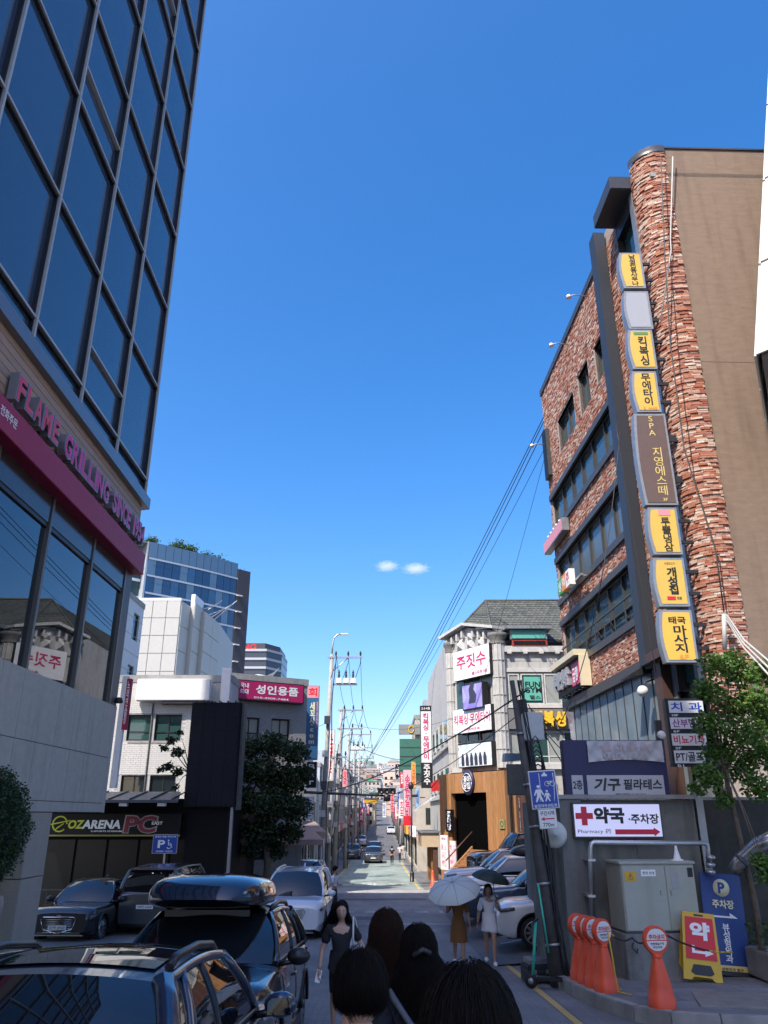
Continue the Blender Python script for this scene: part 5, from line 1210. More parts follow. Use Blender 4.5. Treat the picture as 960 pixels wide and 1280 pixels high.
S, w_, h_ = fsign(FF, 'vertical_chicken_sign', 'tall narrow purple strip with white capitals beside the dark entrance wall', 648, 996, 652, 1045, .4, .1, NAVY, None, .0); text(S, 'BBQ CHICKEN', 0, h_*.5, w_*.6, h_*.95, WHITEP, y=-.012, vertical=True)
# tall vertical sign sticking out over the street
p0, p1 = at(534, 985, 48.5), at(534, 882, 48.5); wv = at(541, 930, 48.5).x-at(526.5, 930, 48.5).x
VS = board('vertical_gym_sign', 'tall vertical white sign reading 킥복싱·무에타이 with a black 주짓수 panel below', (p0.x, 48.5, p0.z), 0, wv, p1.z-p0.z, .3, WF, DKGREY, fw=.04); hV = p1.z-p0.z
m = MB(); m.box(-wv/2+.03, -.014, .03, wv/2-.03, -.006, hV*.30); m.build('black_panel', BLACKP, VS); m = MB(); m.box(-wv/2+.03, -.014, hV*.93, wv/2-.03, -.006, hV-.02); m.build('black_head', BLACKP, VS)
text(VS, '킥복싱·무에타이', 0, hV*.62, wv*.52, hV*.57, CRIM, y=-.012, vertical=True, bold=.03); text(VS, '주짓수', 0, hV*.16, wv*.55, hV*.24, WHITEP, y=-.018, vertical=True, bold=.03); text(VS, '2·3·4층', 0, hV*.965, wv*.75, hV*.035, WHITEP, y=-.018)
# street-side shop beside the posters: pale fascia, dark counter, striped awning
SA = thing('street_shop', 'little street shop with pale wood fascia and striped awning beside the portal', 'shop', (3.2, 51.2, g(51)), math.atan2(-19.8, .25)*1.0)
m = MB(); m.box(-4.5, -.9, 2.1, -.2, .2, 2.9); m.build('fascia', M('pale_wood', (.55, .42, .28), .6, var=.1), SA)
m = MB(); m.box(-4.4, -.2, 0, -.3, .1, 2.1); m.build('dark_front', DKW, SA)
for k in range(8): m = MB(); m.box(-4.4+k*.52, -.3, .1, -4.35+k*.52, -.2, 2.1); m.build('front_slat', WOOD, SA)
m = MB(); m.box(-4.6, -1.0, 2.9, -.1, .3, 3.0); m.build('shelf_roof', GREYM, SA)
for k in range(10):
    m = MB(); u = -3.9+k*.36; m.hexa([(u, -1.3, 4.1), (u+.34, -1.3, 4.1), (u+.34, 0, 5.0), (u, 0, 5.0), (u, -1.3, 4.13), (u+.34, -1.3, 4.13), (u+.34, 0, 5.03), (u, 0, 5.03)]); m.build('awning_strip', WHITE if k % 2 else BLACK, SA)
tpx_ = text(SA, '분식', -2.4, 2.5, 1.2, .5, REDP, y=-.92, bold=.03)
rb = thing('red_flag', 'small red flag hanging at the corner of the striped awning', 'flag', at(545, 990, 48)); m = MB(); m.quad((-.25, 0, 0), (.2, .05, .1), (.15, 0, .75), (-.3, 0, .45)); m.quad((-.25, .01, 0), (-.3, .01, .45), (.15, .01, .75), (.2, .06, .1)); m.build('cloth', M('red_cloth', (.6, .02, .02), .7), rb); m = MB(); m.tube([(.3, 0, .9), (-.3, 0, .2)], .02, 5); m.build('pole', BLACK, rb)
for o in (FC, FF, FS): bpy.data.objects.remove(o)
# ================================================================ STREET FURNITURE BY THE PHARMACY WALL
YWL = 16.9; gw = g(YWL)+PZ
def fb(name, label, x0, y0, x1, y1, Y, th, face, frame, fw=.04, cat='sign', group=None):
    a, b = at(x0, y0, Y), at(x1, y1, Y); xm = (at(x0, y1, Y).x+a.x)/2; xn = (at(x1, y0, Y).x+b.x)/2
    return board(name, label, ((xm+xn)/2, Y, b.z), 0, xn-xm, a.z-b.z, th, face, frame, group, cat, fw), xn-xm, a.z-b.z
wx0, wx1 = at(706, 1100, YWL).x, at(880, 1100, YWL).x; wz = at(790, 1000, YWL).z
GW = thing('grey_wall', 'stained grey rendered wall with the pharmacy sign, behind the utility cabinet', 'wall', (wx0, YWL, gw))
GWM = M('grey_render', (.17, .17, .15), .9, var=.35, scale=1.3, bump=.4, bscale=30, stain=.75)
m = MB(); m.box(0, 0, -.4, wx1-wx0, 4.5, wz-gw); m.build('wall', GWM, GW)
m = MB(); m.box(-.02, -.12, -.4, .42, .0, wz-gw+.02); m.build('pier', M('grey_pier', (.17, .17, .16), .85, var=.15, stain=.4), GW)
m = MB(); m.box(1.5, -.02, .0, 2.3, .0, wz-gw-.5); m.build('patch', M('render_patch', (.155, .155, .145), .85, var=.15), GW)
m = MB(); m.box(-.06, -.16, wz-gw+.02, wx1-wx0+.03, .5, wz-gw+.10); m.build('coping', CONC, GW)
# dark brown, dirty wall to the right, and planter
DW = thing('dark_boundary_wall', 'dark brown dirty wall beside the tree at the right edge', 'wall', (wx1+.02, 17.2, gw)); m = MB(); m.box(0, 0, -.4, 7, .4, at(900, 1000, 17.2).z-gw); m.build('wall', M('dirty_wall', (.05, .048, .042), .9, var=.4, scale=2, stain=.5), DW)
m = MB(); m.box(.05, -.25, -.4, .2, -.05, at(890, 985, 17).z-gw); m.build('corner_post', GREYM, DW)
m = MB(); m.box(0, .0, at(900, 1000, 17.2).z-gw, 7, .35, at(900, 1000, 17.2).z-gw+.06); m.build('coping', CONC, DW)
PT = thing('low_planter', 'low concrete planter with small leafy plants at the lower right edge', 'planter', (at(962, 1170, 15.2).x+.75, 15.2, g(15.2)+PZ))
m = MB(); m.box(-.85, -.2, 0, 2.4, .9, .45); m.build('trough', CONC, PT, bevel=.02)
q3 = np.random.uniform(-1, 1, (900, 3))*np.array([1.4, .4, .25])+np.array([.5, .3, .7]); m = MB(); leaf_cloud(m, 900, .09, q3); m.build('plants', GLF, PT)
# navy board
NB, w_, h_ = fb('banner_frame', 'navy banner frame above the grey wall with a wrinkled blank banner and a 기구 필라테스 panel', 705, 925, 834, 997, 16.95, .25, NAVY, NAVY, .01)
BAN = M('wrinkled_banner', (.47, .47, .48), .6, var=.04)
def bq(x0, y0, x1, y1, d, T=NB): return wpx(T, x0, y0, x1, y1, d)
q = bq(733, 926, 830, 953, -.02); m = MB(); N = 44
m.grid([[(q[0]+(q[1]-q[0])*i/N, -.03-.016*(1+math.sin(i*.9+j*1.3+math.sin(j*2.)*1.5)+.6*math.sin(i*.37-j*.9)), q[2]+(q[3]-q[2])*j/8+(.05*math.sin(math.pi*i/N) if j == 0 else 0)) for i in range(N+1)] for j in range(9)]); m.build('banner', BAN, NB)
FADE = M('faded_pink_print', (.50, .40, .41), .6); text(NB, '임대문의', (q[0]+q[1])/2, q[2]+(q[3]-q[2])*.68, (q[1]-q[0])*.66, (q[3]-q[2])*.34, FADE, y=-.085, bold=.02); text(NB, '010-7325', (q[0]+q[1])/2, q[2]+(q[3]-q[2])*.3, (q[1]-q[0])*.6, (q[3]-q[2])*.26, FADE, y=-.085)
q = bq(733, 969, 832, 996, -.02); m = MB(); m.box(q[0], -.03, q[2], q[1], .0, q[3]); m.build('panel', BAN, NB); BRU = M('brush_black', (.02, .02, .025), .5)
text(NB, '기구', q[0]+(q[1]-q[0])*.26, (q[2]+q[3])/2+.03, (q[1]-q[0])*.34, (q[3]-q[2])*.6, BRU, y=-.036, bold=.04, skew=.2); text(NB, '필라테스', q[0]+(q[1]-q[0])*.72, (q[2]+q[3])/2+.03, (q[1]-q[0])*.5, (q[3]-q[2])*.5, BRU, y=-.036, bold=.03, skew=.1); text(NB, '체형교정문의 02-541-7277', q[0]+(q[1]-q[0])*.55, q[2]+.05, (q[1]-q[0])*.4, .035, BRU, y=-.036)
q = bq(714, 969, 730, 993, -.02); m = MB(); m.box(q[0], -.03, q[2], q[1], .0, q[3]); m.build('panel', BAN, NB); text(NB, '2층', (q[0]+q[1])/2, (q[2]+q[3])/2, (q[1]-q[0])*.86, (q[3]-q[2])*.5, BRU, y=-.036, bold=.02)
# pharmacy sign
PHF = M('pharmacy_face', (.70, .70, .86), .35, emit=(.6, .6, .85), estr=.22)
PH, w_, h_ = fb('pharmacy_sign', 'lit white pharmacy sign with red cross and red arrow reading 약국 주차장', 716, 1003, 828, 1048, 16.66, .12, PHF, DKGREY, .035)
REDS = M('pharmacy_red', (.65, .012, .05), .4)
m = MB(); cx_, cz_ = -w_*.37, h_*.62; a_ = h_*.085; b_ = h_*.26; m.prism([(cx_-a_, cz_-b_), (cx_+a_, cz_-b_), (cx_+a_, cz_-a_), (cx_+b_, cz_-a_), (cx_+b_, cz_+a_), (cx_+a_, cz_+a_), (cx_+a_, cz_+b_), (cx_-a_, cz_+b_), (cx_-a_, cz_+a_), (cx_-b_, cz_+a_), (cx_-b_, cz_-a_), (cx_-a_, cz_-a_)], -.016, -.009, axis='y'); m.build('red_cross', REDS, PH, fix=True)
text(PH, '약국', -w_*.09, h_*.64, w_*.34, h_*.46, BLACKP, y=-.014, bold=.05); text(PH, '·주차장', w_*.29, h_*.54, w_*.34, h_*.28, BLACKP, y=-.014, bold=.03); text(PH, 'Pharmacy 药', -w_*.27, h_*.19, w_*.37, h_*.15, BLACKP, y=-.014, bold=.0)
m = MB(); z0 = h_*.18; m.prism([(-w_*.04, z0-h_*.07), (w_*.39, z0-h_*.07), (w_*.39, z0-h_*.12), (w_*.46, z0), (w_*.39, z0+h_*.12), (w_*.39, z0+h_*.07), (-w_*.04, z0+h_*.07)], -.016, -.009, axis='y'); m.build('red_arrow', REDS, PH, fix=True)
# directory boards on the brick corner
DR = thing('directory_sign', 'black framed floor directory with four white name panels beside the tree', 'sign', (at(858, 958, 17.6).x, 17.6, at(858, 958, 17.6).z))
q = wpx(DR, 831, 873, 888, 958, 0); m = MB(); m.box(q[0], 0, q[2], q[1], .2, q[3]); m.build('frame', BLACK, DR, bevel=.01)
for (a, b, c, d, s, mt, fl_) in ((835, 876, 880, 891, '치 과', M('blue_print', (.02, .06, .4), .5), '10F'), (837, 897, 883, 911, '산부인과', M('purple_print', (.25, .03, .2), .5), '6F'), (839, 917, 884, 932, '비뇨기과', REDP, '2F'), (842, 938, 882, 954, 'PT/골프', BLACKP, 'B1')):
    q = wpx(DR, a, b, c, d, -.02); m = MB(); m.box(q[0], -.03, q[2], q[1], .0, q[3]); p_ = m.build('name_panel', M('directory_white', (.68, .69, .70), .4), DR); text(DR, s, (q[0]+q[1])/2, (q[2]+q[3])/2, (q[1]-q[0])*.9, (q[3]-q[2])*.74, mt, y=-.034, bold=.02)
    text(DR, fl_, q[0]+.12, q[2]-.05, .14, .05, WHITEP, y=-.006)
q = wpx(DR, 823, 912, 831, 940, 0); m = MB(); m.lathe([(.001, -.05), (.09, -.05), (.09, .05), (.001, .05)], ((q[0]+q[1])/2, 0, (q[2]+q[3])/2+.12), 14, axis='y'); m.build('round_lamp', WHITE, DR)
m = MB(); m.box(q[0]-.05, -.02, q[2]-.2, q[1], .1, q[3]+.2); m.build('side_bracket', BLACK, DR)
# galvanised pipe rail
PRL = thing('pipe_rail', 'galvanised pipe running up, along and down the grey wall behind the cabinet', 'pipe', at(738, 1150, 16.4))
o = PRL.location; m = MB(); m.tube([at(739, 1150, 16.4)-o, at(738, 1060, 16.4)-o, at(739, 1055, 16.4)-o, at(742, 1053, 16.4)-o, at(880, 1054, 16.4)-o, at(884, 1056, 16.4)-o, at(885, 1062, 16.4)-o, at(886, 1085, 16.4)-o], .045, 8); m.build('pipe', STEEL, PRL)
m = MB(); m.tube([at(739, 1150, 16.35)-o, at(740, 1180, 16.3)-o, (at(740, 1180, 16.3).x-o.x, -.1, gw-o.z)], .035, 8); m.build('lower_pipe', GREYM, PRL)
for k in range(3):
    m = MB(); p = at(888, 1072+k*9, 16.3)-o; m.sphere(p, .10, 10, 6, sz=.5); m.build('spring_coil', STEEL, PRL)
for py in (1075, 1120): m = MB(); p = at(739, py, 16.4)-o; m.box(p.x-.07, -.06, p.z-.02, p.x+.07, .5, p.z+.02); m.build('clamp', STEEL, PRL)
# utility cabinet on its concrete plinth
CZ = at(790, 1166, 15.9).z; cx0 = at(780, 1160, 15.9).x
CB = thing('utility_cabinet', 'grey green double door utility cabinet on a concrete plinth', 'cabinet', (cx0, 15.75, CZ), rad(6))
CH = at(790, 1080, 15.9).z-CZ; CWd = 1.42
CAB = M('cabinet_paint', (.36, .38, .32), .5, var=.07, scale=2, stain=.2)
m = MB(); m.box(0, 0, 0, CWd, .75, CH); m.build('body', CAB, CB, bevel=.012)
m = MB(); m.box(-.03, -.03, CH, CWd+.03, .78, CH+.05); m.build('top_cover', CAB, CB, bevel=.01)
for a, b in ((.02, .83), (.85, 1.40)):
    m = MB(); m.box(a, -.02, .05, b, .0, CH-.03); d_ = m.build('door', CAB, CB, bevel=.006)
    m = MB(); m.box((b-.12 if a < .5 else a+.06), -.045, CH*.55, (b-.09 if a < .5 else a+.09), -.02, CH*.62); m.build('handle', GREYM, d_)
m = MB(); m.box(-.01, -.01, 0, CWd+.01, .76, .04); m.build('base_trim', DKGREY, CB)
m = MB(); m.box(.06, -.026, CH-.28, .28, -.02, CH-.12); st_ = m.build('yellow_sticker', YELP, CB); text(CB, '⚠', .17, CH-.2, .1, .1, BLACKP, y=-.028)
m = MB(); m.box(.38, -.026, CH-.2, .66, -.02, CH-.09); m.build('white_label', WHITEP, CB); text(CB, '한전 안내', .52, CH-.145, .22, .05, BLACKP, y=-.028)
m = MB(); m.box(.95, -.026, CH-.42, 1.08, -.02, CH-.14); m.build('notice', GREYM, CB); m = MB(); m.box(1.28, -.026, CH-.22, 1.38, -.02, CH-.06); m.build('lock_plate', BLACK, CB)
m = MB(); m.box(-.08, -.1, g(15.6)+PZ-CZ-.05, CWd+.06, .9, 0); m.build('plinth', M('rough_concrete', (.20, .20, .185), .9, var=.25, scale=4, bump=.4, stain=.6), CB, bevel=.015)
m = MB(); m.tube([(.05, -.14, -.12), (.0, -.18, -.18), (.08, -.18, -.28), (.12, -.14, -.22)], .012, 6); m.build('ring_bolt', BLACK, CB)
cn = thing('white_cone', 'little white plastic cone standing on top of the utility cabinet', 'cone', CB.matrix_basis @ Vector((1.22, .2, CH+.05)))
m = MB(); m.lathe([(.11, 0), (.11, .02), (.07, .03), (.028, .2), (.018, .26), (.001, .26)], seg=16); m.build('cone', WHITE, cn)
# folding signs
def lean_sign(name, label, px0, px1, pyt, pyb, Y, lean, rz, th, face, frame, cat='sign'):
    a = at((px0+px1)/2, pyb, Y); w = (at(px1, (pyt+pyb)/2, Y)-at(px0, (pyt+pyb)/2, Y)).x; h = at(px0, pyt, Y).z-a.z
    T = thing(name, label, cat, (a.x, Y, g(Y)+PZ+.02)); T.rotation_euler = (-lean, 0, rz); T.matrix_basis = Matrix.Translation(T.location) @ Matrix.Rotation(rz, 4, 'Z') @ Matrix.Rotation(-lean, 4, 'X'); return T, w, h
T, w_, h_ = lean_sign('yellow_pavement_sign', 'yellow framed folding sign with a red panel reading 약 and an arrow', 857, 895, 1133, 1200, 15.4, rad(10), rad(-4), .05, REDF, YELP)
T.rotation_euler = (-rad(10), rad(6), rad(-4)); w_ = .66; h_ = 1.06
YEL2 = M('yellow_plastic', (.62, .38, .02), .4, var=.05)
m = MB(); m.prism([(-w_/2, 0), (-w_*.30, 0), (-w_*.22, .05), (w_*.22, .05), (w_*.30, 0), (w_/2, 0), (w_*.42, h_), (-w_*.42, h_)], 0, .04, axis='y'); m.build('frame', YEL2, T, fix=True)
m = MB(); m.prism([(-w_*.40, .32), (w_*.40, .32), (w_*.36, h_-.08), (-w_*.36, h_-.08)], -.012, .0, axis='y'); m.build('panel', REDP, T, fix=True)
m = MB(); m.prism([(-w_*.30, .12), (-w_*.22, .24), (w_*.22, .24), (w_*.30, .12), (w_*.2, .08), (-w_*.2, .08)], -.006, .0, axis='y'); m.build('hand_hole', BLACK, T, fix=True)
m = MB(); m.box(-.08, -.006, h_-.06, .08, .0, h_-.03); m.build('top_slot', BLACK, T)
text(T, '약', .0, h_*.72, w_*.52, h_*.27, WHITEP, y=-.018, bold=.05); m = MB(); m.prism([(-w_*.24, .41), (w_*.1, .41), (w_*.1, .37), (w_*.32, .43), (w_*.1, .49), (w_*.1, .45), (-w_*.17, .45), (-w_*.17, .53), (-w_*.24, .53)], -.018, -.013, axis='y'); m.build('arrow', WHITEP, T, fix=True)
m = MB(); m.hexa([(-w_/2, .35, 0), (w_/2, .35, 0), (w_/2, .39, 0), (-w_/2, .39, 0), (-w_*.4, .06, h_), (w_*.4, .06, h_), (w_*.4, .09, h_), (-w_*.4, .09, h_)]); m.build('back_leg', YEL2, T)
T, w_, h_ = lean_sign('blue_parking_sign', 'tall blue leaning sign with yellow P and white arrow reading 주차장 뷰성형외과', 886, 934, 1084, 1187, 16.2, rad(8), rad(-3), .05, BLUEP, STEEL)
T.rotation_euler = (-rad(8), rad(4), rad(-3)); w_ = .76; h_ = 1.68
m = MB(); m.box(-w_/2, 0, 0, w_/2, .04, h_); m.build('panel', M('deep_blue_panel', (.012, .045, .20), .4, var=.06), T, bevel=.005)
m = MB(); m.box(-w_/2, -.006, .02, w_/2, .0, .14); m.build('gold_strip', GOLDP, T); text(T, '뷰성형외과 별관', 0, .08, .45, .05, BLACKP, y=-.01)
CRM = M('cream_print', (.75, .68, .42), .5)
m = MB(); m.lathe([(.001, -.008), (.155, -.008), (.155, .0), (.001, .0)], (0.0, 0, h_-.25), 22, axis='y'); m.build('disc', CRM, T); text(T, 'P', 0.0, h_-.25, .13, .19, M('p_blue', (.02, .05, .25), .5), y=-.012, bold=.04)
text(T, '주차장', 0, h_-.53, .40, .15, CRM, y=-.008, bold=.03); m = MB(); m.prism([(-.24, h_-.76), (.24, h_-.76), (.10, h_-.67), (.10, h_-.73), (-.24, h_-.73)], -.010, -.001, axis='y'); m.build('arrow', WHITEP, T, fix=True)
text(T, '뷰성형외과', .0, h_*.30, .13, h_*.38, WHITEP, y=-.008, vertical=True, bold=.02)
m = MB(); m.box(-w_/2-.05, -.1, -.02, w_/2+.05, .5, .05); m.build('black_base', BLACK, T)
m = MB(); m.tube([(.2, .04, h_*.7), (.2, .45, .05)], .02, 6); m.build('strut', STEEL, T)
# duct
DT = thing('metal_duct', 'shiny galvanised round duct coming down from the right edge by the dark wall', 'duct', at(925, 1078, 15.6)); o = DT.location
m = MB(); m.tube([at(918, 1090, 15.7)-o, at(926, 1076, 15.6)-o, at(948, 1056, 15.2)-o, at(985, 1040, 14.9)-o], .13, 16); m.build('duct', M('shiny_duct', (.6, .62, .63), .25, metal=.9), DT)
for px, py in ((926, 1077), (940, 1063)):
    p = at(px, py, 15.5)-o; m = MB(); m.tube([p, p+Vector((.03, -.01, .028))], .145, 16); m.build('clamp_ring', DKGREY, DT)
# no-parking bollards
ORG = M('orange_plastic', (.72, .085, .028), .5, var=.07, scale=5, stain=.12); PAP = M('notice_white', (.7, .68, .66), .5)
def bollard(label, loc, rz, grp='orange no parking bollards'):
    T = thing('no_parking_bollard', label, 'bollard', loc, rz, grp)
    rows = []
    for w, d, z in ((.18, .165, 0), (.18, .165, .14), (.165, .15, .15), (.15, .14, .28), (.108, .10, .45), (.07, .065, .62), (.06, .05, .66)):
        rows.append([(w*math.cos(t)*(1+.12*abs(math.sin(2*t))), d*math.sin(t)*(1+.12*abs(math.sin(2*t))), z) for t in [2*math.pi*k/24 for k in range(24)]])
    m = MB(); m.grid([[(p[0]*1.0, p[1]*1.0, p[2]) for p in r] for r in rows], closed=True); m.f.append(tuple(len(m.v)-24+k for k in range(24))); m.sm.append(False); m.build('cone_base', ORG, T)
    m = MB(); m.lathe([(.055, .60), (.075, .63), (.075, .66), (.05, .68)], seg=16); m.build('collar', ORG, T)
    pr_ = []
    for k in range(33):
        t = -math.pi/2+2*math.pi*k/33; pr_.append((.185*math.cos(t), .86+.19*math.sin(t)))
    pr_ = [(a if abs(a) > .0 else a, b) for a, b in pr_ if b > .72]; pr_ = sorted(pr_, key=lambda p: math.atan2(p[1]-.86, p[0]) % (2*math.pi))
    k0 = [i for i, p in enumerate(pr_) if p[1] < .78 and p[0] < 0]
    poly = [(.05, .64), (.10, .70)]+[(.185*math.cos(t), .86+.19*math.sin(t)) for t in [(-52+i*(284/24))*math.pi/180 for i in range(25)]]+[(-.10, .70), (-.05, .64)]
    m = MB(); m.prism(poly, -.05, .05, axis='y'); m.build('round_head', ORG, T, fix=True, bevel=.012)
    for nm, zc, pts in (('upper_notice', .9, [(.15*math.cos(t), .865+.15*math.sin(t)) for t in [i*math.pi/12 for i in range(13)]]), ('lower_notice', .8, [(.15*math.cos(t), .85+.13*math.sin(t)) for t in [-math.pi+i*math.pi/12 for i in range(13)]])):
        m = MB(); m.prism(pts, -.060, -.049, axis='y'); m.build(nm, PAP, T, fix=True)
    text(T, '주차금지', 0, .905, .24, .065, REDP, y=-.064, bold=.03); text(T, '안전제일구역', 0, .815, .2, .035, BLACKP, y=-.064); text(T, '견인지역', 0, .77, .14, .03, BLACKP, y=-.064)
    m = MB(); m.box(-.04, -.052, 1.0, .04, -.048, 1.02); m.build('slot', BLACK, T)
    return T
b0_ = bollard('orange no parking bollard standing alone at the front kerb', (at(833, 1253, 12.75).x, 12.95, g(12.95)+PZ), rad(6), None); b0_['group'] = 'orange no parking bollards'
def off_b(px, Y): return (at(px, 1210, Y).x, Y, g(Y)+PZ)
for lab, px, Y, rz in (('orange bollard at the front right of the huddled row by the pole', 756, 14.4, rad(28)), ('second orange bollard from the right in the huddled row', 744, 14.85, rad(24)), ('third orange bollard from the right in the huddled row', 735, 15.25, rad(30)), ('rearmost orange bollard of the row, next to the leaning pole', 726, 15.7, rad(22))):
    copy_tree(b0_, loc=off_b(px, Y), rz=rz, label=lab)
# striped rope
RP = thing('striped_rope', 'yellow and black rope sagging between the bollards and the yellow sign', 'rope', (4, 14, -1.6)); o = Vector((4, 14, -1.6))
def cat(A, B, sag, n=10): return [A+(B-A)*(i/n)+Vector((0, 0, -sag*4*(i/n)*(1-i/n))) for i in range(n+1)]
pA = Vector(off_b(752, 14.45))+Vector((.1, 0, .95)); pB = at(790, 1172, 14.9); pC = Vector((b0_.location.x, 12.95, g(12.95)+PZ+1.02)); pD = at(915, 1190, 14.6)
for A, B, sg, mt in ((pA, pB, .12, YEL2), (pB, pC, .14, BLACK), (pC, pD, .10, BLACK)):
    pts = cat(A, B, sg, 12); 
    for i in range(12):
        m = MB(); m.tube([pts[i]-o, pts[i+1]-o], .014, 6); m.build('rope_piece', YEL2 if (i % 12) in ((0, 1, 2, 3) if mt is YEL2 else (8, 9, 10, 11)) else BLACK, RP)
for px, Y in ((752, 14.3), (742, 14.8)):
    A = Vector(off_b(px, Y)); m = MB(); m.tube([A+Vector((.1, -.2, .95))-o, A+Vector((.13, -.24, .5))-o, A+Vector((.16, -.25, .06))-o, A+Vector((.35, -.3, .02))-o], .012, 6); m.build('rope_piece', YEL2, RP)
# leaning utility pole with signs, and the dark pole behind it
def lpole(name, label, pb, pt, rb_, rt_, mat, cat='pole', seg=14):
    T = thing(name, label, cat, pb); m = MB(); m.tube([Vector((0, 0, -.2)), Vector(pt)-Vector(pb)], [rb_, rt_], seg); m.build('shaft', mat, T); return T
pb = at(699, 1222, 16.3); pb.z = g(16.3); pt = at(640, 851, 17.0)
LP = lpole('leaning_pole', 'dark leaning utility pole carrying the blue pedestrian road sign', pb, pt, .15, .05, POLED)
def onp(t, off=(0, 0, 0)): return (Vector(pt)-Vector(pb))*t+Vector(off)
for t in (.12, .3, .48, .62, .8):
    m = MB(); m.tube([onp(t-.004), onp(t+.004)], .15-.10*t+.012, 14); m.build('steel_band', GREYM, LP)
m = MB(); m.tube([onp(.10, (-.13, -.12, 0)), onp(.30, (-.13, -.12, 0))], .02, 6); m.build('mint_tape', M('mint_plastic', (.05, .45, .32), .4), LP)
for k in range(5):
    m = MB(); pts = [onp(t, (.16+.05*math.sin(t*9+k), -.03*k, 0)) for t in [i/14 for i in range(15)]]; m.tube(pts, .014, 5); m.build('cable', BLACK, LP)
pb2 = at(700, 1215, 18.0); pb2.z = g(18.0); pt2 = at(652, 875, 18.2)
DP2 = lpole('dark_cable_pole', 'dark cable pole with a grey splice box close behind the leaning pole', pb2, pt2, .14, .11, M('tarred_pole', (.03, .028, .026), .8, var=.3))
q_ = at(664, 908, 17.7)-Vector(pb2); m = MB(); m.box(q_.x-.17, q_.y-.1, q_.z-.3, q_.x+.26, q_.y+.25, q_.z+.3); m.build('splice_box', GREYM, DP2, bevel=.02)
q_ = at(667, 950, 17.7)-Vector(pb2)
for k in range(7): m = MB(); m.tube([q_+Vector((.05+.22*math.cos(a)*(.5+k*.07), -.1-k*.02, .5*math.sin(a)-.1*k)) for a in [j*math.pi/6 for j in range(13)]], .016, 5); m.build('coiled_cable', BLACK, DP2)
q_ = at(641, 948, 17.6)-Vector(pb2); m = MB(); m.hexa([(q_.x-.2, q_.y-.1, q_.z-.08), (q_.x+.2, q_.y-.1, q_.z-.05), (q_.x+.2, q_.y+.3, q_.z), (q_.x-.2, q_.y+.3, q_.z-.05), (q_.x-.17, q_.y-.1, q_.z+.1), (q_.x+.2, q_.y-.1, q_.z+.1), (q_.x+.2, q_.y+.3, q_.z+.12), (q_.x-.17, q_.y+.3, q_.z+.12)]); m.build('street_lamp_head', M('lamp_head_blue', (.09, .13, .2), .3, metal=.4), DP2)
q_ = at(628, 994, 17.8)-Vector(pb2)
Tb, w_, h_ = fb('sign_back', 'back of a dark road sign hanging on the dark cable pole', 634, 955, 659, 994, 17.5, .06, M('sign_back_grey', (.085, .085, .08), .5, metal=.3, var=.2), DKGREY, .02)
BS, w_, h_ = fb('pedestrian_road_sign', 'blue sign with white walking figures, bicycle and car on the leaning pole', 664, 963, 698, 1011, 16.0, .03, M('road_sign_blue', (.015, .06, .36), .4), WHITE, .02)
BS.rotation_euler = (0, rad(-3.5), 0)
def fig(cx, cz, s, T):
    m = MB(); m.lathe([(.001, -.014), (.1*s, -.014), (.1*s, -.009), (.001, -.009)], (cx, 0, cz+.80*s), 14, axis='y'); m.build('figure_head', WHITEP, T)
    m = MB(); m.prism([(cx-.16*s, cz+.66*s), (cx+.16*s, cz+.66*s), (cx+.30*s, cz+.35*s), (cx+.24*s, cz+.32*s), (cx+.13*s, cz+.52*s), (cx+.12*s, cz+.30*s), (cx+.24*s, cz-.02*s), (cx+.14*s, cz-.04*s), (cx, cz+.24*s), (cx-.14*s, cz-.04*s), (cx-.24*s, cz-.02*s), (cx-.12*s, cz+.30*s), (cx-.13*s, cz+.52*s), (cx-.24*s, cz+.32*s), (cx-.30*s, cz+.35*s)], -.014, -.009, axis='y'); m.build('walking_figure', WHITEP, T, fix=True)
fig(-w_*.20, h_*.20, .33, BS); fig(w_*.10, h_*.2, .22, BS)
for sx in (-.1, .42):
    m = MB(); pts = [Vector((w_*(sx-.18+ .16*math.sin(t*1.2+.6)), -.012, h_*(.18+.74*t))) for t in [i/10 for i in range(11)]]; m.tube(pts, .008, 5); m.build('lane_curve', WHITEP, BS)
m = MB()
for cx2 in (.14, .34): m.tube([(w_*cx2+.045*math.cos(a), -.013, h_*.64+.045*math.sin(a)) for a in [i*math.pi/7 for i in range(15)]], .007, 5)
m.tube([(w_*.14, -.013, h_*.64), (w_*.22, -.013, h_*.70), (w_*.31, -.013, h_*.70), (w_*.34, -.013, h_*.64)], .008, 5); m.tube([(w_*.14, -.013, h_*.64), (w_*.25, -.013, h_*.64), (w_*.31, -.013, h_*.71)], .008, 5); m.build('bicycle_figure', WHITEP, BS, kind='stuff')
m = MB(); cx2, cz2 = w_*.08, h_*.87; m.prism([(cx2-.055, cz2-.02), (cx2+.055, cz2-.02), (cx2+.055, cz2+.015), (cx2+.03, cz2+.022), (cx2+.02, cz2+.05), (cx2-.02, cz2+.05), (cx2-.03, cz2+.022), (cx2-.055, cz2+.015)], -.014, -.009, axis='y'); m.build('car_figure', WHITEP, BS, fix=True)
text(BS, '보행자우선도로', 0, h_*.08, w_*.84, h_*.085, WHITEP, y=-.011)
DS, w_, h_ = fb('distance_sign', 'small white sign with a red arrow reading 구간시작 770m under the blue sign', 674, 1011, 697, 1036, 16.0, .03, WF, GREYM, .012)
DS.rotation_euler = (0, rad(-3.5), 0)
text(DS, '구간시작', 0, h_*.78, w_*.8, h_*.22, BLACKP, y=-.01); text(DS, '770m', 0, h_*.2, w_*.6, h_*.2, BLACKP, y=-.01, bold=.01)
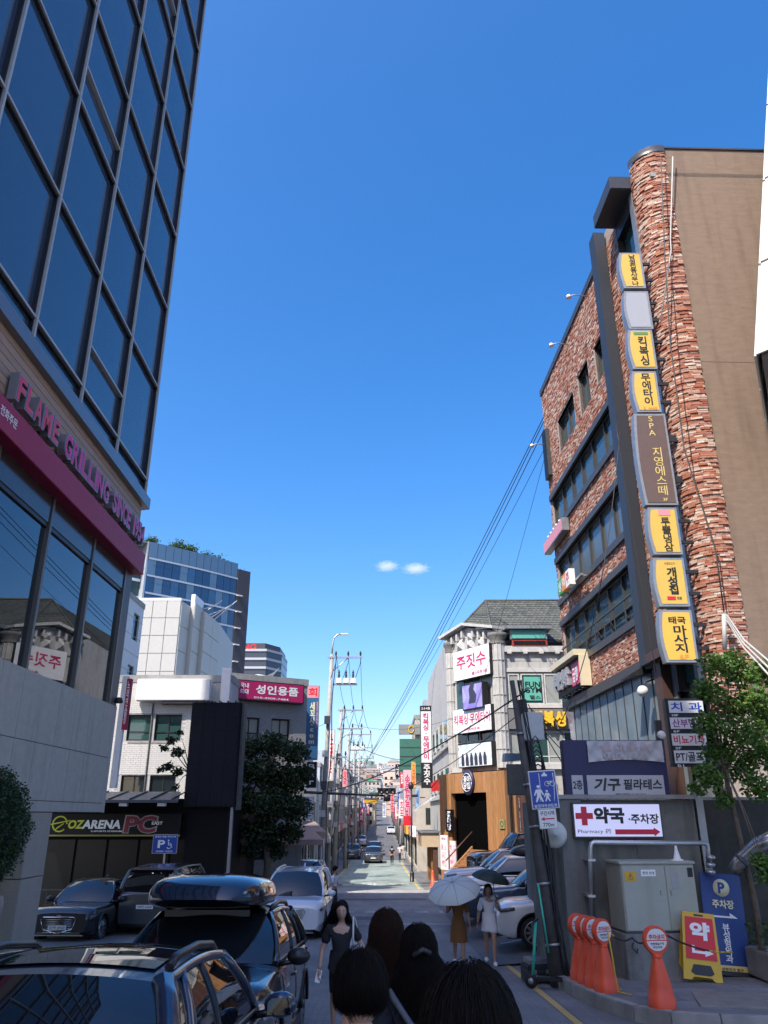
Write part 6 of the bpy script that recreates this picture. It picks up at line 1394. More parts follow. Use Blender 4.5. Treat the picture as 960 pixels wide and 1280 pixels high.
m = MB(); m.prism([(-w_*.38, h_*.5), (-w_*.18, h_*.6), (-w_*.18, h_*.53), (w_*.36, h_*.53), (w_*.36, h_*.47), (-w_*.18, h_*.47), (-w_*.18, h_*.40)], -.014, -.008, axis='y'); m.build('red_arrow', REDP, DS, fix=True)
cm = thing('convex_mirror_back', 'white round back of a traffic mirror behind the distance sign', 'mirror', at(693, 1043, 16.6)); m = MB(); m.lathe([(.001, -.1), (.17, -.07), (.25, 0), (.26, .03), (.001, .03)], seg=24, axis='y'); m.build('shell', M('mirror_shell', (.6, .6, .55), .5), cm); m = MB(); m.tube([(0, .03, 0), (-.2, .1, -.15)], .025, 6); m.build('bracket', GREYM, cm)
# kick scooter and black cases
sc_ = thing('kick_scooter', 'dark electric kick scooter parked against the leaning pole', 'scooter', (pb.x-.12, pb.y-.3, g(16.0)), rad(160))
m = MB(); m.box(-.5, -.09, .14, .35, .09, .2); m.build('deck', BLACK, sc_, bevel=.02)
m = MB(); m.tube([(.42, 0, .16), (.36, 0, .6), (.30, 0, 1.08)], .028, 8); m.build('stem', M('mint_plastic', (.05, .45, .32), .4), sc_); m = MB(); m.tube([(.3, -.25, 1.1), (.3, .25, 1.1)], .02, 8); m.build('handlebar', BLACK, sc_)
for xx in (.45, -.55):
    m = MB(); m.lathe([(.02, -.03), (.1, -.035), (.12, 0), (.1, .035), (.02, .03)], (xx, 0, .12), 20, axis='y'); w2 = m.build('wheel', RUB, sc_); m = MB(); m.lathe([(.001, -.037), (.05, -.037), (.05, .037), (.001, .037)], (xx, 0, .12), 14, axis='y'); m.build('hub', GREYM, w2)
m = MB(); m.tube([(-.68, 0, .2), (-.6, 0, .27), (-.42, 0, .22)], .03, 6); m.build('mudguard', BLACK, sc_)
for lab, px, py, Y, w3, hh3, rz in (('black delivery case lying on the road left of the leaning pole, larger one', 672, 1210, 16.9, .5, .34, rad(12)), ('small black case tucked behind the larger delivery case', 688, 1200, 17.5, .4, .3, rad(-8))):
    T = thing('delivery_case', lab, 'case', (at(px, py, Y).x-.02, Y, g(Y)), rz); m = MB(); m.box(-w3/2, -.22, .02, w3/2, .22, hh3); m.build('body', M('case_black', (.02, .02, .022), .45, var=.2), T, bevel=.03)
    m = MB(); m.box(-w3/2-.01, -.23, hh3*.62, w3/2+.01, .23, hh3*.68); m.build('rim', DKGREY, T); m = MB(); m.box(-w3*.35, -.235, hh3*.2, -w3*.15, -.22, hh3*.5); m.build('label_panel', GREYM, T)
    for sx in (-1, 1): m = MB(); m.box(sx*w3*.25-.03, -.245, hh3*.55, sx*w3*.25+.03, -.225, hh3*.75); m.build('latch', GREYM, T)

# ================================================================ TREES
def tree(label, loc, trunk_pts, tr, clumps, n, size, leafm, name='tree', cat='tree', group=None):
    T = thing(name, label, cat, loc, 0, group); lim = MB(); lim.tube(trunk_pts, [tr*(1-.5*i/(len(trunk_pts)-1)) for i in range(len(trunk_pts))], 8); lim.build('trunk', BARK, T)
    top = Vector(trunk_pts[-1])
    for c in clumps:
        m = MB(); c3 = Vector(c[:3]); st = Vector(trunk_pts[max(1, len(trunk_pts)-2)]); m.tube([st, st.lerp(c3, .5)+Vector((0, 0, .15)), c3], [tr*.35, tr*.2, tr*.06], 5); m.build('branch', BARK, T)
    P = []
    tot = sum(c[3]**2 for c in clumps)
    for c in clumps:
        k = int(n*c[3]**2/tot); q = np.random.normal(size=(k, 3)); q /= np.linalg.norm(q, axis=1)[:, None]; q *= (np.random.rand(k)**.45*c[3])[:, None]; q[:, 2] *= .75
        q += np.array(c[:3]); P.append(q)
    m = MB(); leaf_cloud(m, sum(len(p) for p in P), size, np.concatenate(P)); m.build('crown', leafm, T); return T
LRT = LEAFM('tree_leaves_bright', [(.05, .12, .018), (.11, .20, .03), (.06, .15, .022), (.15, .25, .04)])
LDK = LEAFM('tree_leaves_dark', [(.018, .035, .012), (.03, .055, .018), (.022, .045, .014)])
ty = 15.6; tp = at(950, 1180, ty); tg = g(ty)+PZ
def tc(px, py, dy=0, r=.4):
    p = at(px, py, ty+dy); return (p.x-tp.x, dy, p.z-tg, r)
rt_ = random.Random(11)
cl = [tc(895, 830, 0, .34), tc(925, 845, .3, .36), tc(885, 862, -.2, .33), tc(945, 875, 0, .42), tc(912, 885, .4, .42), tc(885, 905, -.2, .34), tc(930, 915, -.3, .42), tc(955, 940, .2, .45), tc(900, 940, .1, .36), tc(880, 965, -.3, .24), tc(925, 960, .3, .38), tc(872, 985, -.4, .18), tc(950, 985, -.2, .34), tc(890, 975, -.4, .22), tc(915, 825, .2, .28), tc(958, 840, .5, .4), tc(950, 1075, -.9, .2), tc(962, 1095, -.9, .24), tc(905, 1000, .0, .2), tc(970, 900, .3, .5)]
tree('bright leafy tree in front of the brown wall and directory sign', (tp.x, ty, tg), [(0, 0, -.2), (.03, 0, 1.2), (-.05, .05, 2.4), (-.15, .05, 3.6), (-.3, .05, 4.9)], .07, cl, 9500, .095, LRT, 'street_tree')
yt = 37.; tp2 = at(333, 1090, yt); tg2 = g(yt)
def tc2(px, py, dy=0, r=.7):
    p = at(px, py, yt+dy); return (p.x-tp2.x, dy, p.z-tg2, r)
cl = [tc2(310, 935, 0, .65), tc2(340, 930, .4, .75), tc2(368, 940, 0, .75), tc2(300, 965, -.3, .7), tc2(330, 965, 0, .95), tc2(362, 975, .2, .9), tc2(380, 965, -.1, .5), tc2(305, 1000, 0, .8), tc2(340, 1005, -.4, 1.0), tc2(370, 1010, .1, .75), tc2(300, 1035, 0, .6), tc2(330, 1040, -.2, .8), tc2(362, 1040, .1, .6), tc2(345, 1062, .2, .5), tc2(312, 1062, 0, .45)]
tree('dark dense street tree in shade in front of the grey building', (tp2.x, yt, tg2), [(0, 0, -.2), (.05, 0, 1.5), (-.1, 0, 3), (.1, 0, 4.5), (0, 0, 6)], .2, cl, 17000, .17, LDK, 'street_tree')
yt = 34.5; tp3 = at(240, 1000, yt)
cl = [(at(px, py, yt).x-tp3.x, 0, at(px, py, yt).z-g(yt), r) for px, py, r in ((214, 925, .22), (206, 935, .16), (222, 940, .25), (210, 958, .2), (222, 965, .22), (200, 962, .12), (224, 915, .14), (219, 985, .14))]
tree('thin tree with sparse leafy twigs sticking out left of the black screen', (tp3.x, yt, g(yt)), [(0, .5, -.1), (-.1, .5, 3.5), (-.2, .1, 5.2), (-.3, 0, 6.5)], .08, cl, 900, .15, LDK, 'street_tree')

# ================================================================ POLES, LAMPS, WIRES OF THE FAR STREET
def upole(label, px_b, px_t, y_t, Y, arms, lamp=False, trans=False, r=.17):
    A = at(px_b, 1080, Y); A.z = g(Y); B = at(px_t, y_t, Y); T = thing('utility_pole', label, 'pole', A, 0, 'concrete utility poles along the left kerb')
    B = B-A; m = MB(); m.tube([(0, 0, -.2), B], [r, r*.62], 12); m.build('shaft', POLEC, T)
    tips = []
    for t, L0, n in arms:
        c = B*t; m = MB(); m.box(c.x-.25, c.y-.12, c.z-.05, c.x+L0, c.y-.02, c.z+.05); m.build('cross_arm', STEEL, T)
        m = MB(); m.tube([c+Vector((L0*.55, -.05, 0)), B*(t-.07)], .03, 5); m.build('brace', STEEL, T)
        for k in range(n):
            x = c.x+L0-.12-k*(L0*.40); m = MB(); m.lathe([(.03, .05), (.03, .12), (.08, .15), (.04, .2), (.08, .23), (.04, .28), (.06, .31), (.02, .38), (.001, .38)], (x, c.y-.07, c.z), 8); m.build('insulator', DKGREY, T)
            tips.append(A+Vector((x, c.y-.07, c.z+.38)))
            m = MB(); m.tube([(x, c.y-.07, c.z), (x, c.y-.1, c.z-.35), (x-.3, c.y-.1, c.z-1.3)], .018, 5); m.build('dropper', BLACK, T)
    if lamp:
        c = B; m = MB(); m.tube([c, c+Vector((.02, 0, .5)), c+Vector((.10, 0, 1.0)), c+Vector((.3, 0, 1.2)), c+Vector((.6, 0, 1.25))], .05, 8); m.build('lamp_arm', STEEL, T)
        m = MB(); m.box(c.x+.5, c.y-.1, c.z+1.2, c.x+.95, c.y+.1, c.z+1.28); m.build('lamp_head', WHITE, T)
    if trans:
        for k in range(3):
            c = B*.88+Vector((.5+k*.42, -.1, 0)); m = MB(); m.box(c.x-.16, c.y-.15, c.z-.2, c.x+.16, c.y+.15, c.z+.1); m.build('fuse_box', WHITE, T); m = MB(); m.lathe([(.05, .1), (.08, .15), (.05, .22), (.08, .28), (.04, .36), (.07, .42), (.02, .6), (.001, .6)], (c.x, c.y, c.z), 8); m.build('bushing', DKGREY, T)
        m = MB(); c = B*.86; m.box(c.x, c.y-.1, c.z-.05, c.x+1.6, c.y, c.z+.05); m.build('fuse_bar', STEEL, T)
    for k, t in enumerate((.3, .42, .55, .7)): m = MB(); c = B*t; m.box(c.x-.22, c.y-.35, c.z-.15-.1*(k % 2), c.x+.12, c.y-.15, c.z+.2); m.build('junction_box', DKGREY if k % 2 else STEEL, T)
    m = MB(); m.tube([B*t+Vector((.22+.06*math.sin(t*14), -.15, 0)) for t in [i/16 for i in range(17)]], .03, 5); m.build('riser_cable', BLACK, T)
    return T, A+B, tips
P1, t1, i1 = upole('tall concrete pole with curved street lamp and white fuse boxes on the left kerb', 400, 415, 818, 46.5, [(.985, 1.85, 3)], lamp=True, trans=True)
P2, t2, i2 = upole('second concrete pole up the left kerb with two cross arms', 417, 427, 885, 60, [(.985, 1.7, 3), (.87, 1.7, 3)])
P3, t3, i3 = upole('third concrete pole up the left kerb with a single wide cross arm', 431, 436, 915, 76, [(.98, 2.2, 3)], trans=True, r=.16)
P4, t4, i4 = upole('fourth concrete pole up the left kerb, half hidden by wires', 440, 443, 932, 95, [(.98, 2.2, 3)], r=.16)
P5, t5, i5 = upole('farthest concrete pole in the line along the left kerb', 447, 449, 946, 120, [(.98, 2.2, 3)], r=.16)
P6, t6, i6 = upole('slim extra pole with cable boxes between the first and second concrete poles', 409, 418, 930, 53, [(.9, .9, 1)], r=.12)
def wire(name_label, A, B, sag, r=.016, group=None, cat='wire', name='overhead_wire'):
    o = Vector(A); T = MB(); T.tube([p-o for p in cat_(A, B, sag)], r, 5); ob = T.build(name, BLACK); ob.location = o; tag(ob, name_label, cat, group); return ob
cat_ = lambda A, B, s: cat(Vector(A), Vector(B), s, 16)
# high lines that cross the sky to the brick building roof
for k, (px, py, qx, qy) in enumerate(((452, 962, 684, 512), (457, 955, 683, 520), (461, 946, 682, 533), (440, 980, 681, 560))):
    A = at(px, py, 95); B = at(qx, qy, 33.4); wire(['uppermost of the wires rising across the sky to the brick roof', 'second wire rising across the sky to the brick roof', 'third wire rising across the sky to the brick roof', 'lowest and faintest wire rising across the sky to the brick wall'][k], A, B, .5+.2*k, .022 if k < 3 else .014, 'wires crossing the sky')
seq = [i1, i2[:3], i3, i4, i5]
nm = ['right', 'middle', 'left']
for s in range(4):
    for k in range(3): wire('%s conductor between the %s and %s utility poles' % (nm[k], ['first', 'second', 'third', 'fourth'][s], ['second', 'third', 'fourth', 'farthest'][s]), seq[s][k], seq[s+1][k], .5, .016, 'conductors between the utility poles')
# street crossing cables
crs = [((360, 990, 47), (660, 862, 18.2), .8, 'long cable from the left kerb up to the leaning pole top'), ((395, 1000, 46.5), (655, 888, 18.2), 1.0, 'lower cable from the left kerb to the dark cable pole'), ((435, 925, 60), (505, 950, 60), .3, 'thick cable running down from the far poles to the right side'),
       ((440, 905, 60), (560, 900, 50), .5, 'thin cable level across the far street'), ((660, 880, 18.1), (735, 1000, 16.9), .1, 'slack dark cable from the cable pole down to the navy banner frame'), ((662, 885, 18.1), (835, 992, 17.0), .15, 'pale cable looping across the navy banner frame'), ((664, 890, 18.1), (700, 935, 17.2), .05, 'short cable from the splice box to the navy frame corner'),
       ((684, 560, 33), (560, 1000, 52), .3, 'thin wire from the brick wall down to the gym corner'), ((420, 960, 50), (560, 935, 49), .6, 'sagging cable across the street in front of the gym sign'), ((405, 905, 46.5), (385, 900, 42), .2, 'short cable from the first pole to the grey building'), ((445, 1000, 90), (500, 1003, 90), .4, 'low far cable across the street behind the traffic light'),
       ((775, 540, 18.6), (700, 905, 17.4), 1.0, 'thin pale wire hanging in front of the ribbon windows'), ((770, 530, 18.6), (820, 840, 18.0), .5, 'thin grey wire hanging beside the blade signs')]
for A, B, sg, lb in crs: wire(lb, at(*A), at(*B), sg, .02 if 'thick' in lb or 'long' in lb else .011)
# traffic light mast arm
TL = thing('traffic_signal', 'dark horizontal mast arm with a traffic signal hanging over the street', 'traffic light', at(352, 989, 47.5)); o = TL.location
B = at(486, 995, 47.5)-o; m = MB(); m.tube([(0, 0, 0), B], [.09, .05], 8); m.build('mast_arm', BLACK, TL); m = MB(); m.tube([(.0, 0, .3), (-.02, 0, g(47.5)-o.z)], .12, 10); m.build('mast', POLED, TL)
hp_ = at(483, 990, 47.5)-o; m = MB(); m.box(hp_.x-.5, -.15, hp_.z-.1, hp_.x+.55, .15, hp_.z+.22); m.build('signal_box', BLACK, TL, bevel=.03)
m = MB(); m.lathe([(.001, -.28), (.2, -.24), (.2, .1), (.08, .14), (.001, .14)], (hp_.x+.03, 0, hp_.z-.25), 12); m.build('camera_dome', BLACK, TL)
for k in range(3): m = MB(); m.lathe([(.001, -.16), (.1, -.16), (.12, -.22), (.12, -.15), (.001, -.15)], (hp_.x-.32+k*.33, 0, hp_.z+.06), 12, axis='y'); m.build('lens_hood', M('dark_lens', (.03, .03, .03), .3), TL)
Ty, w_, h_ = fb('yellow_road_sign', 'small yellow hanging road sign left of the traffic signal', 455, 998, 471, 1004, 47.6, .04, YELP, YELP, .01)
# ================================================================ FAR STREET BUILDINGS AND SIGNS
rs = random.Random(21)
tones = [('light_plaster', (.60, .59, .56)), ('cream_plaster', (.58, .52, .42)), ('grey_tiles', (.33, .34, .35)), ('white_tiles', (.68, .68, .67)), ('brown_brickwork', (.30, .17, .12)), ('dark_cladding', (.10, .105, .115)), ('pale_blue_panel', (.42, .48, .52)), ('sand_stone', (.46, .42, .36))]
TM = [M(n, c, .75, var=.1, scale=1.5, stain=.2) for n, c in tones]
SGN = [(PINKF, REDP), (WF, REDP), (BLKF, WHITEP), (REDF, WHITEP), (BLUEP, WHITEP), (YF, BLACKP), (MINT, BLACKP), (MAGB, WHITEP), (WF, BLUEP)]
words = ['치킨', '호프', '약국', '커피', '노래방', '부동산', '식당', '미용실', '편의점', '분식', '회센터', '당구장', '마트', '포차', '김밥', '안경']
tone_w = ['light plastered', 'cream plastered', 'grey tiled', 'white tiled', 'brown brick', 'dark clad', 'pale blue panelled', 'sandstone faced']
ordn = ['nearest', 'second', 'third', 'fourth', 'fifth', 'sixth', 'seventh', 'eighth', 'ninth', 'tenth', 'eleventh', 'twelfth', 'thirteenth']
def street_row(side, y0, lst):
    y = y0
    for k, (L0, H, mi, floors, xx) in enumerate(lst):
        gz_ = g(y+L0/2)-.6; nb_ = max(2, int(L0/2.6)); ws = []
        for f in range(floors):
            z0 = 4.3+f*3.1
            if z0+1.5 > H: break
            for c in range(nb_): a = (c+.2)*L0/nb_; ws.append((a, a+.62*L0/nb_, z0, z0+1.6, 1 if c % 2 else 0, (), ALU if mi % 2 else DKGREY, GLASSG if (c+k) % 3 else GLASSD))
        ws.append((.4, L0-.4, .9, 3.1, 3, (), DKGREY, GLASSD))
        if side < 0: T = house('street_building', '%s %s building on the left of the far street' % (ordn[k], tone_w[mi]), 'building', (xx, y, gz_), math.pi/2, L0-.15, 9, H, TM[mi], ws, group='buildings lining the far street')
        else: T = house('street_building', '%s %s building on the right of the far street' % (ordn[k], tone_w[mi]), 'building', (xx, y+L0, gz_), -math.pi/2, L0-.15, 9, H, TM[mi], ws, group='buildings lining the far street')
        m = MB(); fc, tm = SGN[(k*2+(side > 0)) % len(SGN)]; m.box(.5, -.35, 3.3, L0-.7, -.02, 4.1); f_ = m.build('fascia', fc, T); text(T, words[(k*3+(side > 0)) % len(words)], L0/2, 3.7, 1.6, .5, tm, y=-.36)
        m = MB(); m.box(L0*.2, 1, H+.3, L0*.5, 4, H+2.2); m.build('stair_head', TM[(mi+3) % 8], T)
        for f in range(floors):      # side wall windows that face the camera
            z0 = 4.3+f*3.1
            if z0+1.4 > H: break
            for c in range(3):
                d0 = .8+c*2.6
                m = MB()
                if side < 0: m.box(-.03, d0, z0, .03, d0+1.2, z0+1.3)
                else: m.box(L0-.18, d0, z0, L0-.12, d0+1.2, z0+1.3)
                m.build('side_window', GLASSD, T)
        y += L0
street_row(-1, 46.5, [(7, 6.5, 5, 1, -5.2), (8.5, 9.5, 3, 2, -5.6), (9, 7.5, 0, 1, -5.8), (9, 9, 6, 2, -5.6), (11, 8, 2, 1, -5.8), (13, 10, 3, 2, -5.8), (15, 9, 1, 2, -5.9), (18, 11, 7, 2, -6.2), (22, 12, 0, 3, -6.6), (26, 12, 4, 3, -7), (30, 13, 3, 3, -7.6)])
street_row(1, 70.5, [(8, 13.0, 7, 3, 2.75), (9, 10.5, 2, 2, 2.9), (10, 9.5, 1, 2, 2.7), (12, 11.5, 6, 2, 2.7), (14, 11, 4, 2, 2.8), (18, 13, 0, 3, 3.0), (24, 13, 3, 3, 3.3), (30, 15, 5, 3, 3.9), (36, 15, 7, 3, 4.6)])
gsn = thing('round_yellow_logo_sign', 'grey rooftop panel with a yellow ring on the green glass building', 'sign', at(512, 918, 70.3)); m = MB(); m.box(-.95, 0, 0, 1.5, .3, .85); m.build('panel', M('olive_grey', (.22, .23, .21), .5), gsn); m = MB(); m.tube([(.15+.22*math.cos(a), -.03, .42+.30*math.sin(a)) for a in [i*math.pi/8 for i in range(17)]], .05, 6); m.build('ring', YELP, gsn)
gpn = thing('green_glass_front', 'green glazed end wall of the building below the yellow ring sign', 'window', at(514, 952, 70.2)); m = MB(); m.box(-1.0, .0, -1.2, 1.4, .2, 1.9); m.build('glazing', M('green_glazing', (.04, .14, .10), .2), gpn)
for k in range(4): m = MB(); m.box(-1.0, -.03, -1.1+k*.75, 1.4, .0, -1.04+k*.75); m.build('bar', DKGREY, gpn)
# blade signs over both sides of the far street
bl = [(382, 857, 398, 950, 44.6, M('teal_blue_face', (.02, .12, .25), .4), '세꼬시.com', CRM, 'tall blue vertical sign reading 세꼬시.com with a red panel on top'), (383, 952, 396, 985, 44.9, BLKF, 'Bar', WHITEP, 'black sign with white letters reading Bar under the blue sign'),
      (380, 996, 392, 1024, 44.4, WF, '호프', BLUEP, 'white sign with blue print near the awnings on the left'), (411, 912, 418, 975, 58, WF, '노래방', REDP, 'narrow white vertical sign between the first two poles'), (428, 962, 434, 985, 75, PINKF, '약국', REDP, 'small pink sign beside the third pole'),
      (504, 962, 515, 1032, 56, M('pink_white_face', (.72, .45, .5), .4), '송원갈비', CRIM, 'tall pale pink vertical sign with a red foot on the right kerb'), (514, 952, 520, 985, 60, YF, '김밥', REDP, 'yellow sign behind the tall pale pink one'), (494, 955, 500, 972, 66, BLKF, '스시', WHITEP, 'small black lantern shaped sign left of the pink signs'),
      (500, 965, 505, 985, 62, REDF, '회', WHITEP, 'small red sign close to the tall pale pink sign'), (488, 990, 493, 1015, 85, PINKF, '호프', REDP, 'salmon vertical sign farther up the right side'), (478, 1003, 483, 1022, 100, WF, '마트', BLUEP, 'tiny white vertical sign far up the right side'), (519, 985, 525, 1010, 64, M('blue_white_face', (.35, .5, .65), .4), '세탁', BLUEP, 'light blue vertical sign beside the gym street wall')]
for x0_, y0_, x1_, y1_, Y, fc, s, tm, lb in bl:
    T, w_, h_ = fb('vertical_sign', lb, x0_, y0_, x1_, y1_, Y, .25, fc, GREYM, .03, group='vertical street signs')
    if s == '세꼬시.com':
        m = MB(); m.box(-w_*.45, -.016, h_*.83, w_*.45, -.006, h_*.99); m.build('red_panel', PINKF, T); text(T, '회', 0, h_*.91, w_*.7, h_*.12, REDP, y=-.02, bold=.03); text(T, '세꼬시', 0, h_*.62, w_*.42, h_*.30, CRM, y=-.014, vertical=True, bold=.03); text(T, '.com', 0, h_*.34, w_*.42, h_*.26, CRM, y=-.014, vertical=True, bold=.03); text(T, '활어회전문', w_*.38, h_*.6, w_*.12, h_*.36, PINKF, y=-.014, vertical=True)
        m = MB(); m.box(-w_*.45, -.016, h_*.02, w_*.45, -.006, h_*.18); m.build('cyan_panel', M('cyan_panel', (.15, .45, .6), .4), T)
    else: text(T, s, 0, h_*.52, w_*.6, h_*.78, tm, y=-.014, vertical=True, bold=.02)
    if 'red foot' in lb: m = MB(); m.box(-w_*.5, -.018, 0, w_*.5, -.006, h_*.17); m.build('red_foot', REDP, T)
    m = MB(); m.box(w_/2 if x0_ > 440 else -w_/2-.4, .08, h_*.5, w_/2+.4 if x0_ > 440 else -w_/2, .14, h_*.55); m.build('bracket', BLACK, T)
# awnings on the left pavement, round black pole on the right kerb
for k, (px, py, Y, lb) in enumerate(((384, 1040, 42, 'upper faded brown awning over the left pavement'), (380, 1050, 40.5, 'lower faded brown awning next to the street tree'))):
    p = at(px, py, Y); T = thing('awning', lb, 'awning', (p.x, Y, p.z), 0, 'brown awnings by the tree')
    m = MB(); m.hexa([(-1.2, -.8, 0), (1.0, -.8, 0), (.3, .9, .45), (-1.2, .9, .5), (-1.2, -.8, .04), (1.0, -.8, .04), (.3, .9, .49), (-1.2, .9, .54)]); m.build('canvas', M('brown_canvas', (.25, .19, .17), .8, var=.15), T); m = MB(); m.box(-1.2, -.82, -.2, 1.0, -.79, .0); m.build('valance', M('brown_canvas', (.25, .19, .17), .8), T)
    m = MB(); m.tube([(.9, -.75, 0), (.9, -.75, g(Y)-p.z)], .03, 6); m.build('post', GREYM, T)
rp = thing('black_street_pole', 'slim black pole with a cylindrical base on the right kerb of the far street', 'pole', (at(515, 1088, 55).x, 55, g(55))); hh5 = at(515, 985, 55).z-g(55)
m = MB(); m.tube([(0, 0, 0), (0, 0, hh5)], .05, 8); m.build('shaft', BLACK, rp); m = MB(); m.lathe([(.14, 0), (.14, .5), (.06, .7)], seg=12); m.build('base', BLACK, rp)
m = MB(); m.lathe([(.001, 0), (.15, .05), (.2, .25), (.1, .45), (.001, .5)], (0, 0, hh5-.1), 12); m.build('lamp_head', BLACK, rp)
for lb, px, Y, c in (('orange traffic cone at the foot of the wooden portal', 541, 49.5, ORG), ('pale stone block lying beside the orange cone', 549, 48.5, CONC)):
    p = (at(px, 1090, Y).x, Y, g(Y)); T = thing('traffic_cone' if c is ORG else 'stone_block', lb, 'cone' if c is ORG else 'block', p); m = MB()
    if c is ORG: m.lathe([(.22, 0), (.22, .04), (.15, .05), (.06, .75), (.03, .9), (.001, .9)], seg=14)
    else: m.box(-.3, -.2, 0, .3, .2, .35)
    m.build('body', c, T)
# hill town
HH = [M('hill_wall_%d' % i, c, .8) for i, c in enumerate(((.62, .6, .56), (.5, .44, .36), (.45, .46, .48), (.55, .42, .34), (.68, .68, .66)))]
protos = []
for i in range(5):
    m = MB(); w4, d4, h4 = (9, 11, 8, 12, 10)[i], 9, (9, 12, 8, 14, 10)[i]
    m.box(-w4/2, 0, -6, w4/2, d4, h4); me = m.mesh('hill_house'); me.materials.append(HH[i]); 
    m = MB(); m.box(-w4/2-.3, -.3, h4, w4/2+.3, d4+.3, h4+.5); m.box(-w4*.3, 2, h4, w4*.05, 5, h4+2.4); r_ = m.mesh('roof'); r_.materials.append((TM[2], M('green_roof_paint', (.10, .26, .18), .8), M('red_tile_roof', (.3, .12, .08), .8), TM[2], CONC)[i])
    m = MB()
    for f in range(int(h4/3)):
        for c in range(4): m.box(-w4/2+.8+c*w4/4.2, -.06, 1+f*3, -w4/2+2.1+c*w4/4.2, .0, 2.4+f*3)
    wm = m.mesh('window_rows'); wm.materials.append(GLASSD); protos.append((me, r_, wm))
rowY = (150, 175, 205, 235, 265, 300, 335, 375, 420, 470, 530, 600, 680, 780, 900, 1080, 1300)
for ri, Y in enumerate(rowY):
    n = 8 if Y < 400 else 7
    for j in range(n):
        x = (-.065+(j+rs.random()*.7)*.105/n)*Y*1.15; me, r_, wm = protos[rs.randrange(5)]
        if abs(x+.6) < 4.5+5*(Y < 400)*.8 and Y < 560: x += math.copysign(5, x+.6)
        sc4 = rs.uniform(.5, .8) if Y < 420 else rs.uniform(.8, 1.2)
        T = thing('hill_house', 'small far house in the town that climbs the hill at the end of the street', 'house', (x, Y+rs.random()*15, g(Y)), rs.uniform(-.4, .4), 'houses of the hill town'); T.scale = (sc4,)*3
        part(me, 'wall', T); part(r_, 'roof', T); o_ = part(wm, 'window_rows', T); o_['kind'] = 'stuff'
# poles and small signs farther up, both kerbs
pc = 0
for Y in (104, 112, 135, 150, 168, 188, 210, 235, 262, 292, 325, 360):
    for sx in (-1, 1):
        if sx < 0 and Y < 130: continue
        x = -3.7 if sx < 0 else 2.35; lb = 'thin concrete pole on the %s kerb high up the far street' % ('left' if sx < 0 else 'right'); T = thing('far_pole', lb, 'pole', (x, Y, g(Y)), 0, 'far poles on the %s kerb' % ('left' if sx < 0 else 'right'))
        m = MB(); m.tube([(0, 0, 0), (.2*sx, 0, 9.5)], [.16, .1], 6); m.build('shaft', POLEC, T); m = MB(); m.box(-.9-.5*(sx > 0), -.05, 8.7, .9, .05, 8.85); m.build('cross_arm', STEEL, T); m = MB(); m.box(-.3, -.3, 6.4, .3, .1, 7.2); m.build('transformer', STEEL, T)
        fc, tm = SGN[(pc*3+1) % len(SGN)]; pc += 1; xx = x+(.1 if sx < 0 else -.2)
        S = thing('far_sign', 'small blade sign hung high over the %s kerb far up the street' % ('left' if sx < 0 else 'right'), 'sign', (xx-.6*(sx < 0)*0, Y-3, g(Y)+3.2+(pc % 3)), 0, 'far blade signs on the %s side' % ('left' if sx < 0 else 'right')); m = MB(); m.box(-.35, 0, 0, .35, .2, 2.2); m.build('cabinet', fc, S); text(S, words[pc % 16], 0, 1.1, .4, 1.7, tm, y=-.01, vertical=True)
for k, (Ya, Yb) in enumerate(((104, 135), (135, 168), (168, 210), (210, 262), (262, 325), (76, 104), (95, 112), (60, 88))):
    for q in range(2): wire(['upper', 'lower'][q]+' cable of the %s pair slung across the far street' % ['fourth', 'fifth', 'sixth', 'seventh', 'farthest', 'second', 'third', 'nearest'][k], (-3.6, Ya, g(Ya)+8.6-q*1.4), (2.4, Yb, g(Yb)+8.2-q*2), .8, .02, 'cables tangled over the far street')
# small white cloud, two puffs
CM = bpy.data.materials.new('cloud_vapour'); CM.use_nodes = True; nt = CM.node_tree; nt.nodes.clear(); o_ = nt.nodes.new('ShaderNodeOutputMaterial'); v_ = nt.nodes.new('ShaderNodeVolumePrincipled'); v_.inputs['Color'].default_value = (1, 1, 1, 1); v_.inputs['Anisotropy'].default_value = 0
tc_ = nt.nodes.new('ShaderNodeTexCoord'); n_ = nt.nodes.new('ShaderNodeTexNoise'); n_.inputs['Scale'].default_value = 3.4; n_.inputs['Detail'].default_value = 6; n_.inputs['Roughness'].default_value = .72; nt.links.new(tc_.outputs['Object'], n_.inputs['Vector'])
gd = nt.nodes.new('ShaderNodeVectorMath'); gd.operation = 'LENGTH'; nt.links.new(tc_.outputs['Object'], gd.inputs[0])
mp_ = nt.nodes.new('ShaderNodeMath'); mp_.operation = 'SUBTRACT'; nt.links.new(n_.outputs['Fac'], mp_.inputs[0]); ml = nt.nodes.new('ShaderNodeMath'); ml.operation = 'MULTIPLY'; ml.inputs[1].default_value = .62; nt.links.new(gd.outputs['Value'], ml.inputs[0]); nt.links.new(ml.outputs[0], mp_.inputs[1])
mx_ = nt.nodes.new('ShaderNodeMapRange'); mx_.inputs['From Min'].default_value = .06; mx_.inputs['From Max'].default_value = .35; mx_.inputs['To Min'].default_value = 0; mx_.inputs['To Max'].default_value = .045; nt.links.new(mp_.outputs[0], mx_.inputs[0]); nt.links.new(mx_.outputs[0], v_.inputs['Density']); nt.links.new(v_.outputs[0], o_.inputs['Volume'])
for lb, px, py, s in (('wispy left puff of the small white cloud', 484, 708, (34, 22, 17)), ('brighter right puff of the small white cloud', 520, 711, (40, 24, 17))):
    p = at(px, py, 1500); m = MB(); m.sphere((0, 0, 0), 1.0, 16, 10); ob = m.build('cloud', CM); ob.location = p; ob.scale = s; tag(ob, lb, 'cloud', 'cloud puffs')
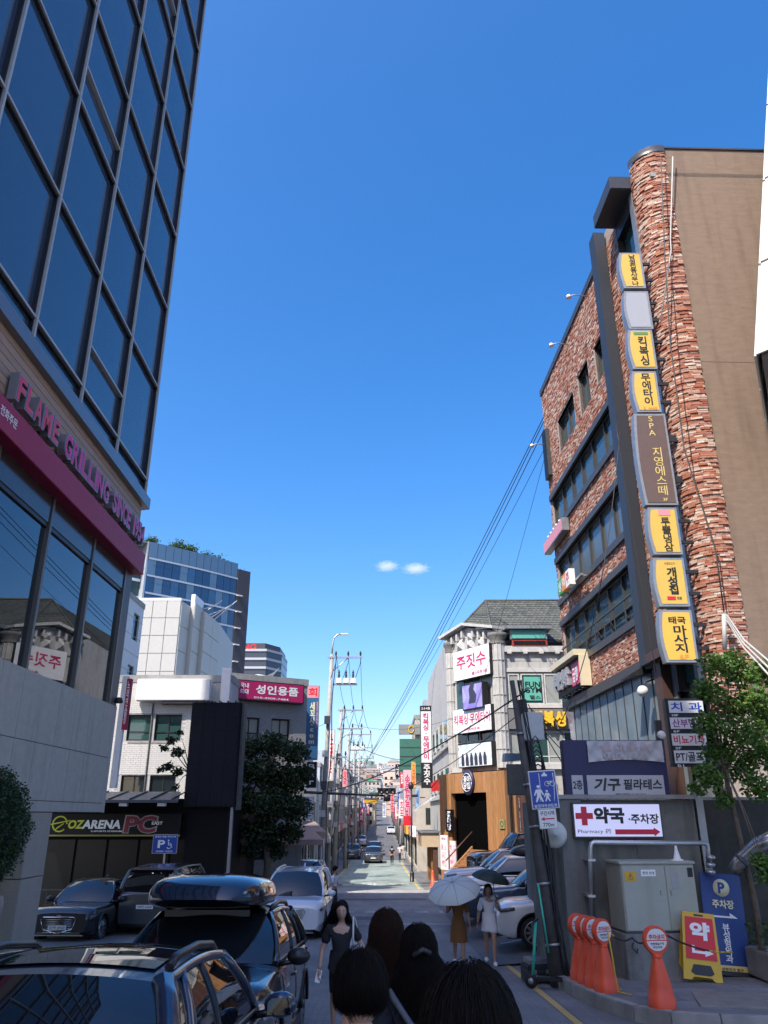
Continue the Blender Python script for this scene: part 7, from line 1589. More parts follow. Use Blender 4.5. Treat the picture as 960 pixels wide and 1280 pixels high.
# ================================================================ CARS
def paint(name, col, rough=.28): return M(name, col, rough, coat=1., metal=.0 if max(col) > .3 else .35, spec=.6)
CGL = M('car_glass', (.008, .010, .012), .02, ior=1.75); CTRIM = M('car_black_trim', (.012, .012, .013), .35); CHR = M('chrome', (.75, .76, .77), .12, metal=1.)
HLM = M('headlight_glass', (.10, .11, .12), .08, ior=1.6); TLM = M('tail_light', (.30, .012, .012), .15, ior=1.6); RIMM = M('alloy_rim', (.42, .43, .45), .3, metal=.8); PLT = M('plate_white', (.72, .72, .70), .4)
WP = paint('white_car_paint', (.72, .73, .76)); NP = paint('navy_car_paint', (.018, .034, .07)); BP = paint('black_car_paint', (.008, .009, .012)); SVP = paint('silver_car_paint', (.42, .47, .55)); GP = paint('grey_car_paint', (.06, .065, .075))
def car(name, label, loc, rz, pt, L=4.6, W=1.88, H=1.68, hood=1.02, belt=1.08, wb=(1.02, .35), rb=(-1.5, -2.05), style='suv', plate=None, rails=False, detail=True, sunroof=False, cat='car', group=None, glass=None, wing=True):
    """nose points to +x; wb = (foot of windscreen, its top) and rb = (roof end, foot of rear glass) along x"""
    T = thing(name, label, cat, loc, rz, group); gls = glass or CGL
    xf, xr = L/2, -L/2; wr = .35 if style == 'suv' else .33; ax = (xf-.88, xr+.86); arch = wr+.07
    def hw(x):
        t = abs(x)/(L/2); return W/2*(1-.02*t**2-.16*max(0, (t-.80)/.20)**2.2)
    def ztop(x):
        if x > wb[0]: 
            t = (x-wb[0])/(xf-wb[0]); return belt-.02+(hood-belt)*min(1, t*1.3)-.02*t-.17*max(0, (t-.72)/.28)**2
        if x < rb[1]+.12: t = (rb[1]+.12-x)/(rb[1]+.12-xr+1e-6); return belt-(.10 if style != 'sedan' else .06)*t**2
        return belt
    def zlow(x):
        z = .24+.10*max(0, (abs(x)/(L/2)-.85)/.15)**2
        for a in ax:
            d = abs(x-a)
            if d < arch: z = max(z, wr+math.sqrt(arch**2-d**2))
        return z
    def side(x, z):
        w = hw(x); t = (z-.25)/(belt-.25); return w*(.955+.05*math.sin(math.pi*min(1, max(0, t)))-.03*max(0, t-.75)/.25)
    xs_ = sorted(set([xr+L*i/64 for i in range(65)]+[a+arch*math.cos(math.pi*k/12) for a in ax for k in range(13)]))
    rows = []
    for x in xs_:
        zl, zt = zlow(x), ztop(x); sh = zt-.10; w = hw(x); pts = []
        for t in (0, .04, .2, .4, .6, .8, .93, 1): z = zl+(sh-zl)*t; pts.append((side(x, z)-(.03 if t == 0 else 0), z))
        pts += [(w*.955, sh+.05), (w*.90, zt-.015), (w*.62, zt+.015), (w*.3, zt+.028), (0, zt+.032)]
        rows.append([(x, -y, z) for y, z in pts]+[(x, y, z) for y, z in pts[-2::-1]])
    m = MB(); m.grid(rows)
    for r in (0, len(rows)-1): m.f.append(tuple(r*len(rows[0])+k for k in range(len(rows[0])))); m.sm.append(False)
    body = m.build('body', pt, T, fix=True)
    m = MB(); m.box(xr+.25, -W/2+.26, .2, xf-.25, W/2-.26, .75); m.build('underbody', RUB, T)
    for a in ax:
        for sy in (-1, 1):        # arch liner trims
            m = MB(); m.tube([(a+(arch+.0)*math.cos(t), sy*(side(a, .6)+.002), wr+(arch)*math.sin(t)) for t in [math.pi*k/14 for k in range(15)]], .022, 6); m.build('wheel_arch', CTRIM if style == 'suv' else pt, T)
    m = MB()
    for sy in (-1, 1): m = MB(); m.box(ax[1]+arch, sy*(W/2-.10), .20, ax[0]-arch, sy*(W/2-.005), .33); m.build('sill_trim', CTRIM, T)
    # greenhouse
    wbt, wrf = W/2*.90, W/2*(.70 if style != 'sedan' else .66); zr_ = H
    def P(x, y, z): return Vector((x, y, z))
    def bow(A, B, n, f): return [A.lerp(B, i/n)+f*(4*(i/n)*(1-i/n)) for i in range(n+1)]
    N = 12
    foot = bow(P(wb[0]-.12, -wbt, belt), P(wb[0]-.12, wbt, belt), N, P(.16, 0, .02)); head = bow(P(wb[1]-.05, -wrf, zr_-.05), P(wb[1]-.05, wrf, zr_-.05), N, P(.08, 0, .05))
    def patch(A, B, n=6, bulge=None): return [[A[i].lerp(B[i], j/n)+(bulge or P(0, 0, 0))*(4*(j/n)*(1-j/n)) for i in range(len(A))] for j in range(n+1)]
    m = MB(); m.grid(patch(foot, head, 6, P(.03, 0, .03))); m.build('windscreen', gls, T)
    rf0 = bow(P(rb[1]+.06, -wbt*.95, belt-.02), P(rb[1]+.06, wbt*.95, belt-.02), N, P(-.12, 0, 0)); rh0 = bow(P(rb[0], -wrf, zr_-.07), P(rb[0], wrf, zr_-.07), N, P(-.07, 0, .05))
    m = MB(); m.grid(patch(rf0, rh0, 6, P(-.03, 0, .03))); m.build('rear_glass', gls, T)
    R_ = []
    for j in range(9):
        t = j/8; R_.append([head[i].lerp(rh0[i], t)+P(0, 0, .055*math.sin(math.pi*t)) for i in range(N+1)])
    m = MB(); m.grid([[p for p in r] for r in R_]); m.build('roof', pt, T)
    if sunroof:
        m = MB(); m.grid([[p+P(0, 0, .012) for p in r[1:-1]] for r in R_[2:8]]); m.build('sunroof', CGL, T)
    for sy in (-1, 1):
        A = [P(wb[0]-.12, sy*wbt, belt)]; 
        n = 14; bot = [P(wb[0]-.12+(rb[1]+.06-wb[0]+.12)*i/n, sy*wbt, belt) for i in range(n+1)]; tp_ = [P(wb[1]-.05+(rb[0]-wb[1]+.05)*i/n, sy*wrf, zr_-.05-.02*(i/n)+.04*math.sin(math.pi*i/n)) for i in range(n+1)]
        m = MB(); m.grid(patch(bot, tp_, 5, P(0, sy*.035, 0))); m.build('side_window', gls, T)
        m = MB(); m.tube([p+P(0, 0, .0) for p in tp_], .035, 8); m.build('roof_rail_edge', pt, T)
        for nm, i0, r_, mt in (('front_pillar', 0, .042, pt), ('rear_pillar', n, .07, pt), ('middle_pillar', 7, .03, CTRIM), ('quarter_pillar', 11, .04, CTRIM if style == 'sedan' else pt)):
            m = MB(); m.tube([bot[i0].lerp(tp_[i0], k/5)+P(0, sy*(.035*4*(k/5)*(1-k/5)-.008), 0) for k in range(6)], r_, 8); m.build(nm, mt, T)
        m = MB(); m.tube([p+P(0, sy*.012, .012) for p in bot], .018, 6); m.build('window_trim', CHR if style == 'sedan' or pt is WP else CTRIM, T)
        if rails: m = MB(); m.tube([P(wb[1]-.25, sy*(wrf-.02), zr_-.01), P(wb[1]-.38, sy*(wrf-.02), zr_+.035), P((wb[1]+rb[0])/2, sy*(wrf-.02), zr_+.06), P(rb[0]+.3, sy*(wrf-.02), zr_+.035), P(rb[0]+.15, sy*(wrf-.02), zr_-.01)], .026, 8); m.build('roof_rack_bar', CTRIM if pt is not WP else ALU, T)
        # mirror, handles, door seams
        mx, my = wb[0]-.32, sy*(W/2+.13); m = MB(); m.sphere((0, 0, 0), 1, 12, 8); m.xf(Matrix.Translation((mx, my, belt+.06)) @ Matrix.Diagonal((.085, .13, .09, 1))); mr_ = m.build('mirror', pt if pt is not BP else CTRIM, T); m = MB(); m.box(mx-.09, my-.09, belt, mx-.07, my+.09, belt+.11); m.build('mirror_glass', CGL, mr_)
        m = MB(); m.tube([(mx+.02, sy*(wbt-.02), belt-.02), (mx, my, belt+.02)], .03, 6); m.build('mirror_arm', CTRIM, T)
        if detail:
            for xd in (wb[0]-.25, -.22, rb[1]+.62):
                m = MB(); m.tube([(xd, sy*(side(xd, z)+.001), z) for z in [.36+(belt-.47)*k/6 for k in range(7)]], .006, 4); m.build('door_seam', CTRIM, T)
            for xd in (-.02, rb[1]+.75): m = MB(); m.tube([(xd-.1, sy*(side(xd, belt-.18)+.02), belt-.2), (xd+.1, sy*(side(xd, belt-.18)+.02), belt-.2)], .018, 6); m.build('door_handle', pt if pt is not WP else CHR, T)
    # wheels
    for a in ax:
        for sy in (-1, 1):
            y = sy*(W/2-.13); m = MB(); m.lathe([(wr*.62, -.10), (wr*.93, -.115), (wr, -.08), (wr, .08), (wr*.93, .115), (wr*.66, .10)], (a, y, wr), 32, axis='y', cap=False); wl_ = m.build('wheel', RUB, T)
            m = MB(); m.lathe([(.001, .02), (wr*.2, .03), (wr*.62, .0), (wr*.68, .10), (wr*.70, .118), (wr*.66, .118), (wr*.001+.001, .02)], (0, 0, 0), 28, axis='y'); 
            if sy < 0: m.xf(Matrix.Diagonal((1, -1, 1, 1)))
            m.xf(Matrix.Translation((a, y, wr))); m.build('rim_dish', M('rim_dark', (.03, .03, .033), .4, metal=.4), wl_)
            m = MB()
            for k in range(10):
                t = 2*math.pi*k/10; c, s_ = math.cos(t), math.sin(t); o_ = y+sy*.075; w_ = .028 if k % 2 else .028
                m.hexa([(a+.05*c-w_*s_, o_, wr+.05*s_+w_*c), (a+wr*.66*c-w_*1.2*s_, o_+sy*.02, wr+wr*.66*s_+w_*1.2*c), (a+wr*.66*c+w_*1.2*s_, o_+sy*.02, wr+wr*.66*s_-w_*1.2*c), (a+.05*c+w_*s_, o_, wr+.05*s_-w_*c), (a+.05*c-w_*s_, o_+sy*.025, wr+.05*s_+w_*c), (a+wr*.66*c-w_*.6*s_, o_+sy*.04, wr+wr*.66*s_+w_*.6*c), (a+wr*.66*c+w_*.6*s_, o_+sy*.04, wr+wr*.66*s_-w_*.6*c), (a+.05*c+w_*s_, o_+sy*.025, wr+.05*s_-w_*c)])
            m.build('spokes', RIMM, wl_, kind='stuff')
            m = MB(); m.lathe([(wr*.62, .09), (wr*.66, .118), (wr*.72, .12), (wr*.72, .08)], seg=28, axis='y', cap=False); 
            if sy < 0: m.xf(Matrix.Diagonal((1, -1, 1, 1)))
            m.xf(Matrix.Translation((a, y, wr))); m.build('rim', RIMM, wl_)
    # nose
    def slab(nm, mt, pts, x, dep=.04, n=8, parent=T):
        """front/back trim: polygon (y, z) laid on the nose, bent back towards the sides"""
        m = MB(); k = len(pts)
        def bx(y): return -(abs(y)/(W/2))**3*.28*(1 if x > 0 else -1)
        m.v = [(x+bx(y), y, z) for y, z in pts]+[(x+bx(y)-dep*(1 if x > 0 else -1)*2, y, z) for y, z in pts]; m.f = [tuple(range(k))]+[(i, (i+1) % k, k+(i+1) % k, k+i) for i in range(k)]; m.sm = [False]*(k+1)
        return m.build(nm, mt, parent, fix=True)
    X = xf+.012
    gh = (hood-.36, hood-.14)
    if style == 'sedan': gr = [(-.42, .42), (-.0, .30), (.42, .42), (.50, .66), (.44, .72), (-.44, .72), (-.50, .66)]
    elif name == 'minivan': gr = [(-.38, .62), (.38, .62), (.46, .80), (.40, .86), (-.40, .86), (-.46, .80)]
    else: gr = [(-.50, .55), (.50, .55), (.55, .78), (.48, .84), (-.48, .84), (-.55, .78)]
    g_ = slab('grille', CTRIM, gr, X+.004)
    for k in range(7): m = MB(); z = min(p[1] for p in gr)+(k+.7)*(max(p[1] for p in gr)-min(p[1] for p in gr))/8; m.tube([(X+.005, -.40, z), (X+.012, 0, z), (X+.005, .40, z)], .007, 4); m.build('grille_bar', CHR, g_)
    zt_ = max(p[1] for p in gr); m = MB(); m.tube([(X, y, z) for y, z in gr]+[(X, *gr[0])], .013, 5); m.build('grille_rim', CHR, g_)
    for sy in (-1, 1):
        h_ = slab('headlight', HLM, [(sy*.52, zt_-.14), (sy*.90*W/1.9, zt_-.10), (sy*.91*W/1.9, zt_+.02), (sy*.54, zt_-.02)], X-.03, .05)
        m = MB(); m.tube([(X-.03, sy*.56, zt_-.05), (X-.08, sy*.72, zt_-.035), (X-.20, sy*.86*W/1.9, zt_-.01)], .012, 5); m.build('light_strip', M('led_strip', (.8, .82, .85), .2), h_)
        m = MB(); m.tube([(X-.09, side(X-.2, .8)*sy*.985, zt_-.03), (X-.45, side(X-.45, .85)*sy*1.002, zt_+.02)], .045, 6); m.build('lamp_corner', HLM, h_)
    slab('lower_intake', CTRIM, [(-.62, .28), (.62, .28), (.66, .42), (-.66, .42)], X-.0); slab('bumper_strip', CHR if pt is not BP else GREYM, [(-.7, .235), (.7, .235), (.7, .262), (-.7, .262)], X+.012)
    bd = slab('badge', CHR, [(-.07, zt_+.015), (.07, zt_+.015), (.06, zt_+.05), (-.06, zt_+.05)], X-.01)
    # tail
    Xr = xr-.012
    for sy in (-1, 1):
        slab('tail_light', TLM, [(sy*.62, belt-.28), (sy*.92*W/1.9, belt-.26), (sy*.92*W/1.9, belt-.08), (sy*.66, belt-.10)] if style != 'boxy' else [(sy*.74, belt-.42), (sy*.92*W/1.9, belt-.42), (sy*.92*W/1.9, belt-.02), (sy*.76, belt-.02)], Xr+.03, .05)
    slab('rear_bumper', CTRIM, [(-.8, .26), (.8, .26), (.84, .48), (-.84, .48)], Xr+.0)
    for s_, (xx, zz) in ((1, (X+.02, .46 if style == 'sedan' else .5)), (-1, (Xr-.02, .66 if style != 'boxy' else .80))):
        m = MB(); m.box(xx-.006, -.26, zz-.055, xx+.006, .26, zz+.055); p_ = m.build('number_plate', PLT, T)
        if plate and (detail):
            co, fs = glyphs(plate, .012); lo, hi = co.min(0), co.max(0); m = MB(); m.v = [(xx+s_*.008, s_*((c[0]-(lo[0]+hi[0])/2)/(hi[0]-lo[0])*.44), zz+(c[1]-(lo[1]+hi[1])/2)/(hi[1]-lo[1])*.075) for c in co]; m.f = fs; m.sm = [False]*len(fs); m.build('plate_number', BLACKP, p_)
    for k in (-1, 1): m = MB(); m.tube([(wb[0]-.02, k*.1-.3, belt+.03), (wb[0]-.22, k*.1+.18, belt+.17)], .009, 4); m.build('wiper', CTRIM, T)
    if style != 'sedan' and wing: m = MB(); m.hexa([(rb[0]+.05, -wrf, zr_-.06), (rb[0]-.2, -wrf*.93, zr_-.06), (rb[0]-.2, wrf*.93, zr_-.06), (rb[0]+.05, wrf, zr_-.06), (rb[0]+.05, -wrf, zr_-.02), (rb[0]-.2, -wrf*.93, zr_-.04), (rb[0]-.2, wrf*.93, zr_-.04), (rb[0]+.05, wrf, zr_-.02)]); m.build('spoiler', pt, T)
    if wing: m = MB(); m.tube([(rb[0]+.35, 0, zr_+.02), (rb[0]+.22, 0, zr_+.10)], [.03, .008], 6); m.build('antenna', pt, T)
    return T
def roofbox(label, loc, rz, L, W_, H_, mt):
    T = thing('roof_box', label, 'roof box', loc, rz); rows = []
    for i in range(25):
        t = -1+2*i/24; k = (1-abs(t)**3.2)**.55 if abs(t) < 1 else .0; k = max(k, .02); f = .55+.45*k
        rows.append([(t*L/2, W_/2*f*math.copysign(abs(math.cos(a))**.55, math.cos(a)), .12+(H_-.12)*k*(max(0, math.sin(a))**.6) if math.sin(a) >= 0 else .12*(1-min(1, .9*abs(math.sin(a))**.5)*k)) for a in [2*math.pi*j/28 for j in range(28)]])
    m = MB(); m.grid(rows, closed=True); m.build('shell', mt, T)
    m = MB(); m.grid([[(p[0], p[1]*1.012, .125) for p in (r[0],)]+[(p[0], p[1]*1.012, .15) for p in (r[0],)] for r in rows], False); m.build('seam', CTRIM, T)
    for x in (-.4, .45): m = MB(); m.box(x-.03, -W_*.36, -.07, x+.03, W_*.36, -.0); m.build('cross_bar', CTRIM, T)
    return T
def slope(y, L=4): return math.atan2(g(y+L/2)-g(y-L/2), L)
N_ = -math.pi/2; F_ = math.pi/2
def tilt(T, y): 
    a = slope(y); T.rotation_euler = (0, -a if T.rotation_euler.z > 0 else a, T.rotation_euler.z)
c1 = car('parked_suv', 'nearest dark blue car seen from behind with glass sunroof and black roof rails', (-1.86, 6.05, g(6.05)), F_, NP, L=4.3, W=1.86, H=1.46, hood=.98, belt=.98, wb=(1.15, .45), rb=(-1.25, -1.95), rails=True, sunroof=True, wing=False, plate='23다 4417'); tilt(c1, 6)
c2 = car('parked_suv', 'black SUV with a roof box facing the camera behind the nearest car', (-2.03, 10.75, g(10.75)), N_, BP, L=4.7, W=1.88, H=1.56, hood=1.0, belt=1.06, wb=(1.25, .45), rb=(-1.6, -2.1), rails=True, plate='38무 5082'); tilt(c2, 10.75)
rbx = roofbox('glossy black roof box on top of the black SUV', (-2.10, 10.75, g(10.75)+1.57), N_, 2.2, 1.40, .40, paint('glossy_box', (.010, .016, .03), .12)); tilt(rbx, 10.85)
c3 = car('minivan', 'white minivan with chrome grille parked on the left beside the man in white', (-2.72, 27.35, g(27.35)), N_, WP, L=5.1, W=1.98, H=1.74, hood=1.08, belt=1.1, wb=(1.5, .75), rb=(-2.1, -2.4), rails=True, plate='61누 8102')
c4 = car('parked_sedan', 'black sedan with diamond grille parked facing out beside the granite column', (-9.0, 26.8, g(26.8)-.02), N_+rad(-3), BP, L=4.95, W=1.93, H=1.49, hood=.96, belt=.96, wb=(1.05, .3), rb=(-1.1, -1.75), style='sedan', plate='63우 6923')
c5 = car('parked_suv', 'boxy dark off-road SUV seen from behind next to the black sedan', (-7.05, 28.5, g(28.5)+.02), F_+rad(-4), GP, L=4.9, W=1.98, H=1.86, hood=1.15, belt=1.2, wb=(1.15, .65), rb=(-2.05, -2.3), style='boxy', plate='29버 6360', rails=False)
# car park on the right: a raised asphalt apron
lot = MB(); LZ = -2.98
def lz(x, y): t = min(1, max(0, (x-2.3)/1.6)); return g(y)*(1-t)+max(g(y), LZ+.012*(y-20))*t+.006
lot.grid([[(x, y, lz(x, y)+.004) for x in (2.3, 2.9, 3.4, 3.9, 5, 7, 8.4)] for y in frange(19.4, 40, 12)]); lot.build('car_park', ASPH, kind='structure')
for k in range(5):
    y = 22.5+k*3.05; m = MB(); m.grid([[(x, yy, lz(x, yy)+.012) for x in frange(3.0, 7.6, 6)] for yy in (y-.05, y+.05)]); m.build('bay_line', WORN, kind='structure')
rots = math.atan2(.07, -.99)
def lotcar(lab, x, y, pt, **k): return car('parked_suv', lab, (x+2.2, y+.7, lz(x+2.2, y+.7)), rots, pt, group='cars in the right hand car park', **k)
c6 = lotcar('white SUV nearest in the car park with its wheel behind the leaning pole', 2.9, 20.7, WP, L=4.7, H=1.66, hood=1.0, rails=True)
c7 = lotcar('dark blue SUV with a black roof box between two white cars in the car park', 2.5, 23.8, NP, L=4.75, H=1.66, wb=(1.0, .2), rails=True)
roofbox('black roof box on the dark blue SUV in the car park', c7.location+Vector((-.1, 0, 1.76)), rots, 1.9, .85, .36, CTRIM)
c8 = lotcar('white car in the car park behind the pale umbrella', 2.1, 26.9, WP, L=4.6, H=1.62, detail=False)
c9 = lotcar('silver car farthest in the car park near the wooden stairs', 2.35, 30.2, SVP, L=4.7, H=1.66, rails=True, detail=False)
car('parked_suv', 'black vehicle half hidden behind the silver car at the foot of the brick building', (5.9, 34.6, lz(6, 34.6)+.2), rots+.2, BP, L=4.8, H=1.9, hood=1.2, belt=1.25, wb=(1.1, .6), rb=(-2, -2.2), detail=False, group='cars in the right hand car park')
def farcar(lab, x, y, rz, pt, **k): return car('distant_car', lab, (x, y, g(y)+.02), rz, pt, detail=False, group='cars up the far street', **k)
d0 = farcar('dark car driving down the middle of the far street towards the camera', -1.1, 88, N_, GP, L=4.7, H=1.5)
farcar('grey parked car on the left kerb of the far street behind the dark car', -3.6, 96, N_, GP, L=4.4, H=1.5)
farcar('white parked car by the awnings on the left, half hidden by the poles', -4.05, 44.5, N_, WP, L=4.4, H=1.5)
for k, (x, y, rz, i, lb) in enumerate(((-1.2, 104, N_, 1, 'second car coming down the far street behind the dark one'), (-3.6, 128, N_, 0, 'distant car on the left kerb below the traffic light'), (1.5, 175, F_, 0, 'tiny distant car on the right where the street starts to climb'))):
    c = copy_tree(d0, loc=(x, y, g(y)+.02), rz=rz, label=lb)
    for ch in c.children:
        if ch.name.split('.')[0] in ('body', 'roof', 'front_pillar', 'rear_pillar', 'quarter_pillar', 'roof_rail_edge'):
            ch.data = ch.data.copy(); ch.data.materials.clear(); ch.data.materials.append((WP, NP, SVP)[i])
# ================================================================ PEOPLE
SKIN = M('skin', (.52, .30, .21), .55, var=.06, scale=8); SKIN.node_tree.nodes['Principled BSDF'].inputs['Subsurface Weight'].default_value = .08
SKIN2 = M('skin_tan', (.40, .22, .145), .55, var=.06, scale=8)
HAIRB = M('black_hair', (.010, .008, .007), .6, spec=.12); HAIRN = M('brown_hair', (.028, .014, .009), .6, spec=.12)
def skin(T, name, mat, nodes, edges, root=0, sub=2):
    """nodes = [(x, y, z, rx, ry)], grown with the Skin modifier into one continuous surface"""
    me = bpy.data.meshes.new(name); me.from_pydata([n[:3] for n in nodes], edges, []); o = bpy.data.objects.new(name, me); COL.objects.link(o)
    md = o.modifiers.new('s', 'SKIN'); md.use_smooth_shade = True; sk = me.skin_vertices[0].data
    for i, n in enumerate(nodes): sk[i].radius = (n[3], n[4] if len(n) > 4 else n[3]); sk[i].use_root = (i == root)
    s2 = o.modifiers.new('u', 'SUBSURF'); s2.levels = sub; s2.render_levels = sub
    dg = bpy.context.evaluated_depsgraph_get(); dg.update(); me2 = bpy.data.meshes.new_from_object(o.evaluated_get(dg)); bpy.data.objects.remove(o)
    me2.materials.clear(); me2.materials.append(mat); me2.name = name; me2.polygons.foreach_set('use_smooth', [True]*len(me2.polygons))
    ob = bpy.data.objects.new(name, me2); COL.objects.link(ob); ob.parent = T; return ob
def lerp3(a, b, t): return tuple(a[i]+(b[i]-a[i])*t for i in range(3))
def head_mesh(T, c, s, mat, tilt=0., yaw=0., name='head'):
    """egg-shaped head with brow, nose, lips, chin; faces -y"""
    rows = []; R1, R2 = 22, 28
    for i in range(R1+1):
        ph = math.pi*i/R1; r = []
        for k in range(R2):
            th = 2*math.pi*k/R2; x = math.sin(ph)*math.sin(th); y = -math.sin(ph)*math.cos(th); z = -math.cos(ph)
            X, Y_, Z = x*.076, y*.098, z*.118
            if z < 0: X *= 1-.34*(-z)**1.6; Y_ *= 1-.12*(-z)
            if y < 0:
                f = -y; e = lambda cx, cz, sx, sz: math.exp(-((x-cx)/sx)**2-((z-cz)/sz)**2)
                Y_ -= .026*e(0, -.12, .13, .22)*f+.008*e(0, -.47, .26, .09)*f+.008*e(0, -.8, .22, .13)*f; Y_ += .010*(e(.38, .06, .2, .13)+e(-.38, .06, .2, .13))*f-.004*e(0, .25, .6, .12)*f
            r.append((X, Y_, Z))
        rows.append(r)
    m = MB(); m.grid(rows, closed=True)
    M0 = Matrix.Translation(c) @ Matrix.Rotation(yaw, 4, 'Z') @ Matrix.Rotation(tilt, 4, 'X') @ Matrix.Scale(s, 4)
    m.xf(M0); h = m.build(name, mat, T)
    EW, ED, LP_, BR = M('eye_white', (.6, .58, .55), .3), M('eye_dark', (.015, .01, .008), .2), M('lips', (.42, .12, .11), .45), M('brow', (.03, .02, .016), .8)
    for sx in (-1, 1):
        e = MB(); e.sphere((0, 0, 0), 1, 10, 6); e.xf(M0 @ Matrix.Translation((sx*.030, -.086, .008)) @ Matrix.Diagonal((.0135, .008, .0055, 1))); e.build('eye', EW, h)
        e = MB(); e.sphere((0, 0, 0), 1, 8, 6); e.xf(M0 @ Matrix.Translation((sx*.030, -.092, .008)) @ Matrix.Diagonal((.0055, .004, .0055, 1))); e.build('iris', ED, h)
        e = MB(); e.tube([M0 @ Vector((sx*.015, -.097, .028)), M0 @ Vector((sx*.031, -.096, .033)), M0 @ Vector((sx*.047, -.085, .027))], .0028*s, 5); e.build('eyebrow', BR, h)
        e = MB(); e.sphere((0, 0, 0), 1, 10, 6); e.xf(M0 @ Matrix.Translation((sx*.077, .004, -.005)) @ Matrix.Diagonal((.008, .018, .028, 1))); e.build('ear', mat, h)
    e = MB(); e.sphere((0, 0, 0), 1, 10, 6); e.xf(M0 @ Matrix.Translation((0, -.096, -.054)) @ Matrix.Diagonal((.022, .008, .0075, 1))); e.build('lips', LP_, h)
    return h
def hand(T, wrist, dirv, palm_n, s=1., mat=SKIN, curl=.5, flip=1):
    """palm, four fingers of different length and a thumb as one skinned mesh"""
    d = Vector(dirv).normalized(); n = Vector(palm_n).normalized(); n = (n-d*n.dot(d)).normalized(); a = d.cross(n)*flip; w = Vector(wrist)
    nodes = [(*w, .021*s, .016*s), (*(w+d*.04*s), .032*s, .016*s), (*(w+d*.078*s), .034*s, .014*s)]; edges = [(0, 1), (1, 2)]
    for k, (off, L) in enumerate(((-.030, .062), (-.010, .073), (.011, .068), (.030, .052))):
        b = len(nodes); p = w+d*.082*s+a*off*s; c1 = curl*(.8+.12*k); nodes.append((*p, .0085*s, .0085*s)); edges.append((2, b))
        q = p+(d*math.cos(c1)+n*math.sin(c1))*L*.42*s; r = q+(d*math.cos(c1*2)+n*math.sin(c1*2))*L*.33*s; t = r+(d*math.cos(c1*2.6)+n*math.sin(c1*2.6))*L*.25*s
        nodes += [(*q, .0078*s), (*r, .0072*s), (*t, .006*s)]; edges += [(b, b+1), (b+1, b+2), (b+2, b+3)]
    b = len(nodes); p = w+d*.03*s-a*.03*s; q = p+(d*.6-a*.55+n*.3)*.035*s; r = q+(d*.85-a*.1+n*.45)*.03*s
    nodes += [(*p, .013*s), (*q, .0105*s), (*r, .008*s)]; edges += [(1, b), (b, b+1), (b+1, b+2)]
    return skin(T, 'hand', mat, nodes, edges, 0, 1)
def hair(T, c, s, mat, length=.0, n=900, wind=(0, 0, 0), back=1, fringe=False, volume=1., name='hair', front_open=True, width=.0, wave=.008):
    """hair cap plus strands; the face looks to -y*back"""
    rnd = np.random.RandomState(int(abs(c[0]*97+c[2]*31))+5); C_ = Vector(c); m = MB(); rows = []
    for i in range(15):
        ph = math.pi*(.60 if length > .02 else .66)*i/14; r = []; sk_ = 1-.42*max(0, ph-1.62)
        for k in range(32):
            th = 2*math.pi*k/32; y = math.cos(th); lim = 1.0
            ff = max(0, -y*back)         # towards the face
            p2 = min(ph, math.pi*((.60 if length > .02 else .68)-.30*ff*(1 if front_open else 0)))
            wob = sk_*(1+.03*math.sin(th*4+i*.6+c[0]*9)+.02*math.sin(th*9+i))
            r.append((C_.x+math.sin(p2)*math.sin(th)*.088*s*volume*wob, C_.y+.006*back*s+math.sin(p2)*y*.110*s*volume*wob, C_.z+.012*s+math.cos(p2)*.123*s*volume))
        rows.append(r)
    m.grid(rows, closed=True); h = m.build(name, mat, T)
    m = MB(); w = Vector(wind)
    for j in range(n):
        th = rnd.uniform(0, 2*math.pi); tw = rnd.normal(0, .10); y = math.cos(th)*back
        if front_open and y < -.45: continue
        ph0 = rnd.uniform(.0, .5)**.7*1.2; L_ = length*rnd.uniform(.75, 1.05)+.05*s; pts = []
        R0 = s*volume*rnd.uniform(.99, 1.07)*(rnd.uniform(1.04, 1.13) if rnd.rand() < .06 else 1); X = lambda ph: Vector((C_.x+math.sin(ph)*math.sin(th+tw*ph)*.089*R0, C_.y+.006*back*s+math.sin(ph)*math.cos(th+tw*ph)*.111*R0, C_.z+.012*s+math.cos(ph)*.124*R0))
        for k in range(4): pts.append(X(ph0+(1.62-ph0)*k/3))
        e = pts[-1]; q = rnd.normal(0, .028, 3)*s; wv = rnd.uniform(0, 6.28)
        if length > .02:
            for k in range(1, 6): t = k/5; pts.append(e+Vector((q[0]*t*1.6+math.sin(th)*width*t+wave*math.sin(wv+t*9), q[1]*t+.02*back*math.sin(t*3), -L_*t))+w*(t**1.5)*rnd.uniform(.4, 1.2))
        else: pts += [C_+(X(ph)-C_)*(1-.42*(ph-1.62))+Vector((q[0]*.3, 0, q[2]*.3)) for ph in (1.8, 1.95, 2.08+.32*max(0, y)+rnd.uniform(-.12, .14))]
        r0 = .0010*s*rnd.uniform(.5, 1.7)*(2.2 if n < 700 else 1.6 if n < 1500 else 1); rr_ = [r0*(1-.75*i/(len(pts)-1)) for i in range(len(pts))]; m.tube(pts, rr_, 3, cap=False)
    st = m.build('strands', mat, h, kind='stuff'); return h
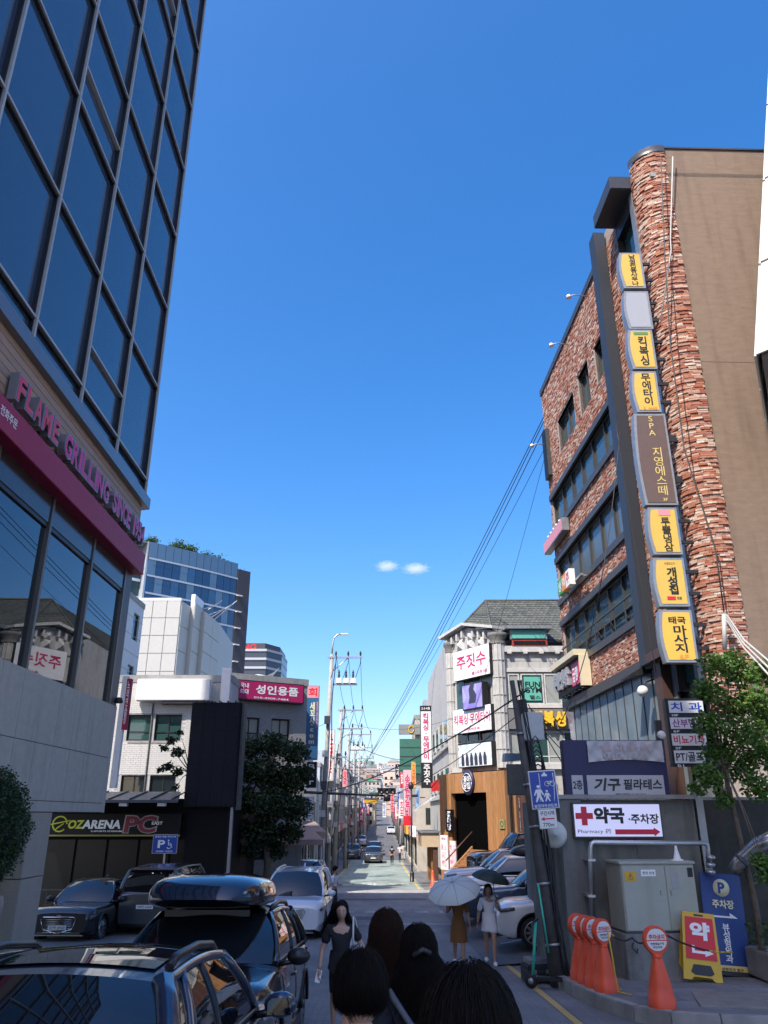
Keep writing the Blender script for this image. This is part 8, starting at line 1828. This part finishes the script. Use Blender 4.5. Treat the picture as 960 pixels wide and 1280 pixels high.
def person(label, loc, rz, H=1.66, top=None, topm=None, skinm=SKIN, hairm=HAIRB, hl=0., legs=None, arms=None, bottom=None, botm=None, shoes=None, stride=.12, lean=0., detail=True, sleeve=.5, wind=(0, 0, 0), fem=True, hn=600, hat=None, group=None, hw=0., hwave=.008, look=0., htilt=0., facing=1, neckline=True):
    """faces -y of its own frame; arms = ((elbow, hand), (elbow, hand)) as offsets from the shoulder for x < 0 and x > 0"""
    T = thing('person', label, 'person', loc, rz, group); k = H/1.66; sh = .165 if fem else .19; hz = .86*k; cz = 1.26*k; sz = 1.345*k
    foot = []; nodes = [(0, 0, hz+.04, .115*k, .09*k), (0, .0, 1.0*k, .10*k, .078*k), (0, -.005+lean*.3, 1.15*k, .112*k, .085*k), (0, lean*.6, 1.29*k, .115*k, .08*k), (0, lean*.8+.01, 1.385*k, .05*k, .05*k), (0, lean, 1.42*k, .047*k, .048*k), (0, lean-.01, 1.47*k, .05*k, .055*k)]; edges = [(0, 1), (1, 2), (2, 3), (3, 4), (4, 5), (5, 6)]
    LG = {}
    for sx in (-1, 1):
        st = stride*sx; b = len(nodes); hip = (sx*.085*k, 0, hz); kn = (sx*.085*k, -st*.6-.015, .48*k); an = (sx*.08*k, -st*1.0+.03, .09*k+(.05 if st < 0 else 0)); 
        pts = [(*hip, .088*k), (*lerp3(hip, kn, .5), .072*k), (*kn, .05*k), (*lerp3(kn, an, .35), .052*k), (*lerp3(kn, an, .75), .037*k), (*an, .032*k), (sx*.085*k, an[1]-.06, an[2]-.055, .034*k, .026*k), (sx*.095*k, an[1]-.15, an[2]-.068, .034*k, .02*k)]
        nodes += pts; edges += [(0, b)]+[(b+i, b+i+1) for i in range(7)]; LG[sx] = (hip, kn, an)
    AR = {}
    arms = arms or (((-.06, .0, -.27), (-.09, -.03, -.50)), ((.06, .0, -.27), (.09, -.03, -.50)))
    for i, sx in enumerate((-1, 1)):
        b = len(nodes); S = (sx*sh*k, lean*.6, sz-.02); el = tuple(S[j]+arms[i][0][j]*k for j in range(3)); ha = tuple(S[j]+arms[i][1][j]*k for j in range(3))
        nodes += [(*S, .052*k), (*lerp3(S, el, .5), .045*k), (*el, .038*k), (*lerp3(el, ha, .4), .037*k), (*lerp3(el, ha, .85), .026*k), (*ha, .022*k, .018*k)]; edges += [(3, b)]+[(b+j, b+j+1) for j in range(5)]; AR[sx] = (S, el, ha)
    body = skin(T, 'body', skinm, nodes, edges, 0, 2 if detail else 1)
    if detail:
        for sx in (-1, 1): S, el, ha = AR[sx]; d = Vector(ha)-Vector(el); hand(T, ha, d, (-sx, -.3, 0), k, skinm, .45, flip=sx)
    hc = (look*0, lean-.03*k, 1.535*k)
    head_mesh(T, hc, k, skinm, tilt=htilt, yaw=look)
    if hairm: hair(T, (hc[0], hc[1], hc[2]), k, hairm, hl*k, hn if detail else 150, wind, width=hw, wave=hwave)
    if topm:
        tn = [(0, 0, hz+.10, .135*k, .11*k), (0, 0, 1.02*k, .122*k, .098*k), (0, lean*.3, 1.15*k, .135*k, .105*k), (0, lean*.6, 1.28*k, .135*k, .095*k), (0, lean*.8+.01, 1.365*k, .085*k, .07*k)]
        te = [(0, 1), (1, 2), (2, 3), (3, 4)]
        for sx in (-1, 1):
            b = len(tn); S, el, ha = AR[sx]; tn += [(*S, .068*k), (*lerp3(S, el, min(1, sleeve)), .068*k)]; te += [(3, b), (b, b+1)]
            if sleeve > 1: tn.append((*lerp3(el, ha, sleeve-1), .045*k)); te.append((b+1, b+2))
        skin(T, 'top', topm, tn, te, 0, 2)
    if bottom == 'dress':       # a flared tube from the waist down
        L_ = .50*k; m = MB(); rows = []
        for i in range(9):
            t = i/8; z = (1.02*k)+(L_-1.02*k)*t; r = .13+.06*t+.02*math.sin(t*3)
            rows.append([((r*k)*(1+.06*math.sin(8*a+t*3)*t)*math.cos(a), (r*.8*k)*(1+.06*math.sin(8*a)*t)*math.sin(a)-stride*.2*t, z) for a in [2*math.pi*j/32 for j in range(32)]])
        m.grid(rows, closed=True); m.build('skirt', botm, T)
    elif bottom:                # shorts, bike shorts or trousers
        kk = {'shorts': .62, 'bike': .9, 'trousers': 1.9}[bottom]; bn = [(0, 0, hz+.13, .128*k, .10*k), (0, 0, hz+.03, .135*k, .108*k)]; be = [(0, 1)]
        for sx in (-1, 1):
            hip, kn, an = LG[sx]; w = {'shorts': .112, 'bike': .088, 'trousers': .095}[bottom]*k; b = len(bn); bn.append((*hip[:2], hip[2]-.02, w)); be.append((1, b))
            bn.append((*lerp3(hip, kn, min(1, kk)), w*(.98 if bottom == 'shorts' else .72))); be.append((b, b+1))
            if kk > 1: bn.append((*lerp3(kn, an, kk-1), w*.58)); be.append((b+1, b+2))
        skin(T, bottom if bottom != 'bike' else 'shorts', botm, bn, be, 0, 2)
    if shoes:
        for sx in (-1, 1):
            hip, kn, an = LG[sx]; m = MB(); m.sphere((0, 0, 0), 1, 14, 8); m.xf(Matrix.Translation((sx*.09*k, an[1]-.055, an[2]-.045)) @ Matrix.Diagonal((.05*k, .135*k, .05*k, 1))); m.build('shoe', shoes, T)
    T['_ar'] = 0; del T['_ar']; return T, AR, k
BLKC = M('black_cloth', (.012, .012, .014), .85, var=.2, bump=.15); WHC = M('white_cloth', (.70, .70, .72), .8, bump=.15); BRC = M('rust_brown_cloth', (.20, .085, .025), .85, var=.1, bump=.15); NVC = M('navy_cloth', (.014, .02, .035), .85, var=.15, bump=.1); GNC = M('green_cloth', (.02, .26, .09), .8, var=.15)
GREYC = M('grey_cloth', (.16, .15, .15), .85); LEA = M('white_leather', (.62, .60, .56), .5); DEN = M('dark_denim', (.03, .035, .05), .85, var=.1)
# woman walking towards the camera
Yw = 11.8; p = at(425, 1200, Yw)
W1_, AR, k_ = person('woman in black T-shirt and black shorts walking towards the camera with a white shoulder bag', (p.x+.01, Yw, g(Yw)), rad(4), 1.62, topm=BLKC, bottom='bike', botm=BLKC, hl=.30, wind=(.10, .12, .05), shoes=BLKC, stride=.10, sleeve=.75,
    arms=(((-.09, .02, -.26), (-.12, -.06, -.48)), ((.12, .10, -.22), (.20, .16, -.40))), hn=1100, look=rad(-4), htilt=rad(4))
hair(W1_, (-.09, .05, 1.51), .9, HAIRB, .30, 500, (-.14, .1, .04), name='blown_hair', front_open=False, volume=.62)
m = MB(); N = 24; m.grid([[((.142+.03*math.sin(a*5+t*2)*t+.03*t)*math.cos(a), (.118+.03*t)*math.sin(a), 1.03-.24*t*(1-.35*math.cos(a*2))) for a in [2*math.pi*j/N for j in range(N)]] for t in [i/6 for i in range(7)]], closed=True); m.build('tied_shirt', BLKC, W1_)
for sx in (-1, 1): m = MB(); m.tube([(0, -.14, 1.0), (sx*.03, -.17, .86), (sx*.06, -.16, .72)], [.02, .028, .012], 6); m.build('hanging_sleeve', BLKC, W1_)
def bag(lb, loc, rz, w, h, mt, strap):
    T = thing('shoulder_bag', lb, 'bag', loc, rz); rows = [[(w/2*(1-.25*t)*math.copysign(abs(math.cos(a))**.5, math.cos(a)), .055*math.copysign(abs(math.sin(a))**.7, math.sin(a)), -h*(1-t)) for a in [2*math.pi*j/20 for j in range(20)]] for t in [i/5 for i in range(6)]]
    m = MB(); m.grid(rows, closed=True); m.f.append(tuple(range(20))); m.sm.append(False); m.f.append(tuple(100+i for i in range(20))); m.sm.append(False); m.build('pouch', mt, T); m = MB(); m.tube(strap, .014, 6); m.build('strap', mt, T); return T
mW = W1_.matrix_basis
bag('white leather bag hanging from the shoulder of the woman in black', mW @ Vector((.24, .02, 1.03)), rad(8), .26, .20, LEA, [(-.07, -.04, .0), (-.09, -.10, .18), (-.08, -.03, .40), (-.05, .06, .36), (.02, .05, .1), (.05, .03, .0)])
hW_ = mW @ (Vector(AR[-1][2])+Vector((-.015, -.03, -.08)))
ph = thing('mobile_phone', 'white phone held low in the hand of the woman in black', 'phone', hW_); m = MB(); m.box(-.035, -.005, -.075, .035, .005, .075); m.build('body', WHITE, ph, bevel=.004)
ph.rotation_euler = (rad(-20), rad(12), 0)
# two people under umbrellas
Yu = 19.6; p = at(612, 1160, Yu)
U1, AR1, _ = person('woman in a white shirt and white shorts walking under the black umbrella', (p.x, Yu, g(Yu)), rad(-3), 1.62, topm=WHC, bottom='shorts', botm=WHC, hl=.10, shoes=WHITE, stride=.14, sleeve=.9, skinm=SKIN2, arms=(((-.07, .0, -.26), (-.11, -.05, -.48)), ((.09, -.03, -.22), (.02, -.20, -.06))), hn=350)
def hem(T, mt, z0, z1, r0, r1):
    m = MB(); m.grid([[((r0+(r1-r0)*t)*(1+.05*math.sin(6*a)*t)*math.cos(a), .8*(r0+(r1-r0)*t)*math.sin(a), z0+(z1-z0)*t) for a in [2*math.pi*j/28 for j in range(28)]] for t in [i/5 for i in range(6)]], closed=True); m.build('shirt_hem', mt, T)
hem(U1, WHC, 1.05, .68, .15, .185)
def umbrella(lb, hold, top, R_, dome, mt, tilt_, dark=BLACK):
    T = thing('umbrella', lb, 'umbrella', top); T.rotation_euler = tilt_; n = 8
    for k in range(n):
        a0, a1 = 2*math.pi*k/n, 2*math.pi*(k+1)/n; rows = []
        for i in range(7):
            t = i/6; r = R_*math.sin(t*1.35)/math.sin(1.35); z = dome*(math.cos(t*1.35)-math.cos(1.35))/(1-math.cos(1.35)); rows.append([(r*(1-.05*t*math.sin(math.pi*j/4))*math.cos(a0+(a1-a0)*j/4), r*(1-.05*t*math.sin(math.pi*j/4))*math.sin(a0+(a1-a0)*j/4), z-.04*t*math.sin(math.pi*j/4)*0) for j in range(5)])
        m = MB(); m.grid(rows); m.build('canopy_panel', mt, T); m = MB(); m.tube([rows[i][0] for i in range(7)], .006, 4); m.build('rib', dark, T)
    M_ = Matrix.Translation(top) @ T.rotation_euler.to_matrix().to_4x4(); hd = M_.inverted() @ Vector(hold); m = MB(); m.tube([(0, 0, dome+.06), hd*.5, hd], [.006, .008, .012], 6); m.build('shaft', dark, T); return T
h1 = U1.matrix_basis @ (Vector(AR1[1][2])+Vector((.0, -.04, .06))); umbrella('dark folding umbrella with a nearly black canopy held over the woman in white', h1, U1.matrix_basis @ Vector((.06, -.08, 1.72)), .44, .20, M('dark_green_nylon', (.012, .03, .028), .6), (rad(6), rad(12), 0))
Yv = 19.3; p = at(573, 1160, Yv)
U2, AR2, _ = person('woman in a long rust brown dress under the pale umbrella', (p.x, Yv, g(Yv)), rad(2), 1.60, topm=BRC, bottom='dress', botm=BRC, hl=.12, shoes=WHITE, stride=.12, sleeve=.9, skinm=SKIN2, arms=(((-.09, -.03, -.22), (-.06, -.18, -.05)), ((.07, .0, -.26), (.09, -.05, -.48))), hn=350)
h2 = U2.matrix_basis @ (Vector(AR2[-1][2])+Vector((0, -.04, .06))); umbrella('large pale white umbrella tilted towards the street', h2, U2.matrix_basis @ Vector((-.10, -.25, 1.50)), .60, .22, M('pale_nylon', (.50, .55, .53), .5), (rad(22), rad(-10), 0), GREYM)
# man in white shirt by the minivan
Ym = 31.; p = at(416, 1090, Ym)
person('man in a white shirt and dark trousers looking down at his phone beside the minivan', (p.x+.05, Ym, g(Ym)), rad(70), 1.72, topm=WHC, bottom='trousers', botm=DEN, hl=0, shoes=BLACK, stride=.06, sleeve=.8, fem=False, arms=(((-.05, -.02, -.27), (-.02, -.22, -.30)), ((.05, -.02, -.27), (.02, -.24, -.28))), hn=200, detail=False, lean=-.03, htilt=rad(-18))
for lb, px, Y, tm, bt, rz in (('far pedestrian in black walking up the middle of the sunlit street', 490, 83, BLKC, BLACK, 180), ('far pedestrian in a white top on the right of the street', 500, 88, WHC, DEN, 170), ('second far pedestrian in a pale top beside the parked bikes', 504, 92, WHC, WHC, 200)):
    p = at(px, 1070, Y); person(lb, (p.x, Y, g(Y)), rad(rz), 1.72, topm=tm, bottom='trousers', botm=bt if bt is not BLACK else BLKC, shoes=BLACK, fem=False, detail=False, stride=.15)
# people in front, seen from behind (they face up the street)
def back(label, px, py_top, Y, **k):
    H = k.get('H', 1.62); p = at(px, py_top, Y); z0 = p.z-H*1.008; T, A, kk = person(label, (p.x, Y, z0), math.pi+k.pop('turn', 0), **k); return T, A
T, A = back('person with short black hair and bare neck walking away at the bottom centre', 452, 1189, 3.05, H=1.58, topm=BLKC, bottom='trousers', botm=DEN, hl=0., hn=6500, shoes=BLACK, fem=False, turn=rad(8), sleeve=.9)
m = MB(); m.lathe([(.075, 1.30), (.068, 1.345), (.062, 1.35)], (0, .0, 0), 20, cap=False); m.build('collar', GREYC, T)
T, A = back('woman with long loose brown hair and a green top walking away', 483, 1138, 4.9, H=1.64, topm=GNC, bottom='trousers', botm=DEN, hairm=HAIRN, hl=.36, hn=6500, hw=.045, shoes=BLACK, turn=rad(-3))
T, A = back('woman with black hair in a navy top with a strap across her back', 524, 1157, 4.55, H=1.60, topm=NVC, bottom='trousers', botm=DEN, hl=.26, hn=6500, hw=.035, hwave=.022, shoes=BLACK, turn=rad(5), sleeve=1.0)
m = MB(); m.tube([(.17, .09, 1.34), (.08, .15, 1.22), (-.05, .15, 1.05), (-.16, .10, .95)], .016, 6); m.build('bag_strap', M('grey_strap', (.09, .10, .12), .7), T)
m = MB(); m.tube([(-.04, .105, 1.50), (0, .125, 1.52), (.045, .105, 1.49)], .014, 6); m.build('hair_clip', BLACK, T)
T, A = back('person with glossy black hair closest to the camera at the bottom edge', 585, 1213, 1.72, H=1.64, topm=BLKC, bottom='trousers', botm=DEN, hl=.0, hn=11000, shoes=BLACK, turn=rad(-6), fem=False, sleeve=1.0)
